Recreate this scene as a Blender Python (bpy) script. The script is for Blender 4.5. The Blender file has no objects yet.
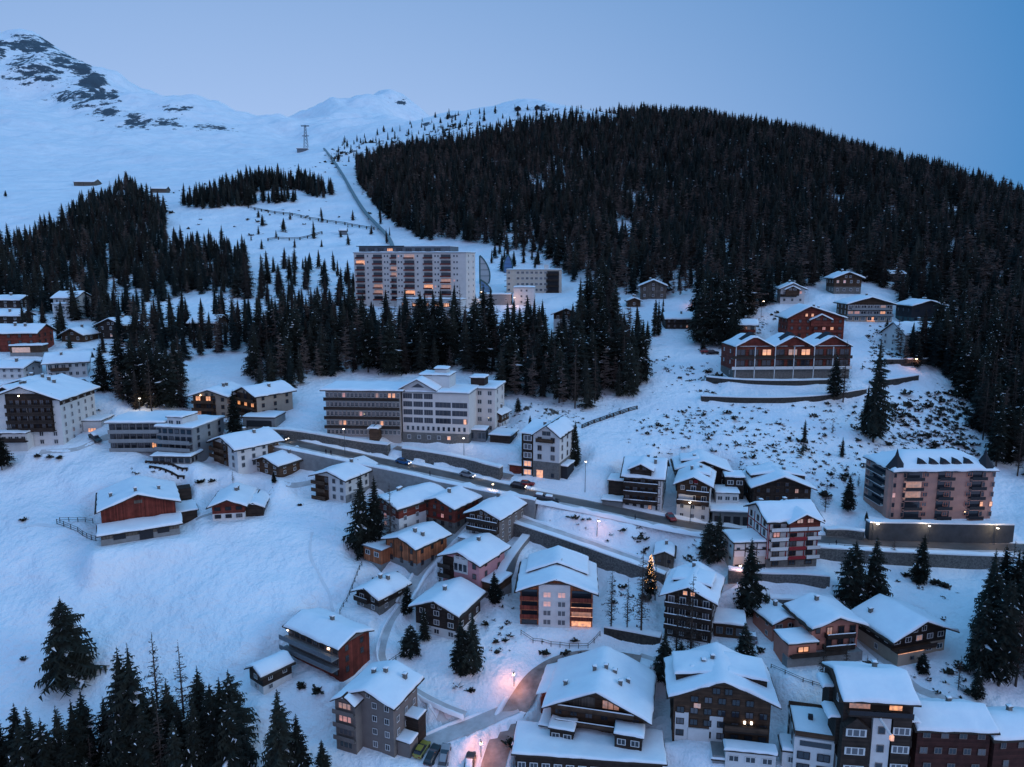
import bpy, bmesh, math, random
import numpy as np
from mathutils import Vector, Matrix
random.seed(11)
rng = np.random.default_rng(11)
R_ = math.radians
scene = bpy.context.scene
COL = scene.collection

# ------------------------------------------------------------------ camera model
F, CX, CY, HZ, CAMZ = 740.0, 512.0, 383.5, 260.0, 100.0
PITCH = math.atan((CY - HZ) / F)
cp, sp = math.cos(PITCH), math.sin(PITCH)

def ray(px, py):
    """u = x/y and s = (z-CAMZ)/y of the sight line through a photo point"""
    px = np.asarray(px, float); py = np.asarray(py, float)
    v = (CY - py) / F
    dy = cp + v * sp
    return ((px - CX) / F) / dy, (-sp + v * cp) / dy

def proj(x, y, z):
    zz = np.asarray(z, float) - CAMZ
    d = y * cp - zz * sp
    return CX + F * x / d, CY - F * (y * sp + zz * cp) / d

cam = bpy.data.cameras.new('camera'); camo = bpy.data.objects.new('camera', cam); COL.objects.link(camo)
camo.location = (0, 0, CAMZ); camo.rotation_euler = (math.pi / 2 - PITCH, 0, 0)
cam.sensor_width = 36; cam.lens = 36 * F / 1024; cam.clip_start = 1; cam.clip_end = 20000
scene.camera = camo

# ------------------------------------------------------------------ terrain (thin plate spline through surveyed points)
cols = [-160, 60, 250, 400, 550, 700, 850, 1000, 1190]
rows = {
 1000: [92, 92, 92, 92, 92, 90, 88, 86, 86],
 767: [124, 124, 124, 124, 124, 122, 120, 120, 120],
 680: [140, 139, 139, 140, 141, 139, 137, 135, 134],
 600: [157, 155, 156, 159, 160, 158, 155, 154, 153],
 540: [172, 170, 173, 176, 177, 177, 178, 183, 183],
 500: [186, 184, 188, 190, 190, 190, 194, 202, 204],
 450: [204, 200, 207, 209, 210, 212, 217, 224, 226],
 400: [228, 226, 238, 240, 243, 243, 244, 250, 252],
 360: [262, 258, 270, 275, 276, 272, 268, 275, 280],
 330: [300, 295, 310, 312, 313, 302, 293, 300, 306],
 300: [362, 355, 352, 354, 354, 338, 320, 335, 340],
 270: [430, 425, 425, 425, 420, 385, 362, 375, 385],
 240: [505, 500, 505, 500, 480, 450, 430, 430, 440],
 210: [600, 590, 590, 585, 570, 540, 500, None, None],
 180: [800, 800, 720, 720, 690, 640, 610, None, None],
 150: [1050, 1050, 1150, 1000, 810, 760, None, None, None],
 125: [1280, 1300, 1500, 1480, 930, None, None, None, None],
 100: [1500, 1500, None, None, None, None, None, None, None],
}
ctl = []
for py, ys in rows.items():
    for px, Y in zip(cols, ys):
        if Y: ctl.append((px, py, Y))
sky = [(-160, 62, 2000), (-60, 45, 2000), (0, 41, 2000), (24, 36, 1980), (45, 43, 1950), (60, 51, 1930), (85, 69, 1880), (110, 78, 1840), (150, 93, 1800), (190, 100, 1750), (225, 106, 1720), (255, 116, 1700), (275, 123, 1700),
       (292, 122, 1900), (320, 114, 2000), (350, 109, 2000), (372, 102, 2000), (386, 95, 2000), (398, 100, 2000), (416, 113, 1950), (450, 114, 1250), (480, 112, 1130), (500, 109, 1100), (525, 106, 1080), (550, 106, 1060), (575, 112, 1030), (605, 117, 1000), (640, 122, 960),
       (700, 124, 900), (760, 131, 860), (830, 149, 790), (900, 173, 720), (960, 192, 670), (1030, 218, 620), (1190, 262, 560)]
for px, py, Y in sky:
    ctl.append((px, py, Y)); ctl.append((px, py + 45, Y * 1.3)); 
for px in cols: ctl.append((px, 275, 6500)); ctl.append((px, 255, 3600))
ctl = np.array(ctl, float)
cu, cs = ray(ctl[:, 0], ctl[:, 1]); cl = np.log(ctl[:, 2])
UW = 2.2
A = np.stack([cu * UW, cl], 1)
def tps_k(r2): return 0.5 * r2 * np.log(np.maximum(r2, 1e-12))
n = len(A)
r2 = ((A[:, None] - A[None]) ** 2).sum(-1)
K = tps_k(r2) + np.eye(n) * 2e-5
Pm = np.concatenate([np.ones((n, 1)), A], 1)
M_ = np.block([[K, Pm], [Pm.T, np.zeros((3, 3))]])
sol = np.linalg.solve(M_, np.concatenate([cs, np.zeros(3)]))
def tps(u, l):
    out = np.empty(len(u))
    for i in range(0, len(u), 20000):
        q = np.stack([u[i:i+20000] * UW, l[i:i+20000]], 1)
        d2 = ((q[:, None] - A[None]) ** 2).sum(-1)
        out[i:i+20000] = tps_k(d2) @ sol[:n] + sol[n] + q @ sol[n+1:]
    return out

def hash2(ix, iy, seed):
    h = (ix * 374761393 + iy * 668265263 + seed * 974711) & 0x7fffffff
    h = ((h ^ (h >> 13)) * 1274126177) & 0x7fffffff
    return ((h ^ (h >> 16)) & 0xffff) / 65535.0
def vnoise(x, y, seed=0):
    ix = np.floor(x).astype(np.int64); iy = np.floor(y).astype(np.int64)
    fx = x - ix; fy = y - iy
    fx = fx * fx * fx * (fx * (fx * 6 - 15) + 10); fy = fy * fy * fy * (fy * (fy * 6 - 15) + 10)
    a = hash2(ix, iy, seed); b = hash2(ix + 1, iy, seed); c = hash2(ix, iy + 1, seed); d = hash2(ix + 1, iy + 1, seed)
    return (a + (b - a) * fx) * (1 - fy) + (c + (d - c) * fx) * fy - 0.5
def fbm(x, y, oct=4, seed=0):
    s = 0; a = 1
    for o in range(oct):
        s = s + a * vnoise(x * 2 ** o, y * 2 ** o, seed + o * 7); a *= 0.5
    return s

NU, NL = 560, 600
gu = np.linspace(-1.1, 1.1, NU); gl = np.linspace(math.log(60), math.log(7000), NL)
GU, GL = np.meshgrid(gu, gl)                 # [row l, col u]
GY = np.exp(GL); GX = GU * GY
S = tps(GU.ravel(), GL.ravel()).reshape(GU.shape)
Z = S * GY
far = np.clip((GY - 650) / 900, 0, 1)
Z += far * (30 * fbm(GX / 170, GY / 170, 6, 3) + 56 * (0.25 - np.abs(fbm(GX / 260 + GY / 900, GY / 420, 5, 9))))
mid = np.clip((GY - 150) / 300, 0.25, 1) * (1 - far)
Z += mid * (2.3 * fbm(GX / 34, GY / 34, 4, 5)) + (1 - far) * 0.45 * fbm(GX / 7, GY / 7, 3, 15)

def gidx(u, l):
    a = np.clip((u - gu[0]) / (gu[1] - gu[0]), 0, NU - 1.001); b = np.clip((l - gl[0]) / (gl[1] - gl[0]), 0, NL - 1.001)
    return a, b
def bil(G, u, l):
    a, b = gidx(np.asarray(u, float), np.asarray(l, float))
    i = a.astype(int); j = b.astype(int); fa = a - i; fb = b - j
    return (G[j, i] * (1 - fa) + G[j, i + 1] * fa) * (1 - fb) + (G[j + 1, i] * (1 - fa) + G[j + 1, i + 1] * fa) * fb
def gz(x, y):
    """ground height (world z) under x, y"""
    x = np.asarray(x, float); y = np.maximum(np.asarray(y, float), 61)
    return bil(Z, x / y, np.log(y)) + CAMZ
LS = np.linspace(math.log(62), math.log(5000), 1400)
def at(px, py):
    """where the sight line through a photo point meets the ground"""
    u, s = ray(px, py)
    z = bil(Z, np.full(LS.shape, float(u)), LS) / np.exp(LS)
    k = np.argmax(z >= s)
    if k == 0: k = len(LS) - 1
    f = (s - z[k-1]) / (z[k] - z[k-1] + 1e-12)
    Y = math.exp(LS[k-1] + (LS[k] - LS[k-1]) * float(np.clip(f, 0, 1)))
    return Vector((float(u) * Y, Y, float(s) * Y + CAMZ))
def mpp(p):
    """metres per photo pixel at a world point"""
    return (p.y * cp - (p.z - CAMZ) * sp) / F

def smooth(t): t = np.clip(t, 0, 1); return t * t * (3 - 2 * t)
def polydist(x, y, pts):
    """distance, parameter and side (+ = right of travel) to a polyline"""
    best = np.full(x.shape, 1e9); par = np.zeros(x.shape); sd = np.zeros(x.shape)
    L = 0
    for (ax, ay), (bx, by) in zip(pts[:-1], pts[1:]):
        dx, dy = bx - ax, by - ay; ln = math.hypot(dx, dy) + 1e-9
        t = np.clip(((x - ax) * dx + (y - ay) * dy) / ln ** 2, 0, 1)
        d = np.hypot(x - ax - t * dx, y - ay - t * dy)
        m = d < best
        best = np.where(m, d, best); par = np.where(m, L + t * ln, par)
        sd = np.where(m, np.sign((x - ax) * dy - (y - ay) * dx), sd)
        L += ln
    return best, par, sd, L
def resample(pts, step):
    pts = [Vector(p) for p in pts]; out = [pts[0].copy()]; acc = 0
    for a, b in zip(pts[:-1], pts[1:]):
        ln = (b - a).length
        k = max(1, int(round(ln / step)))
        for i in range(1, k + 1): out.append(a.lerp(b, i / k))
    return out
def chaikin(pts, it=2):
    for _ in range(it):
        q = [pts[0]]
        for a, b in zip(pts[:-1], pts[1:]): q += [a.lerp(b, .25), a.lerp(b, .75)]
        pts = q + [pts[-1]]
    return pts
def pline(pix, step=3.0):
    return resample(chaikin([at(*p) for p in pix]), step)

roads = []
def bed(pix, hw, blend=5.0, drop=0.0, dlen=14.0, sm=9):
    """level a road bed into the slope; drop lowers the ground beyond its valley-side edge (a retaining wall stands there)"""
    global Z
    pts = pline(pix); zs = np.array([p.z for p in pts])
    k = np.ones(sm) / sm
    zs = np.convolve(np.pad(zs, sm // 2, mode='edge'), k, 'valid')
    for p, z in zip(pts, zs): p.z = z
    xy = [(p.x, p.y) for p in pts]
    xs = [p[0] for p in xy]; ys = [p[1] for p in xy]
    m = (GX > min(xs) - 40) & (GX < max(xs) + 40) & (GY > min(ys) - 40) & (GY < max(ys) + 40)
    d, par, sd, L = polydist(GX[m], GY[m], xy)
    cum = np.concatenate([[0], np.cumsum([math.hypot(xy[i+1][0]-xy[i][0], xy[i+1][1]-xy[i][1]) for i in range(len(xy)-1)])])
    zr = np.interp(par, cum, zs) - CAMZ
    ends = smooth(np.minimum(par, L - par) / 8 + 0.0)
    z0 = Z[m]
    if drop:
        below = (sd > 0) & (d > hw)
        z0 = z0 - np.where(below, drop * np.exp(-(d - hw) / dlen) * ends, 0)
    w = 1 - smooth((d - hw) / blend)
    if drop: w = np.where((sd > 0) & (d > hw + 0.2), 0, w)
    Z[m] = z0 * (1 - w) + zr * w
    roads.append((pts, hw))
    return pts
def relevel(pts, hw, blend=2.5):
    """cut a road bed clean again after the neighbouring plots were levelled"""
    xy = [(p.x, p.y) for p in pts]; xs = [p[0] for p in xy]; ys = [p[1] for p in xy]
    m = (GX > min(xs) - 12) & (GX < max(xs) + 12) & (GY > min(ys) - 12) & (GY < max(ys) + 12)
    d, par, sd, L = polydist(GX[m], GY[m], xy)
    cum = np.concatenate([[0], np.cumsum([math.hypot(xy[i+1][0]-xy[i][0], xy[i+1][1]-xy[i][1]) for i in range(len(xy)-1)])])
    zr = np.interp(par, cum, [p.z for p in pts]) - CAMZ; w = 1 - smooth((d - hw) / blend); z = Z[m]
    zb = z * (1 - w) + zr * w
    Z[m] = np.where((d > hw) & (zb > z), z, zb)
pads = []
def pad(c, yaw, W, D, z0, keep=0.35, margin=5.0, fwd=0.0, side=1.0):
    """partly level the slope under a building"""
    r = max(W, D) + margin + 3 + fwd + side
    m = (np.abs(GX - c.x) < r) & (np.abs(GY - c.y) < r + D)
    ca, sa = math.cos(yaw), math.sin(yaw)
    X = (GX[m] - c.x) * ca + (GY[m] - c.y) * sa; Y = -(GX[m] - c.x) * sa + (GY[m] - c.y) * ca
    dx = np.maximum(np.abs(X) - W / 2 - side, 0); dy = np.maximum(np.maximum(-Y - fwd, Y - D), 0)
    w = 1 - smooth(np.hypot(dx, dy) / margin)
    z = Z[m]; zb = z0 - CAMZ
    Z[m] = z * (1 - w) + (zb + keep * np.where(Y < 0, 0, 1) * (z - zb)) * w

# ------------------------------------------------------------------ materials
MAT = {}
def nodes(name, rough=0.8, spec=0.2):
    m = bpy.data.materials.new(name); m.use_nodes = True
    b = m.node_tree.nodes['Principled BSDF']; b.inputs['Roughness'].default_value = rough
    b.inputs['Specular IOR Level'].default_value = spec
    MAT[name] = m
    return m, m.node_tree.nodes, m.node_tree.links, b
def surf(name, c1, c2=None, scale=1.2, rough=0.8, bump=0.0, stretch=(1, 1, 1), spec=0.2, metal=0.0, bscale=None, var=0.0):
    m, N, L, b = nodes(name, rough, spec)
    b.inputs['Metallic'].default_value = metal
    c2 = c2 or tuple(v * 0.72 for v in c1)
    tc = N.new('ShaderNodeTexCoord'); mp = N.new('ShaderNodeMapping'); L.new(tc.outputs['Object'], mp.inputs[0])
    mp.inputs['Scale'].default_value = stretch
    no = N.new('ShaderNodeTexNoise'); no.inputs['Scale'].default_value = scale; no.inputs['Detail'].default_value = 6
    no.inputs['Roughness'].default_value = 0.65
    L.new(mp.outputs[0], no.inputs['Vector'])
    rp = N.new('ShaderNodeValToRGB'); rp.color_ramp.elements[0].position = 0.3; rp.color_ramp.elements[1].position = 0.7
    rp.color_ramp.elements[0].color = (*c2, 1); rp.color_ramp.elements[1].color = (*c1, 1)
    L.new(no.outputs['Fac'], rp.inputs[0])
    col = rp.outputs[0]
    if var:
        oi = N.new('ShaderNodeObjectInfo'); hs = N.new('ShaderNodeHueSaturation'); mr = N.new('ShaderNodeMapRange')
        mr.inputs['To Min'].default_value = 1 - var; mr.inputs['To Max'].default_value = 1 + var
        L.new(oi.outputs['Random'], mr.inputs[0]); L.new(mr.outputs[0], hs.inputs['Value']); L.new(col, hs.inputs['Color']); col = hs.outputs[0]
    L.new(col, b.inputs['Base Color'])
    if bump:
        bn = N.new('ShaderNodeTexNoise'); bn.inputs['Scale'].default_value = bscale or scale * 4; bn.inputs['Detail'].default_value = 4
        L.new(mp.outputs[0], bn.inputs['Vector'])
        bp = N.new('ShaderNodeBump'); bp.inputs['Strength'].default_value = 0.6; bp.inputs['Distance'].default_value = bump
        L.new(bn.outputs['Fac'], bp.inputs['Height']); L.new(bp.outputs[0], b.inputs['Normal'])
    return m
def boards(name, c, gap=0.18, horiz=True):
    """timber cladding: dark joints between boards, grain along them"""
    m, N, L, b = nodes(name, 0.75)
    tc = N.new('ShaderNodeTexCoord'); sx = N.new('ShaderNodeSeparateXYZ'); L.new(tc.outputs['Object'], sx.inputs[0])
    if horiz: src = sx.outputs['Z']
    else:
        ad = N.new('ShaderNodeMath'); L.new(sx.outputs['X'], ad.inputs[0]); L.new(sx.outputs['Y'], ad.inputs[1]); src = ad.outputs[0]
    dv = N.new('ShaderNodeMath'); dv.operation = 'DIVIDE'; dv.inputs[1].default_value = gap; L.new(src, dv.inputs[0])
    fr = N.new('ShaderNodeMath'); fr.operation = 'FRACT'; L.new(dv.outputs[0], fr.inputs[0])
    fl = N.new('ShaderNodeMath'); fl.operation = 'FLOOR'; L.new(dv.outputs[0], fl.inputs[0])
    wn = N.new('ShaderNodeTexWhiteNoise'); wn.noise_dimensions = '1D'; L.new(fl.outputs[0], wn.inputs['W'])
    gt = N.new('ShaderNodeMath'); gt.operation = 'GREATER_THAN'; gt.inputs[1].default_value = 0.12; L.new(fr.outputs[0], gt.inputs[0])
    no = N.new('ShaderNodeTexNoise'); no.inputs['Scale'].default_value = 0.7; no.inputs['Detail'].default_value = 5; L.new(tc.outputs['Object'], no.inputs['Vector'])
    mr = N.new('ShaderNodeMapRange'); mr.inputs['To Min'].default_value = 0.65; mr.inputs['To Max'].default_value = 1.25; L.new(wn.outputs['Value'], mr.inputs[0])
    m2 = N.new('ShaderNodeMapRange'); m2.inputs['From Min'].default_value = 0.3; m2.inputs['From Max'].default_value = 0.7; m2.inputs['To Min'].default_value = 0.65; m2.inputs['To Max'].default_value = 1.3; L.new(no.outputs['Fac'], m2.inputs[0])
    mu = N.new('ShaderNodeMath'); mu.operation = 'MULTIPLY'; L.new(mr.outputs[0], mu.inputs[0]); L.new(m2.outputs[0], mu.inputs[1])
    mg = N.new('ShaderNodeMapRange'); mg.inputs['To Min'].default_value = 0.45; L.new(gt.outputs[0], mg.inputs[0])
    mu2 = N.new('ShaderNodeMath'); mu2.operation = 'MULTIPLY'; L.new(mu.outputs[0], mu2.inputs[0]); L.new(mg.outputs[0], mu2.inputs[1])
    mx = N.new('ShaderNodeVectorMath'); mx.operation = 'SCALE'; mx.inputs[0].default_value = c; L.new(mu2.outputs[0], mx.inputs['Scale'])
    L.new(mx.outputs[0], b.inputs['Base Color'])
    return m
def glow(name, c, s):
    m, N, L, b = nodes(name, 0.4)
    b.inputs['Base Color'].default_value = (0.6, 0.5, 0.4, 1)
    no = N.new('ShaderNodeTexNoise'); no.inputs['Scale'].default_value = 1.6
    tc = N.new('ShaderNodeTexCoord'); L.new(tc.outputs['Object'], no.inputs['Vector'])
    mr = N.new('ShaderNodeMapRange'); mr.inputs['From Min'].default_value = .3; mr.inputs['From Max'].default_value = .7
    mr.inputs['To Min'].default_value = s * 0.35; mr.inputs['To Max'].default_value = s * 1.3
    L.new(no.outputs['Fac'], mr.inputs[0]); L.new(mr.outputs[0], b.inputs['Emission Strength'])
    b.inputs['Emission Color'].default_value = (*c, 1)
    return m
def bulb(name, c, s):
    m, N, L, b = nodes(name, 0.4)
    b.inputs['Emission Color'].default_value = (*c, 1); b.inputs['Emission Strength'].default_value = s
    return m
surf('snow', (.87, .88, .89), (.80, .81, .84), 0.35, 0.65, 0.12, spec=0.25, bscale=.9)
surf('white', (.66, .64, .62), (.55, .53, .51), 0.5)
surf('cream', (.58, .50, .42), (.48, .41, .34), 0.5)
surf('beige', (.42, .33, .25), (.34, .26, .20), 0.5)
surf('pink', (.48, .265, .215), (.38, .21, .17), 0.5); surf('candy', (.58, .27, .28), (.48, .22, .23), 0.5)
surf('rose', (.56, .235, .175), (.46, .19, .14), 0.5)
surf('taupe', (.20, .165, .15), (.15, .125, .115), 0.5)
surf('warmwhite', (.72, .64, .585), (.62, .55, .50), 0.5); surf('warmgrey', (.42, .355, .32), (.33, .285, .26), 0.6); boards('deepred', (.060, .020, .016))
surf('grey', (.27, .27, .27), (.21, .21, .21), 0.6)
surf('concrete', (.26, .255, .25), (.18, .178, .175), 0.8, bump=0.02)
surf('stone', (.22, .20, .18), (.10, .095, .09), 1.6, bump=0.08)
surf('drystone', (.19, .18, .17), (.05, .05, .05), 2.4, bump=0.15)
boards('timber', (.085, .048, .030)); boards('darktimber', (.042, .028, .022)); boards('redtimber', (.19, .042, .028))
boards('larchwood', (.40, .135, .062), 0.9, False); boards('vtimber', (.10, .055, .034), 0.25, False); boards('barnred', (.17, .036, .024), 0.3, False)
boards('oldwood', (.14, .115, .095), 0.22, False)
surf('red', (.30, .03, .035), None, 1); surf('roofwood', (.05, .036, .028), None, 2); surf('tin', (.16, .18, .20), None, 1.5, rough=0.5)
surf('metal', (.10, .105, .11), None, 2, rough=0.5, metal=0.6); surf('teal', (.06, .12, .13), None, 2); surf('paleteal', (.20, .27, .29), None, 2)
surf('slate', (.035, .036, .042), None, 3); surf('asphalt', (.16, .135, .125), (.06, .052, .048), 0.22, 0.5, 0.03, bscale=2, spec=.4)
surf('slush', (.40, .32, .285), (.12, .092, .082), 0.30, 0.5, 0.06, bscale=1.0, spec=.35)
surf('trodden', (.60, .58, .58), (.40, .37, .36), 0.35, 0.6, 0.06, bscale=1.0)
surf('packed', (.74, .75, .77), (.64, .65, .68), 0.5, 0.6, 0.08, bscale=1.5); surf('bark', (.075, .055, .045), None, 4); surf('rock', (.10, .095, .095), (.04, .04, .042), 0.6, bump=0.2)
surf('needles', (.032, .034, .026), (.016, .018, .015), 0.5, 0.9, var=0.45, spec=0.1)
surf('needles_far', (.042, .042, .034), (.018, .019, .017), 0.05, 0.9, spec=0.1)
surf('needles_brown', (.046, .036, .030), (.024, .020, .018), 0.05, 0.9, spec=0.1); surf('needles_blue', (.024, .032, .030), (.010, .015, .015), 0.05, 0.9, spec=0.1)
surf('earth_wall', (.075, .065, .055), (.025, .023, .022), 1.6, bump=0.1); surf('dark_concrete', (.075, .08, .088), (.045, .048, .054), 0.5, bump=0.02)
surf('larch', (.088, .064, .054), (.05, .037, .032), 0.5, 0.9, var=0.3, spec=0.1)
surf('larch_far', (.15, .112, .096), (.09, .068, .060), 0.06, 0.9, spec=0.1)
surf('scrub', (.06, .05, .038), (.025, .026, .02), 0.6, 0.9)
for nm, c in dict(car_yellow=(.34, .28, .05), car_black=(.02, .02, .024), car_silver=(.30, .31, .33), car_blue=(.03, .12, .28), car_red=(.32, .03, .03), car_white=(.6, .6, .6)).items():
    surf(nm, c, None, 0.5, 0.3, spec=0.5)
surf('rubber', (.02, .02, .02), None, 3)
m, N, L, b = nodes('glass', 0.06, 0.6); b.inputs['Base Color'].default_value = (.03, .035, .045, 1)
m, N, L, b = nodes('glass_dim', 0.25, 0.4); b.inputs['Base Color'].default_value = (.12, .12, .13, 1)
m, N, L, b = nodes('sailglass', 0.15, 0.6); b.inputs['Base Color'].default_value = (.05, .16, .34, 1)
m, N, L, b = nodes('sailpale', 0.3, 0.5); b.inputs['Base Color'].default_value = (.36, .38, .40, 1)
glow('lit', (1, .37, .11), 0.95); glow('lit_dim', (1, .36, .14), 0.26); glow('lit_pink', (1, .33, .25), 0.42)
bulb('bulb', (1, .72, .46), 8); bulb('bulb_white', (1, .85, .68), 6); bulb('bulb_red', (1, .25, .10), 6); bulb('fairy', (1, .48, .15), 5)
surf('cloth', (.03, .03, .04)); surf('skin', (.45, .28, .2)); surf('signblue', (.03, .10, .22)); surf('canvas', (.05, .12, .20)); surf('green', (.05, .22, .12))

# ------------------------------------------------------------------ mesh helpers
class MB:
    def __init__(s): s.v = []; s.f = []; s.m = []
    def add(s, vs, fs, mi=0):
        o = len(s.v); s.v += [tuple(v) for v in vs]; s.f += [tuple(i + o for i in f) for f in fs]; s.m += [mi] * len(fs); return s
    def box(s, x0, x1, y0, y1, z0, z1, mi=0):
        return s.add([(x0,y0,z0),(x1,y0,z0),(x1,y1,z0),(x0,y1,z0),(x0,y0,z1),(x1,y0,z1),(x1,y1,z1),(x0,y1,z1)],
              [(0,3,2,1),(4,5,6,7),(0,1,5,4),(1,2,6,5),(2,3,7,6),(3,0,4,7)], mi)
    def prism(s, poly, y0, y1, mi=0):
        """poly in x,z (counter-clockwise seen from -y) swept along y"""
        n = len(poly)
        return s.add([(x, y0, z) for x, z in poly] + [(x, y1, z) for x, z in poly],
              [tuple(range(n)), tuple(range(2*n-1, n-1, -1))] + [((i+1) % n, i, n+i, n+(i+1) % n) for i in range(n)], mi)
    def prismx(s, poly, x0, x1, mi=0):
        """poly in y,z swept along x"""
        n = len(poly)
        return s.add([(x0, y, z) for y, z in poly] + [(x1, y, z) for y, z in poly],
              [tuple(range(n-1, -1, -1)), tuple(range(n, 2*n))] + [(i, (i+1) % n, n+(i+1) % n, n+i) for i in range(n)], mi)
    def tube(s, a, b, r0, r1=None, k=6, mi=0):
        a = Vector(a); b = Vector(b); r1 = r0 if r1 is None else r1
        d = (b - a).normalized(); p = d.orthogonal().normalized(); q = d.cross(p)
        vs = []
        for c, r in ((a, r0), (b, r1)):
            for i in range(k):
                t = 2 * math.pi * i / k; vs.append(c + p * (r * math.cos(t)) + q * (r * math.sin(t)))
        return s.add(vs, [tuple(range(k-1, -1, -1)), tuple(range(k, 2*k))] + [(i, (i+1) % k, k+(i+1) % k, k+i) for i in range(k)], mi)
    def build(s, name, mats, parent=None, loc=None, rz=0, smooth=False):
        me = bpy.data.meshes.new(name); me.from_pydata(s.v, [], s.f)
        for m in ([mats] if isinstance(mats, str) else mats): me.materials.append(MAT[m])
        if len(me.materials) > 1: me.polygons.foreach_set('material_index', s.m)
        if smooth: me.polygons.foreach_set('use_smooth', [True] * len(s.f))
        me.update()
        return link(name, me, parent, loc, rz)
def link(name, me, parent=None, loc=None, rz=0):
    o = bpy.data.objects.new(name, me); COL.objects.link(o)
    if parent: o.parent = parent
    if loc is not None: o.location = loc
    if rz: o.rotation_euler = (0, 0, rz)
    return o
def tag(o, label=None, cat=None, group=None, kind=None):
    if label: o['label'] = label
    if cat: o['category'] = cat
    if group: o['group'] = group
    if kind: o['kind'] = kind
    return o
def thing(name, label, cat, loc=(0, 0, 0), rz=0, group=None):
    return tag(link(name, None, None, loc, rz), label, cat, group)
def fastmesh(name, verts, tris, mats, matidx=None, smooth=False):
    verts = np.asarray(verts, np.float32); tris = np.asarray(tris, np.int32)
    me = bpy.data.meshes.new(name); k = tris.shape[1]
    me.vertices.add(len(verts)); me.vertices.foreach_set('co', verts.ravel())
    me.loops.add(tris.size); me.loops.foreach_set('vertex_index', tris.ravel())
    me.polygons.add(len(tris)); me.polygons.foreach_set('loop_start', np.arange(0, tris.size, k, dtype=np.int32))
    for m in mats: me.materials.append(MAT[m])
    if matidx is not None: me.polygons.foreach_set('material_index', np.asarray(matidx, np.int32))
    if smooth: me.polygons.foreach_set('use_smooth', np.ones(len(tris), bool))
    me.update(calc_edges=True); me.validate()
    return me
def steps(a, b, h, edge=(0.0, 0.14, 0.45)):
    """grid coordinates with a rounded shoulder at both ends, and the snow depth factor there"""
    L = b - a; e = [min(x, L * 0.3) for x in edge]
    k = max(1, int((L - 2 * e[-1]) / h))
    c = [a + x for x in e] + [a + e[-1] + (L - 2 * e[-1]) * i / k for i in range(1, k)] + [b - x for x in reversed(e)]
    f = [0.45, 0.86, 1.0] + [1.0] * (k - 1) + [1.0, 0.86, 0.45]
    return c, f
def snowcap(x0, x1, y0, y1, hf, th=0.45, seed=0, base=0.0, mb=None, grid=1.3, clip=None):
    """a slab of snow lying on the surface z = hf(x, y)"""
    mb = mb or MB(); xs, fx = steps(x0, x1, grid); ys, fy = steps(y0, y1, grid)
    nx, ny = len(xs), len(ys); vs = []
    for j in range(ny):
        for i in range(nx):
            w = float(vnoise(np.array([xs[i] * 0.45 + seed * 3.7]), np.array([ys[j] * 0.45 + seed * 1.3]), seed)[0])
            e = min(fx[i], fy[j])
            jx = 0.30 * float(vnoise(np.array([ys[j] * 0.7]), np.array([seed * 2.1]), 5)[0]) if i in (0, nx - 1) else 0
            jy = 0.30 * float(vnoise(np.array([xs[i] * 0.7]), np.array([seed * 2.9]), 6)[0]) if j in (0, ny - 1) else 0
            vs.append((xs[i] + jx, ys[j] + jy, hf(xs[i], ys[j]) + base + th * e * (1 + 0.9 * w)))
    fs = [(j*nx+i, j*nx+i+1, (j+1)*nx+i+1, (j+1)*nx+i) for j in range(ny-1) for i in range(nx-1)]
    ring = [i for i in range(nx)] + [j*nx+nx-1 for j in range(1, ny)] + [(ny-1)*nx+i for i in range(nx-2, -1, -1)] + [j*nx for j in range(ny-2, 0, -1)]
    o = len(vs)
    for r in ring: vs.append((vs[r][0], vs[r][1], hf(vs[r][0], vs[r][1]) + base - 0.04))
    n = len(ring)
    fs += [(ring[(i+1) % n], ring[i], o+i, o+(i+1) % n) for i in range(n)]
    mb.add(vs, fs); return mb

# ------------------------------------------------------------------ window templates
WCACHE = {}
def wmesh(frame, pane, split):
    key = (frame, pane, split)
    if key not in WCACHE:
        fw = 0.09
        mb = MB()
        mb.box(-.5, -.5+fw, -.05, .02, -.5, .5); mb.box(.5-fw, .5, -.05, .02, -.5, .5)
        mb.box(-.5+fw, .5-fw, -.05, .02, .5-fw, .5); mb.box(-.5+fw, .5-fw, -.07, .02, -.5, -.5+fw)
        for i in range(1, split): 
            x = -.5 + i / split; mb.box(x-.03, x+.03, -.045, .02, -.5+fw, .5-fw)
        pn = MB().box(-.5+fw-.02, .5-fw+.02, -.025, -.005, -.5+fw-.02, .5-fw+.02)
        def mk(mb, nm, ms):
            me = bpy.data.meshes.new(nm); me.from_pydata(mb.v, [], mb.f)
            for q in ms: me.materials.append(MAT[q])
            return me
        one = MB(); one.add(mb.v, mb.f, 0); one.add(pn.v, pn.f, 1)
        m1 = mk(one, 'window', [frame, pane]); m1.polygons.foreach_set('material_index', one.m)
        WCACHE[key] = (mk(mb, 'window_frame', [frame]), mk(pn, 'window_pane', [pane]), m1)
    return WCACHE[key]
def window(parent, x, y, z, w, h, face='F', frame='white', pane='glass', split=2, near=True, name='window'):
    fr, pn, one = wmesh(frame, pane, split)
    o = link(name, fr if near else one, parent, (x, y, z), {'F': 0, 'R': math.pi/2, 'L': -math.pi/2, 'B': math.pi}[face])
    o.scale = (w, 1, h)
    if near: link('pane', pn, o)
    return o
SKYTINT = (.5, .6, 1.0, 1); SKYSTR = .10; EXPO = 0.0; LAMPK = .26; HAZE = 0
SKY_H = (.012, .21, .53); SKY_1 = (.012, .205, .52); SKY_2 = (.012, .20, .51); SKY_Z = (.22, .68, 1.30); SKY_G = (.40, .57, .89); SKY_B = (.49, .58, .95)
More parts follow.
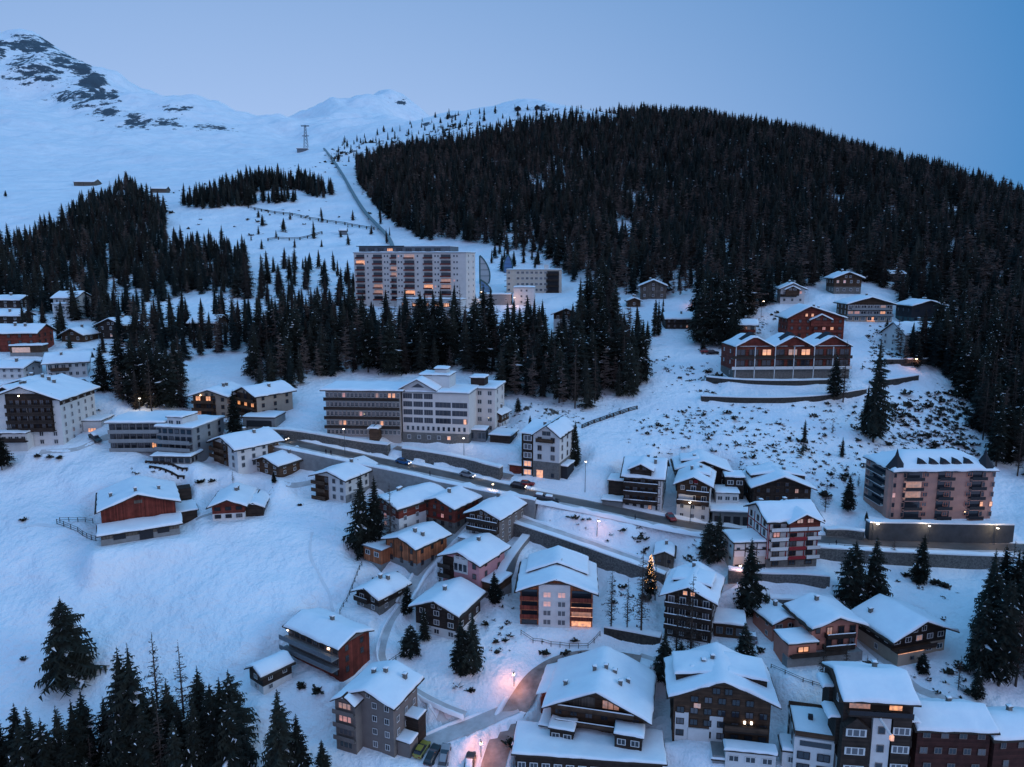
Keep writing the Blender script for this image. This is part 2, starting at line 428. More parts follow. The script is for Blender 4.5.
# ------------------------------------------------------------------ roads, terraces and retaining walls cut into the slope
def terrace(pix, lift, hw=6.0, blend=6.0):
    """raise level ground uphill of a wall line by lift metres"""
    global Z
    pts = pline(pix, 2.0); zs = np.array([p.z for p in pts])
    zs = np.convolve(np.pad(zs, 5, mode='edge'), np.ones(11) / 11, 'valid')
    xy = [(p.x, p.y) for p in pts]
    xs = [p[0] for p in xy]; ys = [p[1] for p in xy]
    m = (GX > min(xs) - 30) & (GX < max(xs) + 30) & (GY > min(ys) - 30) & (GY < max(ys) + 40)
    d, par, sd, L = polydist(GX[m], GY[m], xy)
    cum = np.concatenate([[0], np.cumsum([math.hypot(xy[i+1][0]-xy[i][0], xy[i+1][1]-xy[i][1]) for i in range(len(xy)-1)])])
    zr = np.interp(par, cum, zs) - CAMZ + lift
    inside = (par > .02) & (par < L - .02)
    w = np.where((sd < 0) & (d > .5), 1 - smooth((d - hw) / blend), 0)
    w = w * np.where(inside, 1, smooth(1 - d / 4))
    z0 = Z[m]; Z[m] = np.where(w > 0, np.maximum(z0, z0 * (1 - w) + zr * w), z0)
    for p, z in zip(pts, zs): p.z = z
    return pts
MAIN = [(205, 421), (250, 434), (300, 446), (340, 454), (380, 462), (420, 470), (460, 479), (500, 488), (540, 496), (580, 504), (620, 512), (660, 521), (700, 529), (740, 534), (800, 539), (860, 543), (920, 546), (1000, 549), (1110, 553)]
main_pts = bed(MAIN, 4.6, 5)
wallA = bed(MAIN[1:9], 4.6, 5, drop=3.4, dlen=16)
wallB = bed(MAIN[13:18], 4.6, 4, drop=2.6, dlen=16)
LANE = [(506, 514), (530, 522), (560, 533), (600, 547), (640, 562), (668, 572)]
lane_pts = bed(LANE, 1.7, 3, drop=2.6, dlen=12)
PATH1 = [(496, 502), (472, 517), (455, 533), (438, 552), (422, 570), (411, 588), (402, 604)]
path1 = bed(PATH1, 1.5, 3)
PATH2 = [(402, 604), (391, 622), (384, 638), (381, 654), (386, 668), (402, 682), (422, 694), (446, 707), (466, 715)]
path2 = bed(PATH2, .9, 2.5)
ROAD3 = [(640, 662), (605, 655), (575, 656), (552, 664), (534, 680), (522, 698), (512, 716), (503, 735), (495, 757), (486, 800)]
road3 = bed(ROAD3, 2.6, 4)
ROAD4 = [(414, 752), (440, 738), (470, 726), (498, 716), (516, 706)]
road4 = bed(ROAD4, 2.4, 4)
ROAD5 = [(395, 447), (420, 452), (450, 461), (480, 470), (512, 478)]
road5 = bed(ROAD5, 2.2, 3)
LANE6 = [(700, 598), (722, 588), (738, 577), (744, 560)]
lane6 = bed(LANE6, 2.2, 3)
WALLS = [
 ('long dark retaining wall with white snow cap below the pink hotel', [(868, 540), (900, 541), (950, 542), (1012, 543)], 4.6, 7, 'dark_concrete'),
 ('dark stone terrace wall under the half timbered house', [(728, 584), (760, 588), (800, 590), (829, 591)], 3.4, 5, 'drystone'),
 ('low dark garden wall above the salmon chalet', [(770, 605), (800, 609), (835, 606)], 1.5, 4, 'drystone'),
 ('long curved dark wall across the slope below the zigzag row', [(701, 402), (740, 404), (790, 404), (835, 401), (866, 394)], 1.9, 5, 'earth_wall'),
 ('upper dark wall right under the zigzag row house', [(706, 383), (735, 387), (790, 388), (838, 386)], 2.2, 5, 'earth_wall'),
 ('dark wall beside the forest road under the white villa', [(886, 366), (915, 367), (950, 364)], 2.4, 4, 'earth_wall'),
 ('dark wall at the bend of the forest road right of the tall spruce', [(872, 388), (895, 386), (918, 380)], 2.0, 4, 'earth_wall'),
 ('rough stone wall with bushes under the long grey hotel', [(262, 437), (300, 440), (345, 449), (388, 455)], 2.6, 3, 'drystone'),
 ('stone ramp wall rising from the road to the loggia hotel', [(402, 455), (430, 459), (462, 466), (500, 478)], 2.2, 3, 'drystone'),
 ('dark road wall left of the terrace of the pink hotel', [(826, 536), (846, 537), (864, 538)], 1.6, 3, 'drystone'),
 ('garden wall running down between the pink house and the centre apartment house', [(501, 589), (508, 572), (520, 552), (531, 536)], 1.4, 2, 'concrete'),
 ('long bank wall behind the largest foreground chalet', [(604, 634), (630, 640), (660, 645)], 1.6, 4, 'earth_wall'),
]
pline_cache = {w[0]: terrace(w[1], w[2], w[3]) for w in WALLS}
# ------------------------------------------------------------------ buildings
WARM = ['lit', 'lit_dim', 'lit_pink']
def solve_w(p, yaw, wpx):
    W = wpx * mpp(p)
    for _ in range(6):
        c, s = math.cos(yaw) * W / 2, math.sin(yaw) * W / 2
        a = proj(p.x - c, p.y - s, p.z)[0]; b = proj(p.x + c, p.y + s, p.z)[0]
        W *= wpx / max(1.0, float(b - a))
    return W
def solve_h(p, hpx):
    H = hpx * mpp(p)
    for _ in range(4):
        b = proj(p.x, p.y, p.z + H)[1]; a = proj(p.x, p.y, p.z)[1]
        H *= hpx / max(.5, float(a - b))
    return H
HOUSES = []
def H(name, label, px, py, w, h, D, yaw=0, roof='gf', pitch=21, floors=3, zones=(('white', 1.0),), over=1.0, cols=3, sidecols=3, win=(1.0, 1.25), frame='white', lit=(), balc=(), chim=(), shed=(), cross=(), rx=0.0, gable=2, keep=0.35, snow=0.45, side_zones=None, extra=None, skip=(), cat='house', group=None, roofmat='roofwood', bmat='darktimber', split=2, sideskip=(), sink=4.0, panes='glass', fwd=1.5, side=1.5):
    p = at(px, py); a = R_(yaw)
    W = solve_w(p, a, w); Ht = solve_h(p, h)
    if py > 560: D = D * .82
    pad(p, a, W, D, p.z, keep, fwd=fwd, side=side)
    HOUSES.append(dict(locals()))

def gable_fn(W, rx, hr, kind, D, Ht, pitch):
    t = math.tan(R_(pitch))
    if kind == 'gf':
        xr = rx * W / 2
        return lambda x, y: Ht + hr - abs(x - xr) * (hr / (W/2 + xr) if x < xr else hr / (W/2 - xr))
    if kind == 'gs':
        return lambda x, y: Ht + hr - abs(y - D / 2) * t
    if kind == 'hip':
        return lambda x, y: Ht + max(-3, min(hr, (W/2 - abs(x)) * t, y * t, (D - y) * t))
    return lambda x, y: Ht

def build_house(q):
    p, W, Ht, D, roof, fl = q['p'], q['W'], q['Ht'], q['D'], q['roof'], q['floors']
    t = math.tan(R_(q['pitch'])); near = p.y < 215
    root = thing(q['name'], q['label'], q['cat'], p, q['a'], q['group'])
    half = W / 2 if roof == 'gf' else D / 2
    hr = 0 if roof == 'flat' else half * t * (1 if roof != 'hip' else 0.8)
    if roof == 'gf' and q['rx']: hr = half * t
    hf = gable_fn(W, q['rx'], hr, roof, D, Ht, q['pitch'])
    # walls, one storey band per cladding
    z0 = -q['sink']; zs = q['zones']
    for i, (mat, fr) in enumerate(zs):
        z1 = Ht * fr; g = 0.03 * i; mb = MB(); last = i == len(zs) - 1
        if last and roof == 'gf':
            xr = q['rx'] * W / 2
            mb.prism([(-W/2-g, z0), (W/2+g, z0), (W/2+g, z1), (xr, z1+hr), (-W/2-g, z1)], -g, D+g)
        elif last and roof == 'gs':
            mb.prismx([(-g, z0), (D+g, z0), (D+g, z1), (D/2, z1+hr), (-g, z1)], -W/2-g, W/2+g)
        else:
            mb.box(-W/2-g, W/2+g, -g, D+g, z0, z1)
        mb.build({'white': 'wall', 'cream': 'wall', 'stone': 'base_wall', 'drystone': 'base_wall', 'concrete': 'base_wall'}.get(mat, 'wall' if 'timber' not in mat and 'wood' not in mat else 'timber_wall'), mat, root)
        z0 = z1
    ov = q['over']; sd = int(p.x * 3 + p.y) % 97
    # roof with its load of snow
    if roof == 'flat':
        r = MB().box(-W/2-ov, W/2+ov, -ov, D+ov, Ht, Ht+.28).build('roof', q['roofmat'], root)
        snowcap(-W/2-ov+.1, W/2+ov-.1, -ov+.1, D+ov-.1, lambda x, y: Ht+.28, q['snow'], sd).build('roof_snow', 'snow', r, smooth=True)
        top = lambda x, y: Ht + .28
    elif roof == 'hip':
        mb = snowcap(-W/2-ov, W/2+ov, -ov, D+ov, hf, .12, 1)
        r = mb.build('roof', q['roofmat'], root)
        snowcap(-W/2-ov+.12, W/2+ov-.12, -ov+.12, D+ov-.12, hf, q['snow'], sd, base=.12).build('roof_snow', 'snow', r, smooth=True)
        top = lambda x, y: hf(x, y) + .12
    else:
        th = .26; mb = MB()
        if roof == 'gf':
            xr = q['rx'] * W / 2; kl = hr / (W/2 + xr); kr = hr / (W/2 - xr); zt = Ht + hr
            xl, xq = -W/2-ov, W/2+ov
            mb.prism([(xl, zt-(xr-xl)*kl), (xr, zt), (xq, zt-(xq-xr)*kr), (xq, zt-(xq-xr)*kr+th), (xr, zt+th), (xl, zt-(xr-xl)*kl+th)], -ov*1.2, D+ov)
            i1, i2, i3 = [(.08, .08, .22, .45)[(sd * k_ + k_) % 4] for k_ in (1, 3, 7)]
            x0, x1, y0, y1 = xl+i1, xq-i2, -ov*1.2+i3*.6, D+ov-.08
        else:
            zt = Ht + hr; e = D/2 + ov
            mb.prismx([(D/2-e, zt-e*t), (D/2, zt), (D/2+e, zt-e*t), (D/2+e, zt-e*t+th), (D/2, zt+th), (D/2-e, zt-e*t+th)], -W/2-ov, W/2+ov)
            i1, i2, i3 = [(.08, .08, .22, .45)[(sd * k_ + k_) % 4] for k_ in (1, 3, 7)]
            x0, x1, y0, y1 = -W/2-ov+i1, W/2+ov-i2, D/2-e+i3, D/2+e-.08
        r = mb.build('roof', q['roofmat'], root)
        snowcap(x0, x1, y0, y1, hf, q['snow'], sd, base=th).build('roof_snow', 'snow', r, smooth=True)
        top = lambda x, y: hf(x, y) + th
    # chimneys
    chim = q['chim'] or (() if roof in ('flat', 'hip') or q['cat'] in ('barn', 'shed', 'hut') else ((-.3 + .6 * (sd % 7) / 6, .35 + .3 * (sd % 5) / 4),) if roof == 'gs' else ((-.25 + .5 * (sd % 7) / 6, .5), (.3, .62)) if sd % 3 else ((.12, .6),))
    for (cx, cy) in chim:
        x = cx * W / 2; y = cy * D; z = top(x, y)
        c = MB().box(x-.35, x+.35, y-.35, y+.35, z-.5, z+1.25).box(x-.45, x+.45, y-.45, y+.45, z+1.25, z+1.37).build('chimney', 'stone', r)
        snowcap(x-.43, x+.43, y-.43, y+.43, lambda a, b: z+1.37, .22, 2).build('chimney_snow', 'snow', r, smooth=True)
    # shed dormers on a gable-front roof: (side, y0 fraction, y1 fraction, reach 0..1)
    for (s, f0, f1, reach) in q['shed']:
        xi, xo = s * W/2 * .12, s * W/2 * reach; y0, y1 = D*f0, D*f1
        zi, zo = top(xi, 0), top(xo, 0); zt = zi - abs(xo - xi) * t * .35
        poly = [(xi, zi-.2), (xo, zo-.2), (xo, zt), (xi, zi+.02)]
        if s < 0: poly = poly[::-1]
        d = MB().prism(poly, y0, y1).build('dormer', 'darktimber', root)
        fn = lambda x, y: zi - abs(x - xi) * t * .35
        a, b = sorted((xi, xo + s * .4))
        snowcap(a, b, y0-.3, y1+.3, fn, .45, sd+3, base=.06).build('dormer_snow', 'snow', d, smooth=True)
        for k in range(2):
            yy = y0 + (y1-y0) * (k + .7) / 2.4
            window(d, xo + s*.02, yy, (zo + zt)/2 - .05, .9, max(.4, (zt-zo)*.6), 'R' if s > 0 else 'L', 'darktimber', 'glass', 2, False)
    # cross gables: (centre -1..1, width m, front y, eave height fraction, cladding, reach back)
    for (cx, cw, fy, ef, mat, back) in q['cross']:
        x = cx * W/2; ze = Ht * ef; rh = cw/2 * math.tan(R_(26))
        g = MB().prism([(x-cw/2, ze-2.5), (x+cw/2, ze-2.5), (x+cw/2, ze), (x, ze+rh), (x-cw/2, ze)], fy, back).build('gable', mat, root)
        o2 = .7; k = math.tan(R_(26))
        mb = MB().prism([(x-cw/2-o2, ze-o2*k), (x, ze+rh), (x+cw/2+o2, ze-o2*k), (x+cw/2+o2, ze-o2*k+.2), (x, ze+rh+.2), (x-cw/2-o2, ze-o2*k+.2)], fy-o2, back+.3)
        gr = mb.build('gable_roof', q['roofmat'], root)
        fn = lambda X, Y: ze + rh - abs(X - x) * k
        snowcap(x-cw/2-o2+.06, x+cw/2+o2-.06, fy-o2+.06, back+.3, fn, .42, sd+5, base=.2).build('gable_snow', 'snow', gr, smooth=True)
        for i in (-1, 1): window(g, x + i*cw*.17, fy-.05, ze+rh*.2, cw*.22, min(1.3, rh*.6), 'F', q['frame'], 'lit_dim' if 'g' in q['lit'] else 'glass', 2, near)
    # balconies: (floor, x0, x1 in -1..1, depth) ; windows behind are the balcony doors
    fh = Ht / fl
    for b in q['balc']:
        k, a0, a1, dep = b[:4]; mat = b[4] if len(b) > 4 else q['bmat']
        z = k * fh; xa, xb = a0*W/2, a1*W/2
        mb = MB().box(xa, xb, -dep, -.04, z-.16, z)
        bo = mb.build('balcony', 'darktimber' if mat != 'white' else 'concrete', root)
        rb = MB().box(xa, xb, -dep-.06, -dep, z+.02, z+.98).box(xa-.06, xa, -dep, -.05, z+.02, z+.98).box(xb, xb+.06, -dep, -.05, z+.02, z+.98)
        rb.build('railing', mat, bo)
        if near:
            snowcap(xa, xb, -dep-.1, -dep+.04, lambda X, Y: z+.98, .12, sd+k, grid=2.5).build('railing_snow', 'snow', bo, smooth=True)
    # windows
    ww, wh = q['win']; nc = max(q['cols']) if isinstance(q['cols'], (list, tuple)) else q['cols']; ww = min(ww, W/(nc+.3)*.75 if nc else ww); lit = q['lit']; wh = min(wh, fh*.62)
    for i in range(fl):
        z = fh * (i + .55)
        n = q['cols'] if not isinstance(q['cols'], (list, tuple)) else q['cols'][i]
        for j in range(n):
            if (i, j) in q['skip']: continue
            x = -W/2 + W * (j + .5) / n
            if (i, j) in lit: pane = WARM[(i + j) % 3] if not isinstance(lit, dict) else lit[(i, j)]
            else: pane = 'glass_dim' if (i * 7 + j * 5 + sd) % 4 == 0 else q['panes']
            onb = any(b[0] == i and b[1]*W/2 - .2 <= x <= b[2]*W/2 + .2 for b in q['balc'])
            if onb: window(root, x, -.11, fh*i + min(2.0, fh*.8)/2 + .1, ww*1.35, min(2.0, fh*.8), 'F', q['frame'], pane, 2, near, 'window')
            else: window(root, x, -.11, z, ww, wh, 'F', q['frame'], pane, q['split'], near)
        for face in ('L', 'R'):
            x = (W/2 + .11) * (1 if face == 'R' else -1)
            # only the side that looks out of the hill towards the open valley gets built when the other is buried
            nrm = Vector((math.cos(q['a']), math.sin(q['a']))) * (1 if face == 'R' else -1)
            if nrm.x * -p.x + nrm.y * -p.y < -.15 * p.y: continue
            for j in range(q['sidecols']):
                if (i, j) in q['sideskip']: continue
                y = D * (j + .5) / q['sidecols']
                if i == 0 and y > D * .6: continue
                pane = 'lit_dim' if ('s', i, j) in lit else q['panes']
                window(root, x, y, z, min(ww, .95), wh, face, q['frame'], pane, q['split'], near)
    if roof == 'gf' and q['gable'] and hr > 1.6:
        for j in range(q['gable']):
            x = q['rx']*W/2 + (j - (q['gable']-1)/2) * min(2.2, W*.16)
            window(root, x, -.11, Ht + hr*.26, min(ww, hr*.42), min(wh, hr*.42), 'F', q['frame'], 'lit' if 'gable' in lit else q['panes'], q['split'], near)
    if q['extra']: q['extra'](root, W, Ht, D, fh, near)
    return root

def annex(root, x0, x1, y0, y1, z1, mat='white', sink=4, name='annex', roofm='roofwood', wins=0, over=.35, pane='glass', frame='white', th=.4, zb=None):
    """a flat-roofed part built against a house"""
    a = MB().box(x0, x1, y0, y1, -sink if zb is None else zb, z1).build(name, mat, root)
    if ('timber' in mat or 'wood' in mat) and zb is None: MB().box(x0-.05, x1+.05, y0-.05, y1-.02, -sink, .3).build('base_wall', 'concrete', a)
    rf = MB().box(x0-over, x1+over, y0-over, y1, z1, z1+.2).build(name + '_roof', roofm, root)
    snowcap(x0-over+.05, x1+over-.05, y0-over+.05, y1-.05, lambda a, b: z1+.2, th, int(abs(x0*7)) % 50).build('snow', 'snow', rf, smooth=True)
    for j in range(wins):
        window(a, x0 + (x1-x0)*(j+.5)/wins, y0-.06, z1 - 1.35, min(1.6, (x1-x0)/wins*.7), 1.2, 'F', frame, pane, 2, True)
    return a
def panel(root, name, mat, x0, x1, z0, z1, y=-.09, th=.06):
    return MB().box(x0, x1, y, y+th+.02, z0, z1).build(name, mat, root)

TC = 'chalets and houses of the mountain village'
G = dict(group=TC)
# ---- left edge and upper left
def ex_hotel(root, W, Ht, D, fh, near):
    panel(root, 'timber_panel', 'darktimber', -W*.26, W*.40, fh*2, Ht + 1.5, -.12)
    for k in (2, 3, 4, 5):
        b = MB().box(-W*.24, W*.42, -1.5, -.1, fh*k-.15, fh*k).build('balcony', 'darktimber', root)
        MB().box(-W*.24, W*.42, -1.56, -1.5, fh*k, fh*k+.95).build('railing', 'darktimber', b)
        for j in range(7): window(root, -W*.22 + W*.6*(j+.5)/7, -.2, fh*k+1.1, 1.1, 1.9, 'F', 'timber', 'glass_dim' if j % 2 else 'glass', 2, False)
    annex(root, -W*.46, W*.08, -3.2, -.12, fh*1.95, 'white', wins=6)
    b = MB().box(-W*.42, W*.1, -4.4, -3.2, fh*.92, fh*1.05).build('balcony', 'darktimber', root)
    MB().box(-W*.42, W*.1, -4.46, -4.4, fh*1.05, fh*1.05+.95).build('railing', 'darktimber', b)
    panel(root, 'eaves_timber', 'darktimber', -W*.26, W*.5, Ht - fh*.2, Ht+.3, -.14)
    MB().box(W/2+.02, W/2+.12, 0, D, Ht-1.9, Ht).build('eaves_timber', 'darktimber', root)
    a = annex(root, W/2+.2, W/2+5.5, D*.55, D*.95, fh*2.1, 'white')
    window(a, W/2+2.8, D*.55-.06, fh*.9, 2.6, 1.3, 'F', 'white', 'lit', 3, True)
    MB().box(-W*.02-.15, -W*.02+.15, -1.7, -1.5, Ht+1.0, Ht+1.3).build('lamp', 'bulb', root)
H('chalet_hotel', 'large white hotel with rows of dark balconies under a wide snowy gable at left edge', 29, 446, 70, 47, 19, 3, 'gf', 20, 6, (('white', 1.0),), 1.5, (5, 5, 2, 1, 1, 0), 5, (1.2, 1.4), frame='white', extra=ex_hotel, chim=((.35, .5), (.15, .55)), skip=((2, 1), (3, 1)), gable=0, lit=(), cat='hotel')
H('chalet', 'white and brown chalet squeezed behind the left hotel roof with a steep small gable', 8, 416, 34, 20, 11, 0, 'gf', 27, 3, (('white', .5), ('darktimber', 1.0)), cols=3, **G)
H('chalet', 'low wide snow roofed house directly behind the chalet hotel at the left', 24, 396, 44, 9, 10, -4, 'gf', 17, 1, (('darktimber', 1.0),), cols=3, gable=1, **G)
def ex_l2(root, W, Ht, D, fh, near):
    MB().box(-W/2-.12, -W/2-.02, 0, D, Ht*.5, Ht).build('timber_panel', 'timber', root)
H('chalet', 'white two storey inn with a brown balcony and long snowy roof above the left hotel', 68, 378, 40, 16, 12, 24, 'gs', 20, 2, (('white', 1.0),), 1.3, cols=6, balc=((1, -.8, .1, 1.2, 'timber'),), extra=ex_l2, chim=((-.3, .3),), cat='inn')
H('chalet', 'white plastered house with a broad low roof at the left edge beside the inn', 9, 379, 30, 11, 10, 0, 'gs', 15, 2, (('white', 1.0),), cols=4, chim=((.1, .4),), **G)
def ex_l4(root, W, Ht, D, fh, near):
    c = annex(root, W*.05, W*.75, -5, -.3, 2.6, 'timber', wins=0)
    MB().box(W*.1, W*.5, -5.12, -5.02, .4, 2.2).build('door', 'lit_dim', root)  # glowing panel standing in for the orange light inside the carport
H('chalet', 'dark red timber house with two chimneys and a lit carport at the far left', 16, 352, 44, 19, 12, 6, 'gs', 22, 3, (('redtimber', 1.0),), cols=4, extra=ex_l4, chim=((-.2, .35), (.3, .3)), frame='timber', **G)
H('chalet', 'half hidden snowy roof of a low house at the left edge below the woods', 6, 326, 30, 10, 8, 0, 'gs', 22, 2, (('darktimber', 1.0),), cols=3, chim=((.1, .3),), **G)
H('chalet', 'higher dark house with a snow roof at the left edge under the trees', 6, 308, 28, 8, 8, 0, 'gs', 20, 2, (('darktimber', 1.0),), cols=3, **G)
def ex_l6(root, W, Ht, D, fh, near):
    annex(root, -W*.3, W*.66, -3.5, -.2, Ht*.72, 'white', wins=3)
H('town_house', 'tall white house with a two step snow roof standing among dark spruces at upper left', 66, 318, 22, 20, 10, -6, 'gs', 24, 3, (('white', 1.0),), cols=3, extra=ex_l6, **G)
H('cabin', 'small dark brown cabin with a pointed snow gable in the snow field at upper left', 73, 342, 22, 7, 8, -8, 'gf', 26, 1, (('timber', 1.0),), cols=2, gable=1, **G)
H('chalet', 'dark timber house half hidden by spruces above the clump at upper left', 112, 339, 26, 14, 10, -12, 'gf', 22, 2, (('darktimber', 1.0),), cols=3, lit=((0, 1),), **G)
H('cabin', 'tiny brown cabin beside the tall white house in the upper left woods', 92, 309, 9, 6, 6, 0, 'gf', 26, 1, (('timber', 1.0),), cols=1, gable=0, **G)
H('chalet', 'brown house with a strip of snowy roof between spruces left of the lit roof house', 157, 336, 21, 9, 9, 0, 'gs', 20, 2, (('timber', 1.0),), cols=3, **G)
H('chalet', 'brown house with a bright square snow roof rising from the spruces at left', 203, 336, 27, 13, 11, -4, 'gs', 25, 2, (('timber', 1.0),), cols=4, lit=((1, 1), (0, 2)), **G)
# ---- middle left
def ex_l12(root, W, Ht, D, fh, near):
    panel(root, 'timber_panel', 'timber', -W/2+.3, W*.16, .3, Ht, -.1)
    for k in (0, 1, 2):
        b = MB().box(-W/2+.2, W*.16, -1.4, -.12, fh*k+.05, fh*k+.2).build('balcony', 'timber', root)
        MB().box(-W/2+.2, W*.16, -1.46, -1.4, fh*k+.2, fh*k+1.1).build('railing', 'timber', b)
        for j in range(2): window(root, -W*.33+W*.3*j, -.2, fh*k+1.5, 1.8, 1.7, 'F', 'timber', 'lit' if (k, j) in ((2, 0), (2, 1)) else 'lit_dim' if (k, j) == (0, 0) else 'glass', 2, False)
    MB().box(-W*.25-.12, -W*.25+.12, -.4, -.2, Ht+.1, Ht+.34).build('lamp', 'bulb', root)
H('apartment_house', 'beige apartment house with lit timber balconies left of the lone road spruce', 211, 418, 34, 22, 13, -6, 'gf', 18, 3, (('beige', 1.0),), 1.2, cols=4, skip=((0,0),(0,1),(1,0),(1,1),(2,0),(2,1)), extra=ex_l12, frame='timber', **G)
def ex_l12b(root, W, Ht, D, fh, near):
    panel(root, 'timber_panel', 'timber', -W/2+.2, W/2-.1, .3, Ht+.2, -.1)
    for k in (0, 1, 2):
        b = MB().box(-W/2, W/2, -1.4, -.12, fh*k+.05, fh*k+.2).build('balcony', 'timber', root)
        MB().box(-W/2, W/2, -1.46, -1.4, fh*k+.2, fh*k+1.1).build('railing', 'timber', b)
        for j in range(3): window(root, -W*.32+W*.32*j, -.2, fh*k+1.5, 1.7, 1.7, 'F', 'timber', 'lit' if k == 1 else 'glass', 2, False)
H('apartment_house', 'beige apartment house with an orange lit balcony floor above the concrete garage', 247, 415, 21, 21, 13, -38, 'gf', 20, 3, (('beige', 1.0),), 1.1, cols=0, sidecols=3, extra=ex_l12b, chim=((.5, .5),), frame='timber', **G)
def ex_gar(root, W, Ht, D, fh, near):
    panel(root, 'opening_shade_panel', 'slate', -W*.38, W*.40, .1, Ht*.72, -.08)  # flat dark panel on the wall, shade of the open garage as colour
H('garage', 'long concrete garage with a dark opening below the two beige apartment houses', 259, 427, 32, 9, 8, -6, 'flat', 0, 1, (('concrete', 1.0),), .2, cols=0, sidecols=0, extra=ex_gar, cat='garage')
def ex_l13(root, W, Ht, D, fh, near):
    for k in range(3):
        b = MB().box(-W/2+.5, W/2+.1, -1.8, -.05, fh*k-.1, fh*k+.1).build('balcony', 'concrete', root)
        MB().box(-W/2+.5, W/2+.1, -1.88, -1.8, fh*k+.1, fh*k+1.05).build('railing', 'grey', b)
H('apartment_block', 'grey modern apartment block with flat snow roof and glazed terraces beside the left hotel', 138, 450, 54, 27, 13, 2, 'flat', 0, 3, (('grey', 1.0),), .9, cols=8, win=(1.6, 1.7), extra=ex_l13, frame='slate', lit=((0, 6),), roofmat='concrete', cat='apartment block')
def ex_l13b(root, W, Ht, D, fh, near):
    ex_l13(root, W, Ht*.8, D, fh, near)
    annex(root, -W*.3, W*.12, 2, 9, Ht+2.5, 'white', wins=2, zb=Ht)
H('apartment_block', 'grey apartment block with stepped terraces and a bare white side wall', 176, 457, 36, 29, 15, -12, 'flat', 0, 4, (('grey', 1.0),), .4, cols=6, sidecols=3, win=(1.5, 1.5), extra=ex_l13b, frame='slate', lit=((0, 4),), roofmat='concrete', side_zones='white', cat='apartment block')
H('pavilion', 'low glazed pavilion with a flat snow roof in front of the grey apartment blocks', 172, 464, 38, 7, 6, -4, 'flat', 0, 1, (('concrete', 1.0),), .5, cols=6, win=(2.0, 1.5), frame='slate', cat='pavilion')
def ex_l14(root, W, Ht, D, fh, near):
    panel(root, 'timber_panel', 'vtimber', -W/2+.1, W*.12, .2, Ht+.3, -.1)
    for k in (1, 2):
        b = MB().box(-W/2, W*.12, -1.3, -.1, fh*k-.1, fh*k+.05).build('balcony', 'vtimber', root)
        MB().box(-W/2, W*.12, -1.36, -1.3, fh*k+.05, fh*k+1).build('railing', 'vtimber', b)
    MB().box(W/2+.04, W/2+.14, D*.72, D*.98, .5, Ht*.86).build('timber_panel', 'vtimber', root)
H('town_house', 'white house with a tan balcony end and big snow roof below the road at left', 226, 466, 24, 21, 13, -40, 'gf', 20, 3, (('white', 1.0),), 1.2, cols=3, sidecols=4, extra=ex_l14, skip=((0,0),(1,0),(2,0)), frame='grey', **G)
H('chalet', 'small brown and white chalet with an L shaped snow roof below the road', 267, 474, 25, 11, 11, -30, 'gf', 19, 2, (('timber', 1.0),), 1.2, cols=3, sidecols=3, chim=((.4, .6),), **G)
def ex_l16(root, W, Ht, D, fh, near):
    a = MB().prism([(W*.42, -3), (W*.42+5, -3), (W*.42+5, Ht*.62), (W*.42+2.5, Ht*.62+1.2), (W*.42, Ht*.62)], 1.5, D).build('porch', 'darktimber', root)
    k = 1.2/2.5; x = W*.42+2.5
    rr = MB().prism([(x-3, Ht*.62-.3), (x, Ht*.62+1.2), (x+3, Ht*.62-.3), (x+3, Ht*.62-.1), (x, Ht*.62+1.4), (x-3, Ht*.62-.1)], .8, D+.5).build('porch_roof', 'roofwood', root)
    snowcap(x-2.9, x+2.9, .9, D+.4, lambda a, b: Ht*.62+1.2-abs(a-x)*k, .45, 9, base=.2).build('porch_snow', 'snow', rr, smooth=True)
H('chalet', 'red brown chalet with a white ground floor and side porch alone on the snow field', 229, 520, 32, 15, 12, 10, 'gf', 21, 2, (('white', .45), ('redtimber', 1.0)), 1.2, cols=3, sidecols=2, win=(1.5, 1.0), extra=ex_l16, frame='darktimber', **G)
def ex_barn(root, W, Ht, D, fh, near):
    # lean-to across the front
    zl = Ht*.36
    MB().prismx([(-4.4, -4), (-.05, -4), (-.05, zl+1.0), (-4.4, zl)], -W/2-.3, W/2+.3).build('lean_to', 'oldwood', root)
    MB().box(-W/2-.36, W/2+.36, -4.5, -4.38, -4, Ht*.20).build('base_wall', 'concrete', root)
    rr = MB().prismx([(-5.2, zl-.18), (-.05, zl+1.02), (-.05, zl+1.25), (-5.2, zl+.05)], -W/2-1.2, W/2+1.2).build('lean_to_roof', 'roofwood', root)
    snowcap(-W/2-1.1, W/2+1.1, -5.1, -.1, lambda x, y: zl+1.02+y*1.2/5.15, .45, 21, base=.23).build('lean_to_snow', 'snow', rr, smooth=True)
    MB().box(-W*.02, W*.16, -4.62, -4.5, .1, Ht*.38).build('door', 'slate', root)
    for x in (-W*.28, W*.30): MB().box(x-1.3, x+1.3, -4.6, -4.5, Ht*.14, Ht*.30).build('hatch', 'slate', root)
    MB().box(-.9, .9, -.12, -.04, Ht+.5, Ht+1.3).build('hatch', 'oldwood', root)
    a = annex(root, W/2+.1, W/2+5, 2, D*.7, Ht*.45, 'darktimber')
    MB().box(W/2+1, W/2+4.5, D*.7, D*.95, Ht*.2, Ht*.95).build('shed', 'darktimber', root)
H('barn', 'large dark red barn with a snow covered lean-to standing in the open snow field', 141, 534, 74, 29, 15, 28, 'gf', 19, 1, (('barnred', 1.0),), 1.3, cols=0, sidecols=0, extra=ex_barn, chim=((-.72, .35), (-.05, .06), (.6, .35)), gable=0, cat='barn', keep=.15, fwd=8)
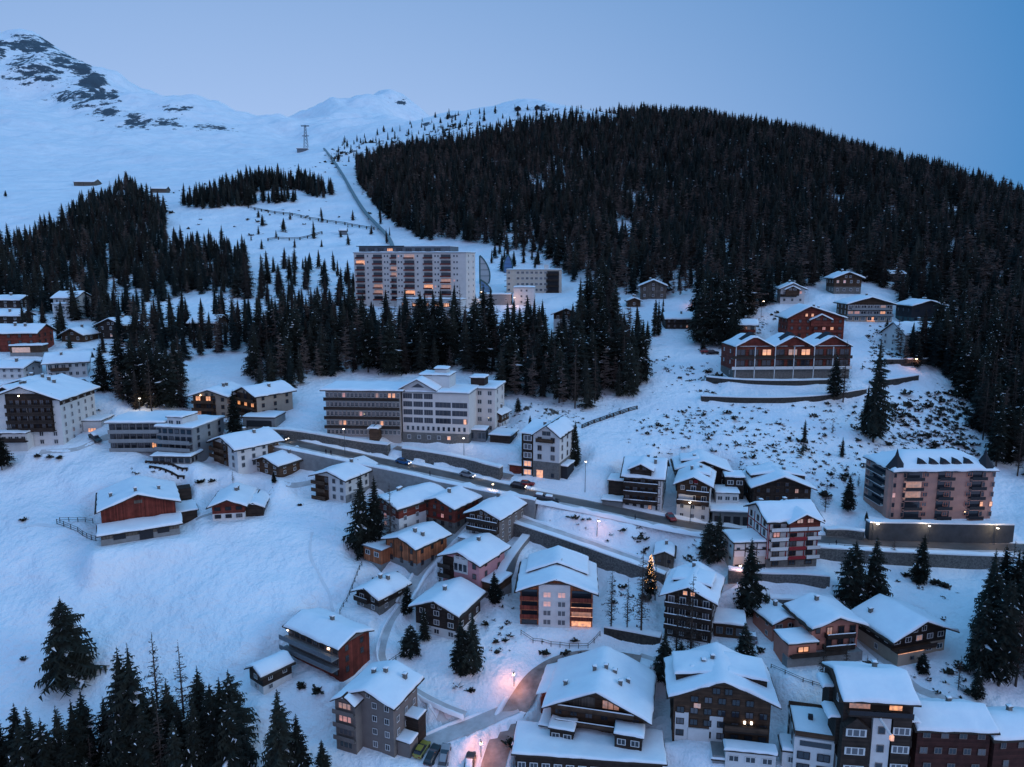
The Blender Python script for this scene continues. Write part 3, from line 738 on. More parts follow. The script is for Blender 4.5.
def ex_l18(root, W, Ht, D, fh, near):
    panel(root, 'timber_panel', 'timber', -W/2, -W*.06, .3, Ht, -.1)
    for k in (0, 1, 2):
        b = MB().box(-W/2-.2, -W*.06, -1.6, -.1, fh*k+.1, fh*k+.25).build('balcony', 'timber', root)
        MB().box(-W/2-.2, -W*.06, -1.66, -1.6, fh*k+.25, fh*k+1.15).build('railing', 'timber', b)
    MB().box(W/2-.04, W/2+.06, -.1, D, -3, fh*.9).build('base_wall', 'concrete', root)
H('chalet', 'white three storey house with brown balconies on its left corner beside the spruce trio', 331, 500, 30, 23, 14, -26, 'gf', 17, 3, (('white', 1.0),), 1.2, cols=4, sidecols=4, extra=ex_l18, skip=((0,0),(1,0),(2,0),(0,1)), frame='grey', **G)
H('chalet', 'white house with a dark red upper floor and lit windows behind the three tall spruces', 386, 527, 26, 23, 16, -42, 'gf', 17, 3, (('white', .55), ('redtimber', 1.0)), 1.1, cols=3, sidecols=4, lit=((0, 1), (0, 0), (1, 1)), chim=((-.3, .4), (-.1, .3)), **G)
def ex_l20(root, W, Ht, D, fh, near):
    panel(root, 'red_flag', 'red', -W*.04, W*.07, Ht*.42, Ht*.56, -.16)
    annex(root, -W/2-4, -W/2-.1, 2, D*.8, Ht*.5, 'darktimber')
H('chalet', 'dark red shingled chalet on a stone base with a red flag on its gable end', 439, 526, 31, 22, 13, -32, 'gf', 19, 3, (('stone', .3), ('redtimber', 1.0)), 1.2, cols=4, sidecols=4, extra=ex_l20, frame='timber', chim=((.1, .3),), lit={(1, 2): 'lit_pink'}, **G)
H('storage_shed', 'low dark shed with a flat snow roof behind the red flag chalet', 412, 505, 24, 7, 10, -30, 'flat', 0, 1, (('darktimber', 1.0),), .4, cols=2, sidecols=0, cat='shed')
def ex_l21(root, W, Ht, D, fh, near):
    annex(root, -W/2-.6, W/2+.2, -3.5, -.2, fh*1.15, 'white', wins=4)
    MB().box(W/2+.02, W/2+.12, -.05, D, -3, Ht-.2).build('shingle_wall', 'taupe', root)
H('chalet', 'brown chalet with pale balconies above a curved white ground floor beside the footpath', 484, 545, 30, 30, 14, -28, 'gf', 21, 4, (('white', .5), ('timber', 1.0)), 1.2, cols=(0, 3, 4, 4), sidecols=4, balc=((2, -1, 1, 1.4), (3, -1, 1, 1.2)), extra=ex_l21, frame='white', chim=((-.3, .7),), **G)
def ex_l22(root, W, Ht, D, fh, near):
    for j in range(5): panel(root, 'post', 'timber', -W/2+W*j/4-.12, -W/2+W*j/4+.12, fh*.5, Ht+.2, -.16)
    a = annex(root, -W/2-5.0, -W/2+1.0, -3.0, 3.5, fh*1.35, 'larchwood', wins=2, roofm='tin', th=.12)
H('chalet', 'orange larch clad house with a grey lean-to roof beside the lit lane', 402, 566, 30, 23, 13, -36, 'gf', 17, 2, (('concrete', .30), ('larchwood', 1.0)), 1.1, cols=3, sidecols=3, win=(.9, 1.3), extra=ex_l22, frame='timber', chim=((.2, .35), (.6, .4)), fwd=4, side=6, **G)
def ex_l23(root, W, Ht, D, fh, near):
    panel(root, 'bay_window', 'white', -W*.18, W*.20, Ht*.52, Ht+.6, -.14)
    for j in range(3): window(root, -W*.12+W*.125*j, -.2, Ht*.72, 1.2, Ht*.30, 'F', 'white', 'glass', 1, True)
    for k in (1, 2):
        b = MB().box(-W/2-.3, -W*.18, -1.8, -.1, fh*k, fh*k+.15).build('balcony', 'darktimber', root)
        MB().box(-W/2-.3, -W*.18, -1.86, -1.8, fh*k+.15, fh*k+1.1).build('railing', 'darktimber', b)
    panel(root, 'timber_panel', 'darktimber', -W/2, -W*.19, fh*.9, Ht, -.1)
    annex(root, W/2+.1, W/2+4, D*.1, D*.7, fh*.95, 'timber')
H('chalet', 'pink house with a white framed bay window and dark balconies', 461, 588, 36, 29, 14, -30, 'gf', 20, 3, (('candy', 1.0),), 1.2, cols=4, sidecols=2, extra=ex_l23, skip=((0,0),(1,0),(2,0),(1,1),(2,1),(2,2),(1,2)), frame='timber', **G)
H('cabin', 'small dark cabin with a steep snow roof beside the garden fence left of the lane', 368, 609, 22, 15, 11, -34, 'gf', 24, 2, (('stone', .4), ('darktimber', 1.0)), 1.0, cols=2, sidecols=2, balc=((1, -1, .2, 1.0),), gable=1, **G)
H('chalet', 'dark brown chalet with white windows and a white base behind the two garden spruces', 437, 636, 42, 27, 13, -24, 'gf', 21, 3, (('white', .33), ('darktimber', 1.0)), 1.3, cols=3, sidecols=3, frame='white', chim=((-.05, .4),), win=(1.4, 1.2), skip=((1, 0),), **G)
def ex_l26(root, W, Ht, D, fh, near):
    MB().box(W/2+.02, W/2+.12, -.1, D+.1, -1, Ht).build('red_wall', 'barnred', root)
    for k in (1, 2):
        b = MB().box(-W/2-.6, W/2+.1, -2.0, -.1, fh*k-.1, fh*k+.08).build('balcony', 'grey', root)
        MB().box(-W/2-.6, W/2+.1, -2.06, -2.0, fh*k+.08, fh*k+1.0).build('railing', 'tin', b)
    for x, z in ((-W*.48, fh*2.6), (W*.33, fh*2.5)):
        MB().box(x-.14, x+.14, -.5, -.2, z, z+.28).build('lamp', 'bulb', root)
H('chalet', 'long red chalet with two glazed balcony floors seen corner on above the lower yard', 314, 667, 50, 31, 10, -35, 'gs', 18, 3, (('redtimber', .34), ('taupe', 1.0)), .9, cols=8, sidecols=2, win=(1.7, 1.9), extra=ex_l26, frame='timber', lit={(2, 6): 'lit_dim'}, **G)
H('cabin', 'tiny white based hut with a dark upper floor at the edge of the snow field', 257, 690, 13, 18, 8, -40, 'gf', 28, 2, (('white', .42), ('darktimber', 1.0)), .7, cols=1, sidecols=2, win=(1.2, 1.0), gable=0, cat='hut')
def ex_b12(root, W, Ht, D, fh, near):
    # oriel bay at the left of the gable
    xa, xb = -W/2-.6, -W*.14
    MB().prism([(xa, -3), (xb, -3), (xb, Ht-.2), ((xa+xb)/2, Ht+.9), (xa, Ht-.2)], -2.2, 0).build('bay', 'taupe', root)
    xm = (xa+xb)/2
    rr = MB().prism([(xa-.6, Ht-.6), (xm, Ht+.95), (xb+.6, Ht-.6), (xb+.6, Ht-.4), (xm, Ht+1.15), (xa-.6, Ht-.4)], -3, .2).build('bay_roof', 'roofwood', root)
    snowcap(xa-.55, xb+.55, -2.95, .1, lambda x, y: Ht+.95-abs(x-xm)*(1.55/(xb-xm+.6)), .4, 31, base=.2).build('bay_snow', 'snow', rr, smooth=True)
    for k in range(4):
        window(root, xm, -2.28, fh*(k+.55), (xb-xa)*.7, fh*.5, 'F', 'taupe', ('glass', 'glass_dim', 'lit_pink', 'lit_dim')[k], 3, True)
        if k: 
            b = MB().box(xa-.1, xb+.1, -3.0, -2.2, fh*k-.1, fh*k+.05).build('balcony', 'taupe', root)
            MB().box(xa-.1, xb+.1, -3.06, -3.0, fh*k+.05, fh*k+.85).build('railing', 'taupe', b)
    annex(root, W/2+.1, W/2+2.8, 1, D*.45, fh*1.0, 'taupe')
    annex(root, W/2+.1, W/2+2.8, D*.48, D*.8, fh*2.1, 'darktimber')
H('town_house', 'grey brown four storey house with a left bay and snowy roof above the parked cars', 370, 749, 48, 51, 11, -22, 'gf', 20, 4, (('taupe', 1.0),), 1.1, cols=4, sidecols=3, extra=ex_b12, skip=((0,0),(1,0),(2,0),(3,0),(0,1),(1,1),(2,1),(3,1)), frame='white', chim=((-.35, .55), (.1, .6), (.75, .75)), gable=1, **G)
# ---- centre hotels
def ex_big(root, W, Ht, D, fh, near):
    stacks = [(-.96, -.80), (-.65, -.48), (-.33, -.22), (-.085, .10), (.26, .42), (.56, .74)]
    for k in range(1, 9):
        for i, (a, b) in enumerate(stacks):
            if (k, i) == (0, 0): continue
            lit = (k * 5 + i * 7) % 11
            pane = 'lit' if (k, i) in ((2, 3), (7, 0), (3, 4)) else ('lit_dim' if lit in (0, 6) else 'glass')
            xa, xb = a*W/2, b*W/2
            bo = MB().box(xa, xb, -1.3, -.05, fh*k-.1, fh*k+.12).build('balcony', 'warmwhite', root)
            MB().box(xa, xb, -1.36, -1.3, fh*k+.12, fh*k+.80).build('railing', 'redtimber', bo)
            MB().box(xa+.15, xb-.15, -.10, -.02, fh*k+.15, fh*k+2.05).build('glazing', pane, bo)
        for x in (-.72, -.41, -.16, .18, .49, .82):
            window(root, x*W/2 - .7, -.06, fh*(k+.5), .8, 1.0, 'F', 'white', 'lit_pink' if (k + int(x*50)) % 9 == 0 else 'glass', 1, False)
            if (k*3+int(x*100)) % 3: window(root, x*W/2 + .7, -.06, fh*(k+.5), .8, 1.0, 'F', 'white', 'glass', 1, False)
    pent = MB().box(-W*.46, W*.36, 1.2, D-1.5, Ht+.2, Ht+3.0).build('penthouse', 'tin', root)
    MB().box(-W*.48, -W*.05, .4, D-1, Ht+3.0, Ht+3.3).build('penthouse_roof', 'slate', pent)
    snowcap(-W*.05, W*.36, 1.2, D-1.5, lambda x, y: Ht+3.0, .35, 4, grid=5).build('penthouse_snow', 'snow', pent, smooth=True)
    for j in range(9): window(pent, -W*.43+W*.76*j/9, 1.15, Ht+1.5, 3.2, 1.4, 'F', 'metal', 'lit' if j == 3 else 'glass', 3, False)
    an = annex(root, -W*.05, W*.5, -9, -.3, 4.0, 'white', sink=6)
    for j in range(5): window(an, W*.02+W*.45*j/5, -9.1, 1.7, 3.0, 1.7, 'F', 'timber', 'lit', 3, False)
H('slab_hotel', 'long ten storey white slab hotel with six stacks of balconies above the spruce belt', 410, 307, 111, 54, 15, -13, 'flat', 0, 9, (('warmwhite', 1.0),), .3, cols=0, sidecols=2, win=(1.0, 1.1), extra=ex_big, roofmat='concrete', cat='hotel', snow=.35)
def ex_m3(root, W, Ht, D, fh, near):
    panel(root, 'recess_shade_panel', 'slate', W*.22, W*.45, .4, Ht-.5, -.1)  # flat dark panel; shade behind the balconies is put into its colour
    for k in range(4):
        b = MB().box(W*.22, W*.45, -1.0, -.1, fh*k+.1, fh*k+.3).build('balcony', 'darktimber', root)
        MB().box(W*.22, W*.45, -1.06, -1.0, fh*k+.3, fh*k+1.1).build('railing', 'darktimber', b)
        b = MB().box(-W/2-1.2, -W/2-.05, 1, D*.7, fh*k+.1, fh*k+.3).build('balcony', 'grey', root)
    MB().box(W*.18, W*.26, 3, 6, Ht+.28, Ht+2.6).box(W*.08, W*.10, 3, 4, Ht+.28, Ht+1.7).build('roof_shaft', 'white', root)
H('cream_hotel', 'cream four storey flat roofed hotel with dark balconies on its right beside the glass sails', 534, 293, 55, 23, 12, -2, 'flat', 0, 4, (('cream', 1.0),), .25, cols=12, sidecols=2, win=(1.5, 1.35), skip=tuple((i, j) for i in range(4) for j in (1, 9, 10, 11)), extra=ex_m3, roofmat='concrete', cat='hotel', snow=.25)
H('town_house', 'small blue white cube building below the cream hotel', 524, 305, 21, 17, 9, -4, 'flat', 0, 3, (('white', 1.0),), .2, cols=4, win=(.9, 1.1), skip=((0,0),(1,0),(2,0),(0,3),(1,3),(2,3)), roofmat='concrete', **G)
H('town_house', 'low grey service building with a snow roof between slab hotel and white cube', 496, 305, 30, 10, 10, -4, 'flat', 0, 1, (('grey', 1.0),), .2, cols=3, roofmat='concrete', **G)
H('chalet', 'white chalet with a dark timber gable below the cream hotel among spruces', 566, 334, 25, 20, 12, -8, 'gf', 22, 3, (('white', .75), ('timber', 1.0)), 1.2, cols=3, chim=((.5, .5),), **G)
def ex_m5(root, W, Ht, D, fh, near):
    for k in range(1, 5):
        b = MB().box(-W/2-.2, W/2, -1.5, -.05, fh*k-.12, fh*k+.08).build('balcony', 'grey', root)
        MB().box(-W/2-.2, W/2, -1.56, -1.5, fh*k+.08, fh*k+1.0).build('railing', 'darktimber', b)
    a = MB().prism([(W*.12, -2), (W*.24, -2), (W*.24, 3.0), (W*.18, 4.3), (W*.12, 3.0)], -4, -.1).build('porch', 'timber', root)
    snowcap(W*.105, W*.255, -4.6, -.2, lambda x, y: 4.4-abs(x-W*.18)*.55, .4, 8, base=.02).build('porch_snow', 'snow', a, smooth=True)
H('long_hotel', 'long grey five storey hotel with dark balcony bands and flat snow roof above the road', 364, 437, 74, 46, 13, -4, 'flat', 0, 5, (('warmgrey', 1.0),), 1.3, cols=18, sidecols=2, win=(1.3, 1.5), frame='white', extra=ex_m5, lit={(4, 12): 'lit_dim', (4, 15): 'lit', (4, 16): 'lit', (1, 4): 'lit', (1, 13): 'lit', (1, 3): 'lit_dim', (2, 8): 'lit_pink', (4, 4): 'lit_pink'}, cat='hotel', sink=7)
def ex_m6(root, W, Ht, D, fh, near):
    MB().box(-W/2-.05, W/2+.06, -.6, D, -6, fh*1.0).build('base_wall', 'stone', root)
    # loggia bands
    for k in range(2, 6):
        for (a, b) in ((-.97, -.70), (-.66, -.38), (-.34, -.08), (.0, .46), (.50, .95)):
            if k == 5 and a >= 0: continue
            lo = MB().box(a*W/2, b*W/2, -.06, -.01, fh*k+.55, fh*k+2.1).build('loggia', 'glass' if (k, a) != (2, .50) else 'glass_dim', root)
            for j in range(1, 4): 
                x = (a + (b-a)*j/4)*W/2; MB().box(x-.05, x+.05, -.09, -.06, fh*k+.55, fh*k+2.1).build('mullion', 'taupe', lo)
    MB().box(W*.42, W*.46, -.12, -.06, fh*2+.6, fh*2+2.0).build('lit_loggia', 'lit', root)
    for j in range(12):
        window(root, -W*.46+W*.93*(j+.5)/12, -.06, fh*1.55, .9, 1.5, 'F', 'white', 'glass', 1, False)
    for j in range(5): window(root, -W*.44+W*.9*(j+.3)/6, -.68, fh*.5, 1.1, 1.2, 'F', 'white', 'glass_dim' if j != 4 else 'lit', 1, False)
    # gable over the left half
    xl, xr = -W/2, -W*.02; xm = (xl+xr)/2; hh = 2.6; y1 = D*.7; z = Ht
    MB().prism([(xl, z-.1), (xr, z-.1), (xr, z+1.2), (xm, z+1.2+hh), (xl, z+1.2)], 0, y1).build('gable', 'white', root)
    k = hh/(xm-xl); o2 = 1.1
    gr = MB().prism([(xl-o2, z+1.2-o2*k), (xm, z+1.2+hh), (xr+o2, z+1.2-o2*k), (xr+o2, z+1.4-o2*k), (xm, z+1.4+hh), (xl-o2, z+1.4-o2*k)], -1.2, y1).build('gable_roof', 'roofwood', root)
    snowcap(xl-o2+.05, xr+o2-.05, -1.1, y1, lambda x, y: z+1.2+hh-abs(x-xm)*k, .45, 3, base=.2).build('gable_snow', 'snow', gr, smooth=True)
    for i in (-1, 1): MB().prism([(xm+i*1.0-1.0, z+1.5), (xm+i*1.0+1.0, z+1.5), (xm+i*1.0+(1.0 if i < 0 else -1.0), z+2.9-.2)] if i < 0 else [(xm, z+1.5), (xm+2.0, z+1.5), (xm+.05, z+2.7)], -.1, -.02).build('gable_window', 'glass', root)
    annex(root, -W*.30, W*.15, D*.35, D*.9, Ht+4.4, 'white', zb=Ht, wins=0)
    annex(root, -W*.1, W*.08, D*.5, D*.8, Ht+6.0, 'white', zb=Ht+4.4, wins=0)
H('gabled_hotel', 'white hotel with loggia bands, small gable and stone base beside the long grey hotel', 436, 441, 66, 48, 14, -10, 'flat', 0, 6, (('warmwhite', 1.0),), .5, cols=0, sidecols=0, extra=ex_m6, cat='hotel', sink=7, roofmat='concrete')
def ex_m6b(root, W, Ht, D, fh, near):
    annex(root, -W*.35, W*.1, 2, 7, Ht+3.0, 'darktimber', zb=Ht, wins=0)
H('hotel_wing', 'set back white hotel wing with a square brown roof cabin right of the loggia hotel', 480, 432, 30, 43, 13, -12, 'flat', 0, 5, (('warmwhite', 1.0),), .5, cols=3, sidecols=2, win=(1.4, 1.5), split=2, extra=ex_m6b, skip=tuple((i, 0) for i in range(5)), cat='hotel', sink=7, roofmat='concrete')
H('cabin', 'small timber chalet with a snowy gable stuck beside the white hotel wing', 494, 428, 14, 14, 7, -20, 'gf', 25, 2, (('white', .4), ('timber', 1.0)), .8, cols=2, gable=0, **G)
H('glass_kiosk', 'low glass kiosk with snow on top at the corner of the white hotel', 478, 441, 15, 10, 5, -8, 'flat', 0, 1, (('tin', 1.0),), .3, cols=4, win=(1.4, 1.8), frame='metal', cat='kiosk')
H('carport', 'snow covered carport with parked cars above the road bend', 500, 443, 20, 7, 8, -16, 'flat', 0, 1, (('darktimber', 1.0),), .5, cols=0, sidecols=0, cat='carport')
def ex_m7(root, W, Ht, D, fh, near):
    # dark glazed stair bay on the left
    xa, xb = -W/2-3.6, -W/2+.1
    MB().box(xa, xb, .3, D*.8, -3, Ht+.2).build('bay', 'darktimber', root)
    snowcap(xa-.5, xb+.6, -.3, D*.8+.5, lambda x, y: Ht+.25+(y)*.12, .45, 12).build('bay_snow', 'snow', root, smooth=True)
    for k in range(5): window(root, (xa+xb)/2, .22, fh*(k+.55), 2.4, 1.6, 'F', 'white', 'lit' if k in (0, 1) else 'glass_dim', 2, True)
    MB().box(-W/2-.04, W/2+.05, -.08, D*.98, -4, fh*2.0).build('base_wall', 'stone', root)
    MB().box(-W*.36, -W*.12, -.14, -.06, .2, 2.4).build('arched_door', 'lit', root)
    window(root, W*.25, -.14, fh*.5, 1.1, 1.5, 'F', 'taupe', 'glass', 1, True)
    b = MB().box(-W*.36, W*.30, -1.1, -.08, Ht*.86, Ht*.88).build('balcony', 'timber', root)
    MB().box(-W*.36, W*.30, -1.16, -1.1, Ht*.88, Ht*.88+.9).build('railing', 'timber', b)
    annex(root, W/2+.1, W/2+1.9, D*.1, D*.55, fh*1.5, 'slate', wins=0)
    annex(root, xa-4, xa-.1, 1, 6, 2.6, 'redtimber', wins=0)
H('corner_house', 'white house on stone base with dark glazed bay and lit arches on the road', 546, 479, 26, 43, 14, -22, 'gf', 36, 5, (('white', 1.0),), .6, cols=2, sidecols=3, win=(1.2, 1.5), skip=((0,0),(0,1),(1,0),(1,1)), extra=ex_m7, gable=2, frame='taupe', chim=((-.5, .3),), sink=6, sideskip=((0,0),(0,1),(0,2),(1,0),(1,1),(1,2)), **G)
# ---- middle right along the road
def ex_m8(root, W, Ht, D, fh, near):
    MB().box(W/2+.0, W/2+.1, -.1, D, -3, Ht-.1).build('side_wall', 'white', root)
    MB().box(W*.40, W/2+.06, -.15, -.04, .1, Ht-.2).build('corner_wall', 'white', root)
    annex(root, -W/2-4.5, -W/2-.1, 3, 9, Ht*.72, 'darktimber')
    annex(root, -W/2-5.5, -W/2-.1, -1, 2.9, Ht*.25, 'concrete')
H('inn', 'dark timber inn with stacked balconies and a snowy dormer gable above the main road', 642, 511, 38, 34, 13, -16, 'gs', 26, 4, (('white', .22), ('darktimber', 1.0)), 1.0, cols=5, sidecols=4, balc=((1, -1, .78, 1.3), (2, -1, .78, 1.3), (3, -1, .78, 1.2)), cross=((-.12, 5.5, -.3, 1.22, 'darktimber', 8.0),), extra=ex_m8, chim=((.55, .35), (.1, .6)), frame='timber', lit={(0, 3): 'lit_dim'}, cat='inn')
def ex_m9(root, W, Ht, D, fh, near):
    panel(root, 'balcony_glazing', 'white', -W*.45, W*.0, fh*1.95, fh*2.8, -.16)
    MB().box(W/2, W/2+.1, -.05, D, -3, Ht*.9).build('side_wall', 'white', root)
    panel(root, 'round_emblem', 'red', W*.0, W*.14, Ht+.3, Ht+1.2, -.16)
H('chalet', 'chalet with a striped timber gable over a white base right of the dark inn', 692, 521, 32, 37, 13, -18, 'gf', 25, 4, (('white', .42), ('timber', 1.0)), 1.1, cols=3, sidecols=3, balc=((2, -1, 1, 1.4), (3, -.4, 1, 1.2)), shed=((1, .35, .75, .9),), extra=ex_m9, frame='white', **G)
H('chalet', 'big dark roofed chalet behind the striped gable house on the slope', 702, 492, 52, 22, 10, -8, 'gf', 20, 3, (('darktimber', 1.0),), 1.1, cols=5, shed=((-1, .2, .8, .8),), chim=((-.3, .4),), gable=3, **G)
def ex_m10(root, W, Ht, D, fh, near):
    annex(root, -W*.35, W*.25, 5, 11, Ht+3.4, 'white', wins=3, zb=Ht)
    annex(root, -W*.05, W*.45, 9, 15, Ht+6.6, 'darktimber', wins=2, zb=Ht-1)
    for j in range(4): MB().box(-W/2+W*(j+.2)/4, -W/2+W*(j+.9)/4, -.1, -.02, .1, Ht-1.2).build('garage_door', 'slate', root)
H('shop', 'low dark garage row with stepped white offices above it on the road', 731, 527, 38, 15, 12, -8, 'flat', 0, 1, (('concrete', 1.0),), .8, cols=0, sidecols=0, extra=ex_m10, roofmat='tin', cat='shop')
H('chalet', 'wide black brown chalet with a deep snowy gable above the half timbered house', 781, 511, 57, 24, 12, -4, 'gf', 21, 3, (('darktimber', 1.0),), 1.2, cols=6, shed=((-1, .35, .9, .95), (1, .35, .9, .95)), gable=2, frame='timber', lit={(2, 4): 'lit_dim'}, **G)
def ex_m12(root, W, Ht, D, fh, near):
    for i, (a, b, ms) in enumerate(((-.48, -.14, ('white', 'white', 'white', 'white')), (-.12, .22, ('red', 'red', 'red', 'white')), (.24, .5, ('white', 'white', 'white', 'white')))):
        for k in range(1, 5):
            bo = MB().box(a*W, b*W, -1.3, -.05, fh*k-.1, fh*k+.1).build('balcony', 'timber', root)
            MB().box(a*W, b*W, -1.36, -1.3, fh*k+.1, fh*k+.95).build('railing', ms[k-1], bo)
    MB().box(-W/2-.03, W/2+.03, -.05, D*.5, -5, fh*.98).build('base_wall', 'stone', root)
    for x in (-.48, -.13, .23, .485): panel(root, 'beam', 'red', x*W-.12, x*W+.12, fh, Ht, -.1)
    for k in range(1, 5):
        MB().box(-W/2-.1, -W/2-.02, 0, D, fh*k-.12, fh*k+.12).build('beam', 'red', root)
    for j in range(4): MB().box(-W/2-.1, -W/2-.02, D*j/3.05, D*j/3.05+.24, fh, Ht).build('beam', 'red', root)
H('half_timbered_house', 'tall white and red half timbered house with red balconies below the road', 791, 567, 50, 47, 13, 7, 'gs', 24, 5, (('white', 1.0),), 1.0, cols=3, sidecols=3, win=(1.8, 1.5), cross=((.34, 7.6, -1.2, .98, 'redtimber', 9),), extra=ex_m12, lit={(3, 0): 'lit_pink'} | {'g': 1}, chim=((-.6, .9), (.3, .8)), frame='timber', sink=6, **G)
def ex_m12b(root, W, Ht, D, fh, near):
    for x in (-.5, -.17, .17, .49): panel(root, 'beam', 'timber', x*W-.1, x*W+.1, Ht*.45, Ht, -.09)
    panel(root, 'beam', 'timber', -W/2, W/2, Ht*.70, Ht*.74, -.10)
    panel(root, 'dark_plinth', 'slate', -W*.46, W*.46, -1.0, Ht*.12, -.1)
H('annex_house', 'small white flat roofed house with timber lines left of the half timbered house', 750, 567, 34, 24, 9, 4, 'flat', 0, 2, (('cream', .45), ('white', 1.0)), .4, cols=(0, 4), sidecols=2, win=(.8, .6), extra=ex_m12b, frame='timber', **G)
def ex_pink(root, W, Ht, D, fh, near):
    for (a, b) in ((-.27, -.10), (.06, .20), (.38, .52)):
        for k in range(5):
            xa, xb = (a-.12)*W, (b-.12)*W
            re = MB().box(xa, xb, -.08, -.01, fh*k+.2, fh*k+2.45).build('loggia', 'lit_dim' if (k, a) in ((3, -.27), (2, -.27)) else 'glass', root)
            bo = MB().box(xa-.1, xb+.1, -1.2, -.05, fh*k-.05, fh*k+.15).build('balcony', 'pink', root)
            MB().box(xa-.1, xb+.1, -1.26, -1.2, fh*k+.15, fh*k+1.0).build('railing', 'slate', bo)
    for k in range(1, 5):
        b = MB().box(-W/2-1.2, -W/2-.04, D*.22, D*.82, fh*k-.05, fh*k+.15).build('balcony', 'white', root)
        MB().box(-W/2-1.26, -W/2-1.2, D*.22, D*.82, fh*k+.15, fh*k+.95).build('railing', 'slate', b)
        MB().box(-W/2-.1, -W/2-.02, D*.22, D*.82, fh*k+.2, fh*k+2.4).build('loggia', 'glass', root)
    for cx in (-.5, .5):
        x = cx*W + (1.6 if cx < 0 else -1.6); mb = MB(); n = 8; r = 2.3
        ring = lambda rr, z: [(x+rr*math.cos(R_(22.5+45*i)), 2.0+rr*math.sin(R_(22.5+45*i)), z) for i in range(8)]
        mb.add(ring(r, -4) + ring(r, Ht), [(i, (i+1) % 8, 8+(i+1) % 8, 8+i) for i in range(8)])
        tw = mb.build('tower', 'pink', root)
        c = MB(); c.add(ring(r+.25, Ht+.1) + ring(1.3, Ht+2.0) + ring(.5, Ht+3.4) + [(x, 2.0, Ht+5.4)], [(i, (i+1) % 8, 8+(i+1) % 8, 8+i) for i in range(8)] + [(8+i, 8+(i+1) % 8, 16+(i+1) % 8, 16+i) for i in range(8)] + [(16+i, 16+(i+1) % 8, 24) for i in range(8)] + [tuple(range(7, -1, -1))])
        c.build('spire', 'slate', tw)
        for k in range(5):
            for s in (-1, 1): window(tw, x+s*1.25, 2.0-r*.93-.06, fh*(k+.52), .9, 1.4, 'F', 'pink', 'lit_pink' if (k, s) == (2, -1) and cx < 0 else 'lit' if (k == 1 and cx > 0) else 'glass', 1, True)
    t = math.tan(R_(28))
    for j in range(5):
        x = -W*.26 + W*.60*(j+.5)/5.2; w2 = 1.35; yb = 1.2
        z = Ht + .5
        d = MB().prism([(x-w2, z), (x+w2, z), (x+w2, z+.9), (x, z+2.0), (x-w2, z+.9)], yb, 5.2).build('dormer', 'slate', root)
        window(d, x, yb-.05, z+.75, 1.4, .9, 'F', 'slate', 'glass', 2, True)
H('pink_hotel', 'large pink five storey apartment hotel with corner towers and black spires on the right', 940, 519, 100, 49, 14, 2, 'hip', 28, 5, (('pink', 1.0),), .7, cols=14, sidecols=5, win=(1.5, 1.2), split=2, extra=ex_pink, frame='rose', skip=tuple((i, j) for i in range(5) for j in (0, 1, 2, 3, 5, 6, 8, 9, 11, 12, 13)), sideskip=tuple((i, j) for i in range(5) for j in (1, 2, 3)), cat='apartment hotel', sink=6, roofmat='slate', keep=.2)
# ---- upper right hillside
def ex_r1(root, W, Ht, D, fh, near):
    n = 3; bw = W/n
    for i in range(n):
        x = -W/2 + bw*(i+.5); hh = 3.6; k = hh/(bw/2)
        MB().prism([(x-bw/2+.05, Ht-.1), (x+bw/2-.05, Ht-.1), (x+bw/2-.05, Ht+.1), (x, Ht+hh), (x-bw/2+.05, Ht+.1)], .1, D*.8).build('gable', 'redtimber', root)
        rr = MB().prism([(x-bw/2, Ht), (x, Ht+hh), (x+bw/2, Ht), (x+bw/2, Ht+.22), (x, Ht+hh+.22), (x-bw/2, Ht+.22)], -1.3, D*.9).build('gable_roof', 'roofwood', root)
        snowcap(x-bw/2+.03, x+bw/2-.03, -1.25, D*.9, lambda X, Y: Ht+hh-abs(X-x)*k, .42, i+3, base=.22).build('gable_snow', 'snow', rr, smooth=True)
        # dark clerestory wedge with its own snowy top
        dq = MB().prism([(x-bw*.28, Ht+hh*.62), (x, Ht+hh*.18), (x+bw*.28, Ht+hh*.62), (x, Ht+hh*1.35)], 1.8, 5.5).build('clerestory', 'slate', root)
        for j in range(3):
            xx = x - bw/2 + bw*(j+.5)/3
            for kf in (1, 2): window(root, xx, -.1, fh*(kf+.52), bw*.26, fh*.62, 'F', 'timber', 'lit' if (i, j, kf) in ((0, 2, 2), (1, 2, 2)) else 'lit_dim' if (i, j, kf) == (1, 1, 2) else 'glass', 2, False)
        for xx in (x-bw/2+.2, x): MB().box(xx-.12, xx+.12, -1.5, -1.25, 0, Ht+.2).build('post', 'white', root)
    for kf, m in ((1, 'white'), (2, 'darktimber')):
        b = MB().box(-W/2-1, W/2, -1.4, -.05, fh*kf-.2, fh*kf).build('balcony', 'concrete', root)
        MB().box(-W/2-1, W/2, -1.5, -1.4, fh*kf-.1, fh*kf+.9).build('railing', m, b)
H('row_house', 'red timber row with three zigzag snow gables and a long white balcony rail', 791, 379, 116, 32, 13, 3, 'flat', 0, 3, (('stone', .3), ('redtimber', 1.0)), .1, cols=0, sidecols=2, extra=ex_r1, cat='row house', snow=.2, sink=5)
H('chalet', 'cream sided house with lit red brown balconies left of the big red chalet', 741, 345, 28, 20, 11, -14, 'gs', 14, 3, (('cream', 1.0),), 1.0, cols=4, sidecols=2, balc=((1, -.9, .95, 1.2, 'redtimber'), (2, -.9, .95, 1.2, 'redtimber')), lit=((2, 1), (2, 2), (1, 1)), frame='timber', **G)
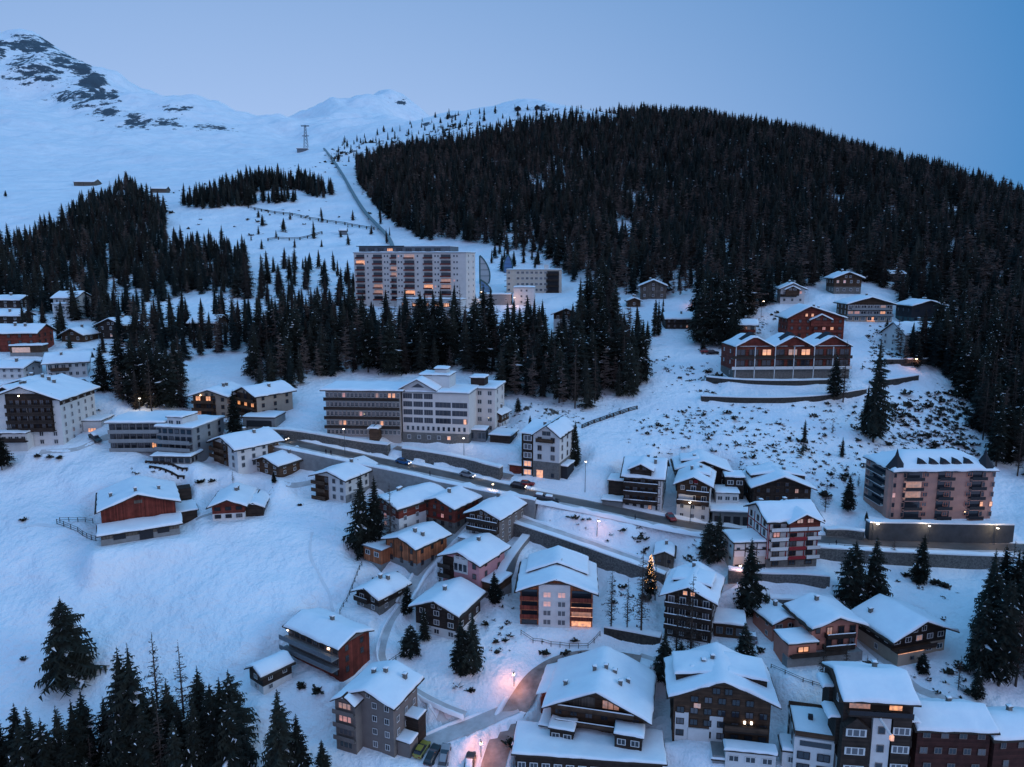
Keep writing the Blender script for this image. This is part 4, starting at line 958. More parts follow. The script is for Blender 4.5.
H('chalet', 'big dark red chalet with an off centre gable and warm gable windows', 815, 339, 56, 21, 13, -4, 'gf', 22, 3, (('redtimber', 1.0),), 1.1, cols=7, rx=-.25, cross=((.15, 7.5, -1.0, .92, 'redtimber', 6),), balc=((1, -.1, .9, 1.1, 'redtimber'),), lit=((2, 3), (2, 4), (1, 4), (1, 5), 'gable', (0, 4), (0, 5)), frame='timber', **G)
H('chalet', 'small chalet with a white front and double snow gable at the forest edge left', 792, 304, 24, 15, 10, -12, 'gf', 24, 2, (('white', 1.0),), 1.1, cols=3, balc=((1, -1, .3, 1.1),), cross=((-.05, 5.4, -1.2, .95, 'timber', 5),), lit={(1, 2): 'lit_pink'}, gable=0, **G)
H('chalet', 'brown chalet on a stone base highest at the forest edge with one bright window', 847, 294, 27, 16, 10, -4, 'gf', 22, 2, (('stone', .45), ('timber', 1.0)), 1.3, cols=4, lit=((1, 0), (1, 1)), gable=2, **G)
def ex_r6(root, W, Ht, D, fh, near):
    panel(root, 'lit_entrance', 'lit', -W*.05, W*.12, .3, fh*.8, -.12)
H('chalet', 'wide pale fronted house with low gable and lit window bays on the right hillside', 869, 322, 45, 18, 12, -4, 'gf', 16, 3, (('beige', .33), ('timber', 1.0)), 1.3, cols=7, win=(1.7, 1.7), balc=((1, -1, 1, 1.2, 'grey'), (2, -.85, .85, 1.0, 'grey')), lit=((1, 0), (1, 1), (2, 5), (1, 5)), extra=ex_r6, gable=0, **G)
H('chalet', 'black modern house with a thin white snow outline in the dark forest at right', 927, 325, 33, 19, 11, 4, 'gf', 16, 2, (('teal', .4), ('slate', 1.0)), 1.0, cols=3, win=(2.2, 1.6), frame='slate', gable=0, **G)
H('villa', 'white villa with a steep snow roof half hidden by bare larches at right', 926, 354, 44, 20, 12, 14, 'gs', 34, 3, (('white', 1.0),), .8, cols=5, cross=((-.6, 5, -.4, 1.0, 'white', 6), (.3, 6, -.6, 1.0, 'darktimber', 6)), **G)
H('chalet', 'long low brown house with an unbroken snow roof below the red light', 684, 329, 37, 10, 10, -3, 'gs', 20, 2, (('darktimber', 1.0),), 1.0, cols=6, lit={(0, 3): 'lit_dim'}, frame='timber', **G)
H('chalet', 'grey brown gable house at the forest edge above the ski meadow', 653, 299, 26, 13, 11, -10, 'gf', 23, 2, (('oldwood', 1.0),), 1.2, cols=3, gable=1, frame='white', **G)
H('cabin', 'tiny shelter with a snow roof at the top left of the ski meadow', 634, 307, 13, 6, 5, 0, 'gf', 22, 1, (('timber', 1.0),), .7, cols=1, gable=0, **G)
H('cabin', 'hidden cabin showing a slip of snow roof in the forest right of the chute', 738, 294, 13, 10, 7, -10, 'gs', 24, 1, (('darktimber', 1.0),), .7, cols=1, **G)
H('cabin', 'hidden forest cabin with a thin snow roof line above the pale fronted house', 897, 282, 15, 8, 7, -4, 'gs', 20, 1, (('darktimber', 1.0),), .7, cols=1, **G)
# ---- lower centre and right
def ex_b1(root, W, Ht, D, fh, near):
    MB().box(-W*.24, W*.19, -.8, -.02, -4, Ht+hrx(W, 20)*.52).build('centre_wall', 'white', root)
    for k in range(4):
        for i, x in enumerate((-W*.125, W*.075)):
            pane = {(3, 0): 'lit_pink', (3, 1): 'lit_pink', (2, 0): 'lit_pink'}.get((k, i), 'glass_dim')
            window(root, x, -.88, fh*(k+.62), 1.9, 1.35, 'F', 'white', pane, 2, True)
    for (a, b) in ((-.5, -.245), (.195, .5)):
        for k in range(1, 4):
            bo = MB().box(a*W, b*W, -1.3, -.05, fh*k-.12, fh*k+.06).build('balcony', 'larchwood', root)
            MB().box(a*W, b*W, -1.36, -1.3, fh*k+.06, fh*k+1.0).build('railing', 'barnred', bo)
        for k in range(4):
            re = MB().box(a*W+.3, b*W-.3, -.12, -.05, fh*k+.2, fh*k+2.1).build('balcony_door', 'lit' if (k == 0 and a > 0) else 'lit_dim' if (k == 1 and a > 0) else 'glass', root)
    for k in (1, 2):
        MB().box(.2*W, .5*W, -1.44, -1.37, fh*k+.95, fh*k+1.05).build('light_strip', 'lit', root)
    MB().box(W/2-.02, W/2+.1, -.05, D, -3, Ht-.1).build('side_wall', 'white', root)
    # upper roof tier set back
    z = Ht; hh = hrx(W, 20); k2 = hh/(W/2)
    rr = MB().prism([(-W*.42, z+hh-W*.42*k2+.3), (W*.42, z+hh-W*.42*k2+.3), (W*.42, z+hh-W*.42*k2+1.2), (0, z+hh+1.2), (-W*.42, z+hh-W*.42*k2+1.2)], D*.42, D+1).build('upper_roof', 'roofwood', root)
    snowcap(-W*.45, W*.45, D*.42-.4, D+1.1, lambda x, y: z+hh+1.2-abs(x)*k2, .45, 17).build('upper_roof_snow', 'snow', rr, smooth=True)
def hrx(W, p): return W/2*math.tan(R_(p))
H('apartment_house', 'chalet style apartment house with a white centre panel and orange wood balconies lit at right', 556, 626, 72, 36, 17, -5, 'gf', 20, 4, (('larchwood', 1.0),), 1.3, cols=0, sidecols=4, extra=ex_b1, chim=((.08, .50),), gable=0, lit=(), frame='white', roofmat='roofwood', sink=5, **G)
H('chalet', 'dark brown four storey chalet with shed dormers and a glowing gable behind bare larches', 687, 640, 46, 44, 14, -22, 'gf', 25, 4, (('darktimber', 1.0),), 1.3, cols=4, sidecols=4, balc=((1, -1, 1, 1.3), (2, -1, 1, 1.3), (3, -1, 1, 1.3)), shed=((1, .25, .8, .85), (-1, .3, .8, .8)), chim=((-.1, .85),), lit=('gable',), frame='white', sink=6, **G)
H('garage', 'low timber garage with flat snow roof at the foot of the dark dormered chalet', 729, 638, 30, 13, 8, -14, 'flat', 0, 1, (('timber', 1.0),), .5, cols=3, win=(1.6, 1.6), frame='tin', cat='garage')
H('cabin', 'weathered grey wooden hut with a small snow gable behind the lit fir tree', 664, 567, 19, 11, 8, -14, 'gf', 24, 1, (('oldwood', 1.0),), .5, cols=2, gable=0, win=(.8, .9), frame='timber', **G)
def ex_b4(root, W, Ht, D, fh, near):
    panel(root, 'gable_panel', 'oldwood', -W*.30, -W*.02, Ht*1.0, Ht*1.28, -.10)
    panel(root, 'lit_gable_window', 'lit_dim', W*.06, W*.24, Ht*1.03, Ht*1.24, -.14)
    for j in range(4): MB().box(W*.06+W*.18*j/3-.06, W*.06+W*.18*j/3+.06, -.2, -.14, Ht*1.03, Ht*1.24).build('window_bar', 'timber', root)
    for z in (Ht*.55, Ht*.95):
        b = MB().box(-W*.44, W*.40, -1.5, -.05, z-.15, z).build('balcony', 'darktimber', root)
        MB().box(-W*.44, W*.40, -1.56, -1.5, z, z+.95).build('railing', 'timber', b)
        snowcap(-W*.44, W*.40, -1.62, -1.46, lambda x, y: z+.95, .12, 4, grid=3).build('railing_snow', 'snow', b, smooth=True)
    a = annex(root, -W*.47, -W*.22, -3.6, -.1, Ht*.58, 'darktimber', wins=2)
    a = annex(root, W*.22, W*.50, -3.9, -.1, Ht*.72, 'darktimber', wins=2, th=.5)
    for j in range(2): window(a, W*.22+W*.28*(j+.5)/2, -3.98, Ht*.16, 1.7, 1.0, 'F', 'white', 'glass_dim', 3, True)
    a = annex(root, -W*.60, -W*.475, -1.5, 4, Ht*.42, 'white')
    MB().prism([(-W/2-3.0, -2), (-W/2+.1, -2), (-W/2+.1, Ht*1.05), (-W/2-3.0, Ht*.62)], D*.35, D-.3).build('side_wing', 'redtimber', root)
    snowcap(-W/2-3.8, -W/2+.2, D*.28, D+.6, lambda x, y: Ht*1.0+(x+W/2)*.38, .45, 41).build('wing_snow', 'snow', root, smooth=True)
H('chalet', 'largest foreground chalet with vast snow roof and amber gable window beside the curving road', 596, 744, 92, 36, 17, -14, 'gf', 24, 2, (('timber', 1.0),), 1.6, cols=(5, 6), sidecols=3, win=(1.5, 1.3), extra=ex_b4, chim=((-.75, .25), (-.15, .45), (.1, .5), (.3, .5), (.45, .3), (.6, .45)), gable=0, frame='timber', snow=.55, sink=6, **G)
H('lodge', 'long low dark building under a flat snow terrace at the bottom edge of the village', 588, 784, 146, 26, 10, -6, 'flat', 0, 1, (('darktimber', 1.0),), .8, cols=12, win=(1.5, 1.5), frame='white', sidecols=1, sink=6, keep=.1, **G)
def ex_b5(root, W, Ht, D, fh, near):
    for (a, b, z) in ((-.48, -.34, .58), (-.12, .02, .55)): panel(root, 'white_panel', 'white', a*W, b*W, -2, Ht*z, -.12)
    panel(root, 'white_panel', 'white', -.34*W, -.12*W, -3, Ht*.26, -.3, .26)
    b = MB().box(W*.02, W*.46, -2.2, -.05, Ht*.38, Ht*.42).build('balcony', 'darktimber', root)
    MB().box(W*.02, W*.46, -2.26, -2.2, Ht*.42, Ht*.42+1.0).build('railing', 'timber', b)
    for i in (0, 1): MB().box(W*(.24+.07*i)-.18, W*(.24+.07*i)+.18, -.3, -.14, Ht*.46, Ht*.46+.5).build('lamp', 'bulb_white', root)
    a = annex(root, W*.02, W*.52, -5.0, -2.4, Ht*.20, 'white', th=.5, sink=9)
    for k in range(2):
        for j in range(3): window(a, W*.02+W*.5*(j+.5)/3, -5.06, Ht*.05-k*2.6, 1.9, 1.2, 'F', 'white', 'glass', 2, True)
    annex(root, -W*.10, W*.02, -4.4, -.4, -.6, 'redtimber', sink=9)
    panel(root, 'lit_window', 'lit_dim', -W*.29, -W*.22, Ht*.70, Ht*.80, -.16)
H('chalet', 'broad brown chalet with white plaster piers and shed dormers right of the largest foreground chalet', 720, 742, 96, 46, 13, -9, 'gf', 22, 4, (('timber', 1.0),), 1.5, cols=7, sidecols=3, shed=((-1, .22, .9, .95), (1, .22, .9, .95)), extra=ex_b5, frame='darktimber', chim=((-.35, .55), (-.15, .6), (-.6, .4)), snow=.55, gable=2, skip=((3, 0), (3, 6)), win=(1.5, 1.3), sink=9, **G)
def ex_b6(root, W, Ht, D, fh, near):
    z = Ht + .28
    for (xa, xb, ya, yb) in ((-W/2, W/2, -.25, -.18), (-W/2-.1, -W/2, 0, D), (W/2, W/2+.1, 0, D), (-W/2, W/2, D, D+.1)):
        MB().box(xa, xb, ya, yb, z+.0, z+1.0).build('railing', 'timber', root)
    MB().box(-.5, .3, D*.5, D*.5+.7, z, z+1.3).build('roof_vent', 'slate', root)
    panel(root, 'window_band', 'glass', -W*.36, W*.42, Ht-1.6, Ht-.6, -.1)
H('flat_house', 'white house with a railed flat roof terrace deep in snow between the two big chalets', 812, 775, 40, 36, 11, -14, 'flat', 0, 3, (('white', 1.0),), .2, cols=(2, 2, 0), sidecols=2, win=(2.2, 2.0), extra=ex_b6, frame='slate', sink=6, roofmat='concrete', **G)
H('storage_shed', 'small white shed with a snow lid left of the railed terrace house', 790, 768, 17, 16, 5, -12, 'flat', 0, 1, (('white', 1.0),), .3, cols=1, sidecols=0, sink=6, cat='shed')
def ex_b7(root, W, Ht, D, fh, near):
    panel(root, 'stair_tower', 'white', -W*.08, W*.18, -3, Ht*.88, -.7, .66)
    for k in range(4): window(root, W*.05, -.78, fh*(k+.5), 1.2, 1.4, 'F', 'taupe', 'glass', 1, True)
    panel(root, 'lit_balcony', 'lit_dim', -W*.42, -W*.12, Ht*.90, Ht*1.0, -.1)
    panel(root, 'lit_balcony', 'lit', W*.16, W*.34, Ht*.90, Ht*1.0, -.1)
    b = MB().box(-W*.46, W*.46, -1.6, -.05, Ht*.86, Ht*.88).build('balcony', 'darktimber', root)
    MB().box(-W*.46, W*.46, -1.66, -1.6, Ht*.88, Ht*.88+.8).build('railing', 'slate', b)
    # small gable bay at left, rounded snow shoulders at both ends
    xa, xb = -W/2-1.0, -W*.10
    xm = (xa+xb)/2
    MB().prism([(xa+.6, 1), (xb-.4, 1), (xb-.4, Ht*.72), (xm, Ht*.84), (xa+.6, Ht*.72)], -1.6, 0).build('bay', 'darktimber', root)
    for k in range(1, 4): window(root, xm, -1.68, fh*(k+.45), 3.4, 1.4, 'F', 'white', 'glass_dim', 3, True)
    panel(root, 'timber_bay', 'darktimber', W*.20, W*.46, fh*.9, Ht*.84, -.9, .86)
    for k in range(1, 4): window(root, W*.33, -.98, fh*(k+.55), 2.9, 1.4, 'F', 'white', 'glass_dim', 3, True)
    for s in (-1, 1):
        for z, y0, y1 in ((Ht*.92, 5.5, 9), (Ht*.74, 1, 5)):
            xx = s*(W/2+.7)
            bx = MB().box(min(xx, s*W/2), max(xx, s*W/2), y0, y1, z-5, z).build('side_bay', 'darktimber', root)
            snowcap(xx-1.3, xx+1.3, y0-.2, y1+.2, lambda x, y: z+.4-((x-xx)*.55)**2, .5, int(z)).build('bay_snow', 'snow', bx, smooth=True)
    MB().tube((-W*.02, -1.6, Ht*.86), (W*.10, -3.2, Ht*.74), .22).build('awning_arm', 'white', root)
    MB().box(W*.08, W*.13, -3.6, -3.0, Ht*.70, Ht*.75).build('lamp', 'lit', root)
H('apartment_house', 'tall dark timber apartment house with white window bays, white stair tower and lit top balcony', 871, 790, 68, 90, 13, -6, 'gs', 21, 5, (('white', .3), ('darktimber', 1.0)), .9, cols=(4, 0, 0, 0, 0), sidecols=2, extra=ex_b7, frame='white', chim=((.35, .75),), snow=.55, sink=8, **G)
H('row_house', 'dark red timber row with white windows and a long snow roof at the lower right', 948, 790, 72, 62, 9, -3, 'gs', 24, 4, (('deepred', 1.0),), 1.0, cols=(0, 3, 5, 4), sidecols=2, win=(1.3, 1.2), frame='taupe', sink=8, snow=.5, cat='row house')
H('row_house', 'dark red house at the lower right corner with a smooth snow roof', 1015, 790, 52, 54, 8.5, 4, 'gs', 24, 3, (('deepred', 1.0),), 1.0, cols=(1, 2, 3), sidecols=2, frame='taupe', sink=8, snow=.5, cat='row house')
def ex_b10(root, W, Ht, D, fh, near):
    a = annex(root, -W/2-6.0, -W/2+.1, -1.8, 4, fh*1.95, 'rose', wins=0)
    window(a, -W/2-2.8, -1.88, fh*1.45, 2.6, 1.2, 'F', 'timber', 'lit', 2, True)
    b = MB().box(-W/2-5.8, W*.1, -3.0, -1.85, fh-.1, fh+.05).build('balcony', 'darktimber', root)
    MB().box(-W/2-5.8, W*.1, -3.06, -3.0, fh+.05, fh+.95).build('railing', 'darktimber', b)
    MB().box(-W/2-6.2, W/2+.05, -1.95, -.02, -4, fh*.85).build('base_wall', 'concrete', root)
H('chalet', 'salmon coloured chalet with black balconies and a lit lower wing on the right', 833, 658, 46, 34, 10.5, 9, 'gf', 19, 3, (('rose', 1.0),), 1.3, cols=4, sidecols=3, balc=((1, -.5, .75, 1.3), (2, -.45, .75, 1.3)), extra=ex_b10, lit={(2, 1): 'lit_dim'}, chim=((-.1, .75),), frame='timber', gable=0, fwd=4, side=7, **G)
H('cabin', 'small salmon house with one gable left of the salmon chalet', 784, 640, 25, 19, 9, 14, 'gf', 18, 2, (('rose', 1.0),), .9, cols=2, sidecols=2, win=(1.8, 1.0), frame='white', gable=0, **G)
def ex_b11(root, W, Ht, D, fh, near):
    MB().box(-W/2-.05, -W*.04, -2.0, -.02, -4, fh*.95).build('base_wall', 'beige', root)
    MB().box(-W/2-.1, -W*.04, -2.1, -1.98, fh*.95, fh*.95+.07).build('light_strip', 'lit', root)
    b = MB().box(-W/2-.1, W*.2, -2.0, -.04, fh*.96, fh*1.04).build('balcony', 'timber', root)
    MB().box(-W/2-.1, W*.2, -2.06, -2.0, fh*1.04+.1, fh*1.04+.9).build('railing', 'darktimber', b)
    window(root, -W*.25, -2.08, fh*.5, 1.0, .8, 'F', 'taupe', 'glass', 1, True)
H('chalet', 'dark chalet on a beige base with a string of lights along its balcony at right', 917, 656, 54, 24, 12, 17, 'gf', 22, 2, (('beige', .5), ('darktimber', 1.0)), 1.6, cols=5, sidecols=4, win=(1.6, 1.2), extra=ex_b11, lit={(1, 2): 'lit_dim'}, chim=((-.75, .8),), frame='white', gable=2, sideskip=((0, 0),), **G)
# ---- far alpine huts
H('alp_barn', 'pair of low wooden barns on the ski slope above the left woods', 84, 186, 20, 4, 14, 0, 'gs', 24, 1, (('oldwood', 1.0),), .6, cols=0, sidecols=0, cat='barn')
H('alp_barn', 'long brown barn on the ski slope right of the upper left woods', 159, 193, 15, 4, 12, 10, 'gs', 22, 1, (('oldwood', 1.0),), .6, cols=0, sidecols=0, cat='barn')
H('alp_barn', 'lone teal grey hut on the ski slope above the slab hotel', 343, 235, 8, 4, 8, 10, 'gs', 24, 1, (('tin', 1.0),), .4, cols=0, sidecols=0, cat='hut')
nb_ = np.pad(Z, 1, mode='edge')
bl_ = sum(nb_[1+i:1+i+NL, 1+j:1+j+NU] for i in (-1, 0, 1) for j in (-1, 0, 1)) / 9
Z = np.where(GY < 340, Z * .35 + bl_ * .65, Z)
for pts, hw in roads[4:]: relevel(pts, hw + .8)
for pts, hw in roads[3:4] + roads[:1]: relevel(pts, hw, 1.6)
# ------------------------------------------------------------------ build the houses on the finished slope
for q in HOUSES: build_house(q)

# ------------------------------------------------------------------ the ground sheet
verts = np.stack([GX.ravel(), GY.ravel(), (Z + CAMZ).ravel()], 1)
jj, ii = np.meshgrid(np.arange(NL - 1), np.arange(NU - 1), indexing='ij')
a = (jj * NU + ii).ravel()
quads = np.stack([a, a + 1, a + NU + 1, a + NU], 1)
me = fastmesh('snowy_hillside', verts, quads, [], smooth=True)
ground = tag(link('snowy_hillside', me), kind='structure')
# rock outcrops of the high peak: a property of the terrain, kept as a point attribute
PX, PY = proj(GX, GY, Z + CAMZ)
blobs = [(25, 42, 24, 8, .85), (48, 44, 10, 5, 1), (62, 60, 16, 10, .8), (92, 82, 16, 10, 1.15), (80, 68, 14, 8, 1.0), (100, 95, 10, 8, 1.0), (80, 95, 22, 7, .8), (60, 98, 14, 5, .8), (104, 112, 16, 6, .85), (135, 118, 16, 7, .8), (165, 122, 22, 5, .7), (215, 128, 22, 5, .7), (180, 108, 20, 5, .6), (20, 60, 14, 10, .6), (390, 97, 8, 4, .5), (402, 102, 10, 4, .7), (430, 124, 10, 4, .6), (452, 117, 8, 3, .6), (545, 108, 30, 4, .4), (0, 50, 12, 12, .8), (35, 70, 40, 22, .62), (88, 100, 30, 12, .62), (110, 95, 10, 8, .7), (140, 124, 40, 6, .66), (30, 46, 34, 9, .9), (55, 78, 20, 8, .6)]
rm = np.zeros_like(PX)
for bx_, by_, sx_, sy_, s_ in blobs:
    rm = np.maximum(rm, s_ * np.exp(-(((PX - bx_) / sx_) ** 2 + ((PY - by_) / sy_) ** 2)))
rm = np.where(GY > 850, rm, 0)
at_ = me.attributes.new('rocky', 'FLOAT', 'POINT'); at_.data.foreach_set('value', rm.ravel().astype(np.float32))
bare = np.zeros_like(PX)
for bx_, by_, sx_, sy_, s_ in [(800, 452, 70, 12, .55), (905, 440, 50, 22, .62), (955, 425, 30, 45, .75), (840, 478, 30, 12, .5), (560, 413, 40, 7, .75), (530, 407, 30, 6, .7), (715, 378, 18, 12, .6), (660, 525, 50, 10, .45), (575, 520, 40, 8, .45), (300, 440, 40, 6, .7), (760, 330, 25, 10, .5), (885, 345, 25, 16, .6), (620, 408, 30, 6, .5), (720, 350, 20, 8, .5), (160, 468, 40, 5, .5), (600, 390, 40, 14, .5)]:
    bare = np.maximum(bare, s_ * np.exp(-(((PX - bx_) / sx_) ** 2 + ((PY - by_) / sy_) ** 2)))
at_ = me.attributes.new('bare', 'FLOAT', 'POINT'); at_.data.foreach_set('value', np.where(GY < 500, bare, 0).ravel().astype(np.float32))
m, N, L, b = nodes('ground_snow', 0.62, 0.25)
tc = N.new('ShaderNodeTexCoord'); geo = N.new('ShaderNodeNewGeometry')
n1 = N.new('ShaderNodeTexNoise'); n1.inputs['Scale'].default_value = .06; n1.inputs['Detail'].default_value = 8; L.new(tc.outputs['Object'], n1.inputs['Vector'])
r1 = N.new('ShaderNodeValToRGB'); r1.color_ramp.elements[0].position = .32; r1.color_ramp.elements[1].position = .62
r1.color_ramp.elements[0].color = (.79, .80, .83, 1); r1.color_ramp.elements[1].color = (.87, .88, .90, 1); L.new(n1.outputs['Fac'], r1.inputs[0])
mpn = N.new('ShaderNodeMapping'); mpn.inputs['Scale'].default_value = (1, .45, 1.6); mpn.inputs['Rotation'].default_value = (0, .35, .5); L.new(tc.outputs['Object'], mpn.inputs[0])
n2 = N.new('ShaderNodeTexNoise'); n2.inputs['Scale'].default_value = .042; n2.inputs['Detail'].default_value = 9; n2.inputs['Roughness'].default_value = .72; L.new(mpn.outputs[0], n2.inputs['Vector'])
at2 = N.new('ShaderNodeAttribute'); at2.attribute_name = 'rocky'
mu = N.new('ShaderNodeMath'); mu.operation = 'MULTIPLY_ADD'; mu.inputs[1].default_value = .35; L.new(at2.outputs['Fac'], mu.inputs[0]); L.new(n2.outputs['Fac'], mu.inputs[2])
rr = N.new('ShaderNodeValToRGB'); rr.color_ramp.elements[0].position = .665; rr.color_ramp.elements[1].position = .70
rr.color_ramp.elements[0].color = (0, 0, 0, 1); rr.color_ramp.elements[1].color = (1, 1, 1, 1); L.new(mu.outputs[0], rr.inputs[0])
# rock needs the mask: none of it elsewhere
gtm = N.new('ShaderNodeMath'); gtm.operation = 'GREATER_THAN'; gtm.inputs[1].default_value = .12; L.new(at2.outputs['Fac'], gtm.inputs[0])
mm = N.new('ShaderNodeMath'); mm.operation = 'MULTIPLY'; L.new(rr.outputs[0], mm.inputs[0]); L.new(gtm.outputs[0], mm.inputs[1])
mx = N.new('ShaderNodeMixRGB'); L.new(mm.outputs[0], mx.inputs[0]); L.new(r1.outputs[0], mx.inputs[1]); mx.inputs[2].default_value = (.050, .058, .075, 1)  # bluish cast of haze and ambient light is put into the rock colour
at3 = N.new('ShaderNodeAttribute'); at3.attribute_name = 'bare'
n3 = N.new('ShaderNodeTexNoise'); n3.inputs['Scale'].default_value = .42; n3.inputs['Detail'].default_value = 7; n3.inputs['Roughness'].default_value = .62; L.new(mpn.outputs[0], n3.inputs['Vector'])
m3 = N.new('ShaderNodeMath'); m3.operation = 'MULTIPLY_ADD'; m3.inputs[1].default_value = .30; L.new(at3.outputs['Fac'], m3.inputs[0]); L.new(n3.outputs['Fac'], m3.inputs[2])
r3 = N.new('ShaderNodeValToRGB'); r3.color_ramp.elements[0].position = .70; r3.color_ramp.elements[1].position = .76
r3.color_ramp.elements[0].color = (0, 0, 0, 1); r3.color_ramp.elements[1].color = (1, 1, 1, 1); L.new(m3.outputs[0], r3.inputs[0])
g3 = N.new('ShaderNodeMath'); g3.operation = 'GREATER_THAN'; g3.inputs[1].default_value = .08; L.new(at3.outputs['Fac'], g3.inputs[0])
k3 = N.new('ShaderNodeMath'); k3.operation = 'MULTIPLY'; L.new(r3.outputs[0], k3.inputs[0]); L.new(g3.outputs[0], k3.inputs[1])
mx3 = N.new('ShaderNodeMixRGB'); L.new(k3.outputs[0], mx3.inputs[0]); L.new(mx.outputs[0], mx3.inputs[1]); mx3.inputs[2].default_value = (.07, .055, .042, 1)
L.new(mx3.outputs[0], b.inputs['Base Color'])
b1 = N.new('ShaderNodeTexNoise'); b1.inputs['Scale'].default_value = .55; b1.inputs['Detail'].default_value = 7; b1.inputs['Roughness'].default_value = .6; L.new(tc.outputs['Object'], b1.inputs['Vector'])
bp = N.new('ShaderNodeBump'); bp.inputs['Strength'].default_value = .5; bp.inputs['Distance'].default_value = .18; L.new(b1.outputs['Fac'], bp.inputs['Height'])
b2 = N.new('ShaderNodeTexNoise'); b2.inputs['Scale'].default_value = .02; b2.inputs['Detail'].default_value = 8; b2.inputs['Roughness'].default_value = .6; L.new(tc.outputs['Object'], b2.inputs['Vector'])
bp2 = N.new('ShaderNodeBump'); bp2.inputs['Strength'].default_value = .6; bp2.inputs["Distance"].default_value = 16; L.new(b2.outputs['Fac'], bp2.inputs['Height']); L.new(bp.outputs[0], bp2.inputs['Normal'])
L.new(bp2.outputs[0], b.inputs['Normal'])
me.materials.append(m)

# ------------------------------------------------------------------ road strips
def strip(name, pts, o0, o1, dz, mat, zfun=None, step=1.5):
    """a sheet following a polyline, between offsets o0..o1 to its right"""
    pts = resample(pts, step); n = len(pts); vs = []; fs = []
    k = max(2, int(abs(o1 - o0) / 1.2) + 1)
    for i, p in enumerate(pts):
        t = (pts[min(n-1, i+1)] - pts[max(0, i-1)]); t.z = 0; t.normalize(); r = Vector((t.y, -t.x, 0))
        for j in range(k):
            o = o0 + (o1 - o0) * j / (k - 1)
            if j in (0, k-1): o += .35 * float(vnoise(np.array([i * .35]), np.array([j * 3.3 + o0]), 4)[0])
            x, y = p.x + r.x * o, p.y + r.y * o
            z = (p.z if zfun is None else zfun(x, y)) + dz
            vs.append((x, y, z))
    for i in range(n-1):
        for j in range(k-1): fs.append((i*k+j, i*k+j+1, (i+1)*k+j+1, (i+1)*k+j))
    me = bpy.data.meshes.new(name); me.from_pydata(vs, [], fs); me.materials.append(MAT[mat]); me.update()
    me.polygons.foreach_set('use_smooth', [True] * len(fs))
    return tag(link(name, me), kind='structure')
def rsample(pts):  # smooth the height along the line
    zs = np.array([p.z for p in pts]); zs = np.convolve(np.pad(zs, 4, mode='edge'), np.ones(9)/9, 'valid')
    return [Vector((p.x, p.y, z)) for p, z in zip(pts, zs)]
gzf = lambda x, y: float(gz(x, y))
strip('main_road', main_pts, -3.0, 1.8, .12, 'asphalt')
strip('pavement', main_pts, 2.0, 4.4, .16, 'trodden')
for k_ in (-.9,): 
    pass
strip('slush_ridge', main_pts, -4.6, -2.8, .15, 'slush')
strip('lane', lane_pts, -1.4, 1.4, .12, 'trodden')
strip('footpath', path1, -1.2, 1.2, .12, 'trodden')
strip('garden_path', path2, -.7, .7, .12, 'trodden')
strip('village_road', road3, -2.4, 2.4, .12, 'slush')
strip('parking_road', road4, -2.0, 2.0, .10, 'trodden')
strip('hotel_drive', road5, -1.8, 1.8, .12, 'slush')
strip('yard_lane', lane6, -1.8, 1.8, .12, 'trodden')

# ------------------------------------------------------------------ walls and fences
def wall(label, pts, o0, o1, zb, zt, mat, capth=.35, cap=True, name='retaining_wall', cat='retaining wall'):
    """a masonry wall body along a line: offsets o0..o1, from zb to zt above the line height"""
    pts = rsample(resample(pts, 2.0)); n = len(pts); 
    def ribbon(a0, a1, b0, b1, mats, nm, parent=None, wob=0):
        vs = []; fs = []
        for i, p in enumerate(pts):
            t = (pts[min(n-1, i+1)] - pts[max(0, i-1)]); t.z = 0; t.normalize(); r = Vector((t.y, -t.x, 0))
            w = wob * float(vnoise(np.array([i * .6]), np.array([p.x]), 8)[0])
            for o, z in ((a0, b0), (a1, b0), (a1, b1 + w), (a0, b1 + w)): vs.append((p.x + r.x*o, p.y + r.y*o, p.z + z))
        for i in range(n-1):
            for j in range(4): fs.append((i*4+j, i*4+(j+1) % 4, (i+1)*4+(j+1) % 4, (i+1)*4+j))
        fs += [(0, 3, 2, 1), ((n-1)*4, (n-1)*4+1, (n-1)*4+2, (n-1)*4+3)]
        me = bpy.data.meshes.new(nm); me.from_pydata(vs, [], fs); me.materials.append(MAT[mats]); me.update()
        return link(nm, me, parent)
    w = tag(ribbon(o0, o1, zb, zt, mat, name), label, cat)
    if cap: ribbon(o0 - .05, o1 - .02, zt + .01, zt + capth, 'snow', 'wall_snow', w, .25)
    return w
for nm, pix, hw_, mt in (('ski_track', [(312, 532), (309, 548), (312, 562), (322, 580), (330, 596), (333, 612)], .3, 'packed'), ('ski_track', [(85, 521), (60, 527), (38, 524), (20, 528)], .4, 'packed'), ('foot_track', [(196, 520), (205, 516), (213, 513)], .5, 'trodden'), ('foot_track', [(252, 503), (270, 494), (295, 486), (318, 480)], .7, 'trodden'),
    ('foot_track', [(470, 735), (440, 712), (424, 700)], .6, 'trodden'), ('foot_track', [(640, 655), (700, 690), (760, 690)], .7, 'trodden'), ('foot_track', [(860, 640), (890, 668), (940, 700), (1000, 712)], .8, 'trodden'), ('foot_track', [(130, 425), (100, 440), (75, 452), (40, 452)], .8, 'trodden'), ('piste_track', [(60, 175), (110, 165), (170, 168), (240, 158), (300, 152)], 1.6, 'trodden')):
    if nm == 'piste_track': continue
    strip(nm, [Vector((q.x, q.y, 0)) for q in pline(pix)], -hw_, hw_, .05, mt, gzf, 1.2)
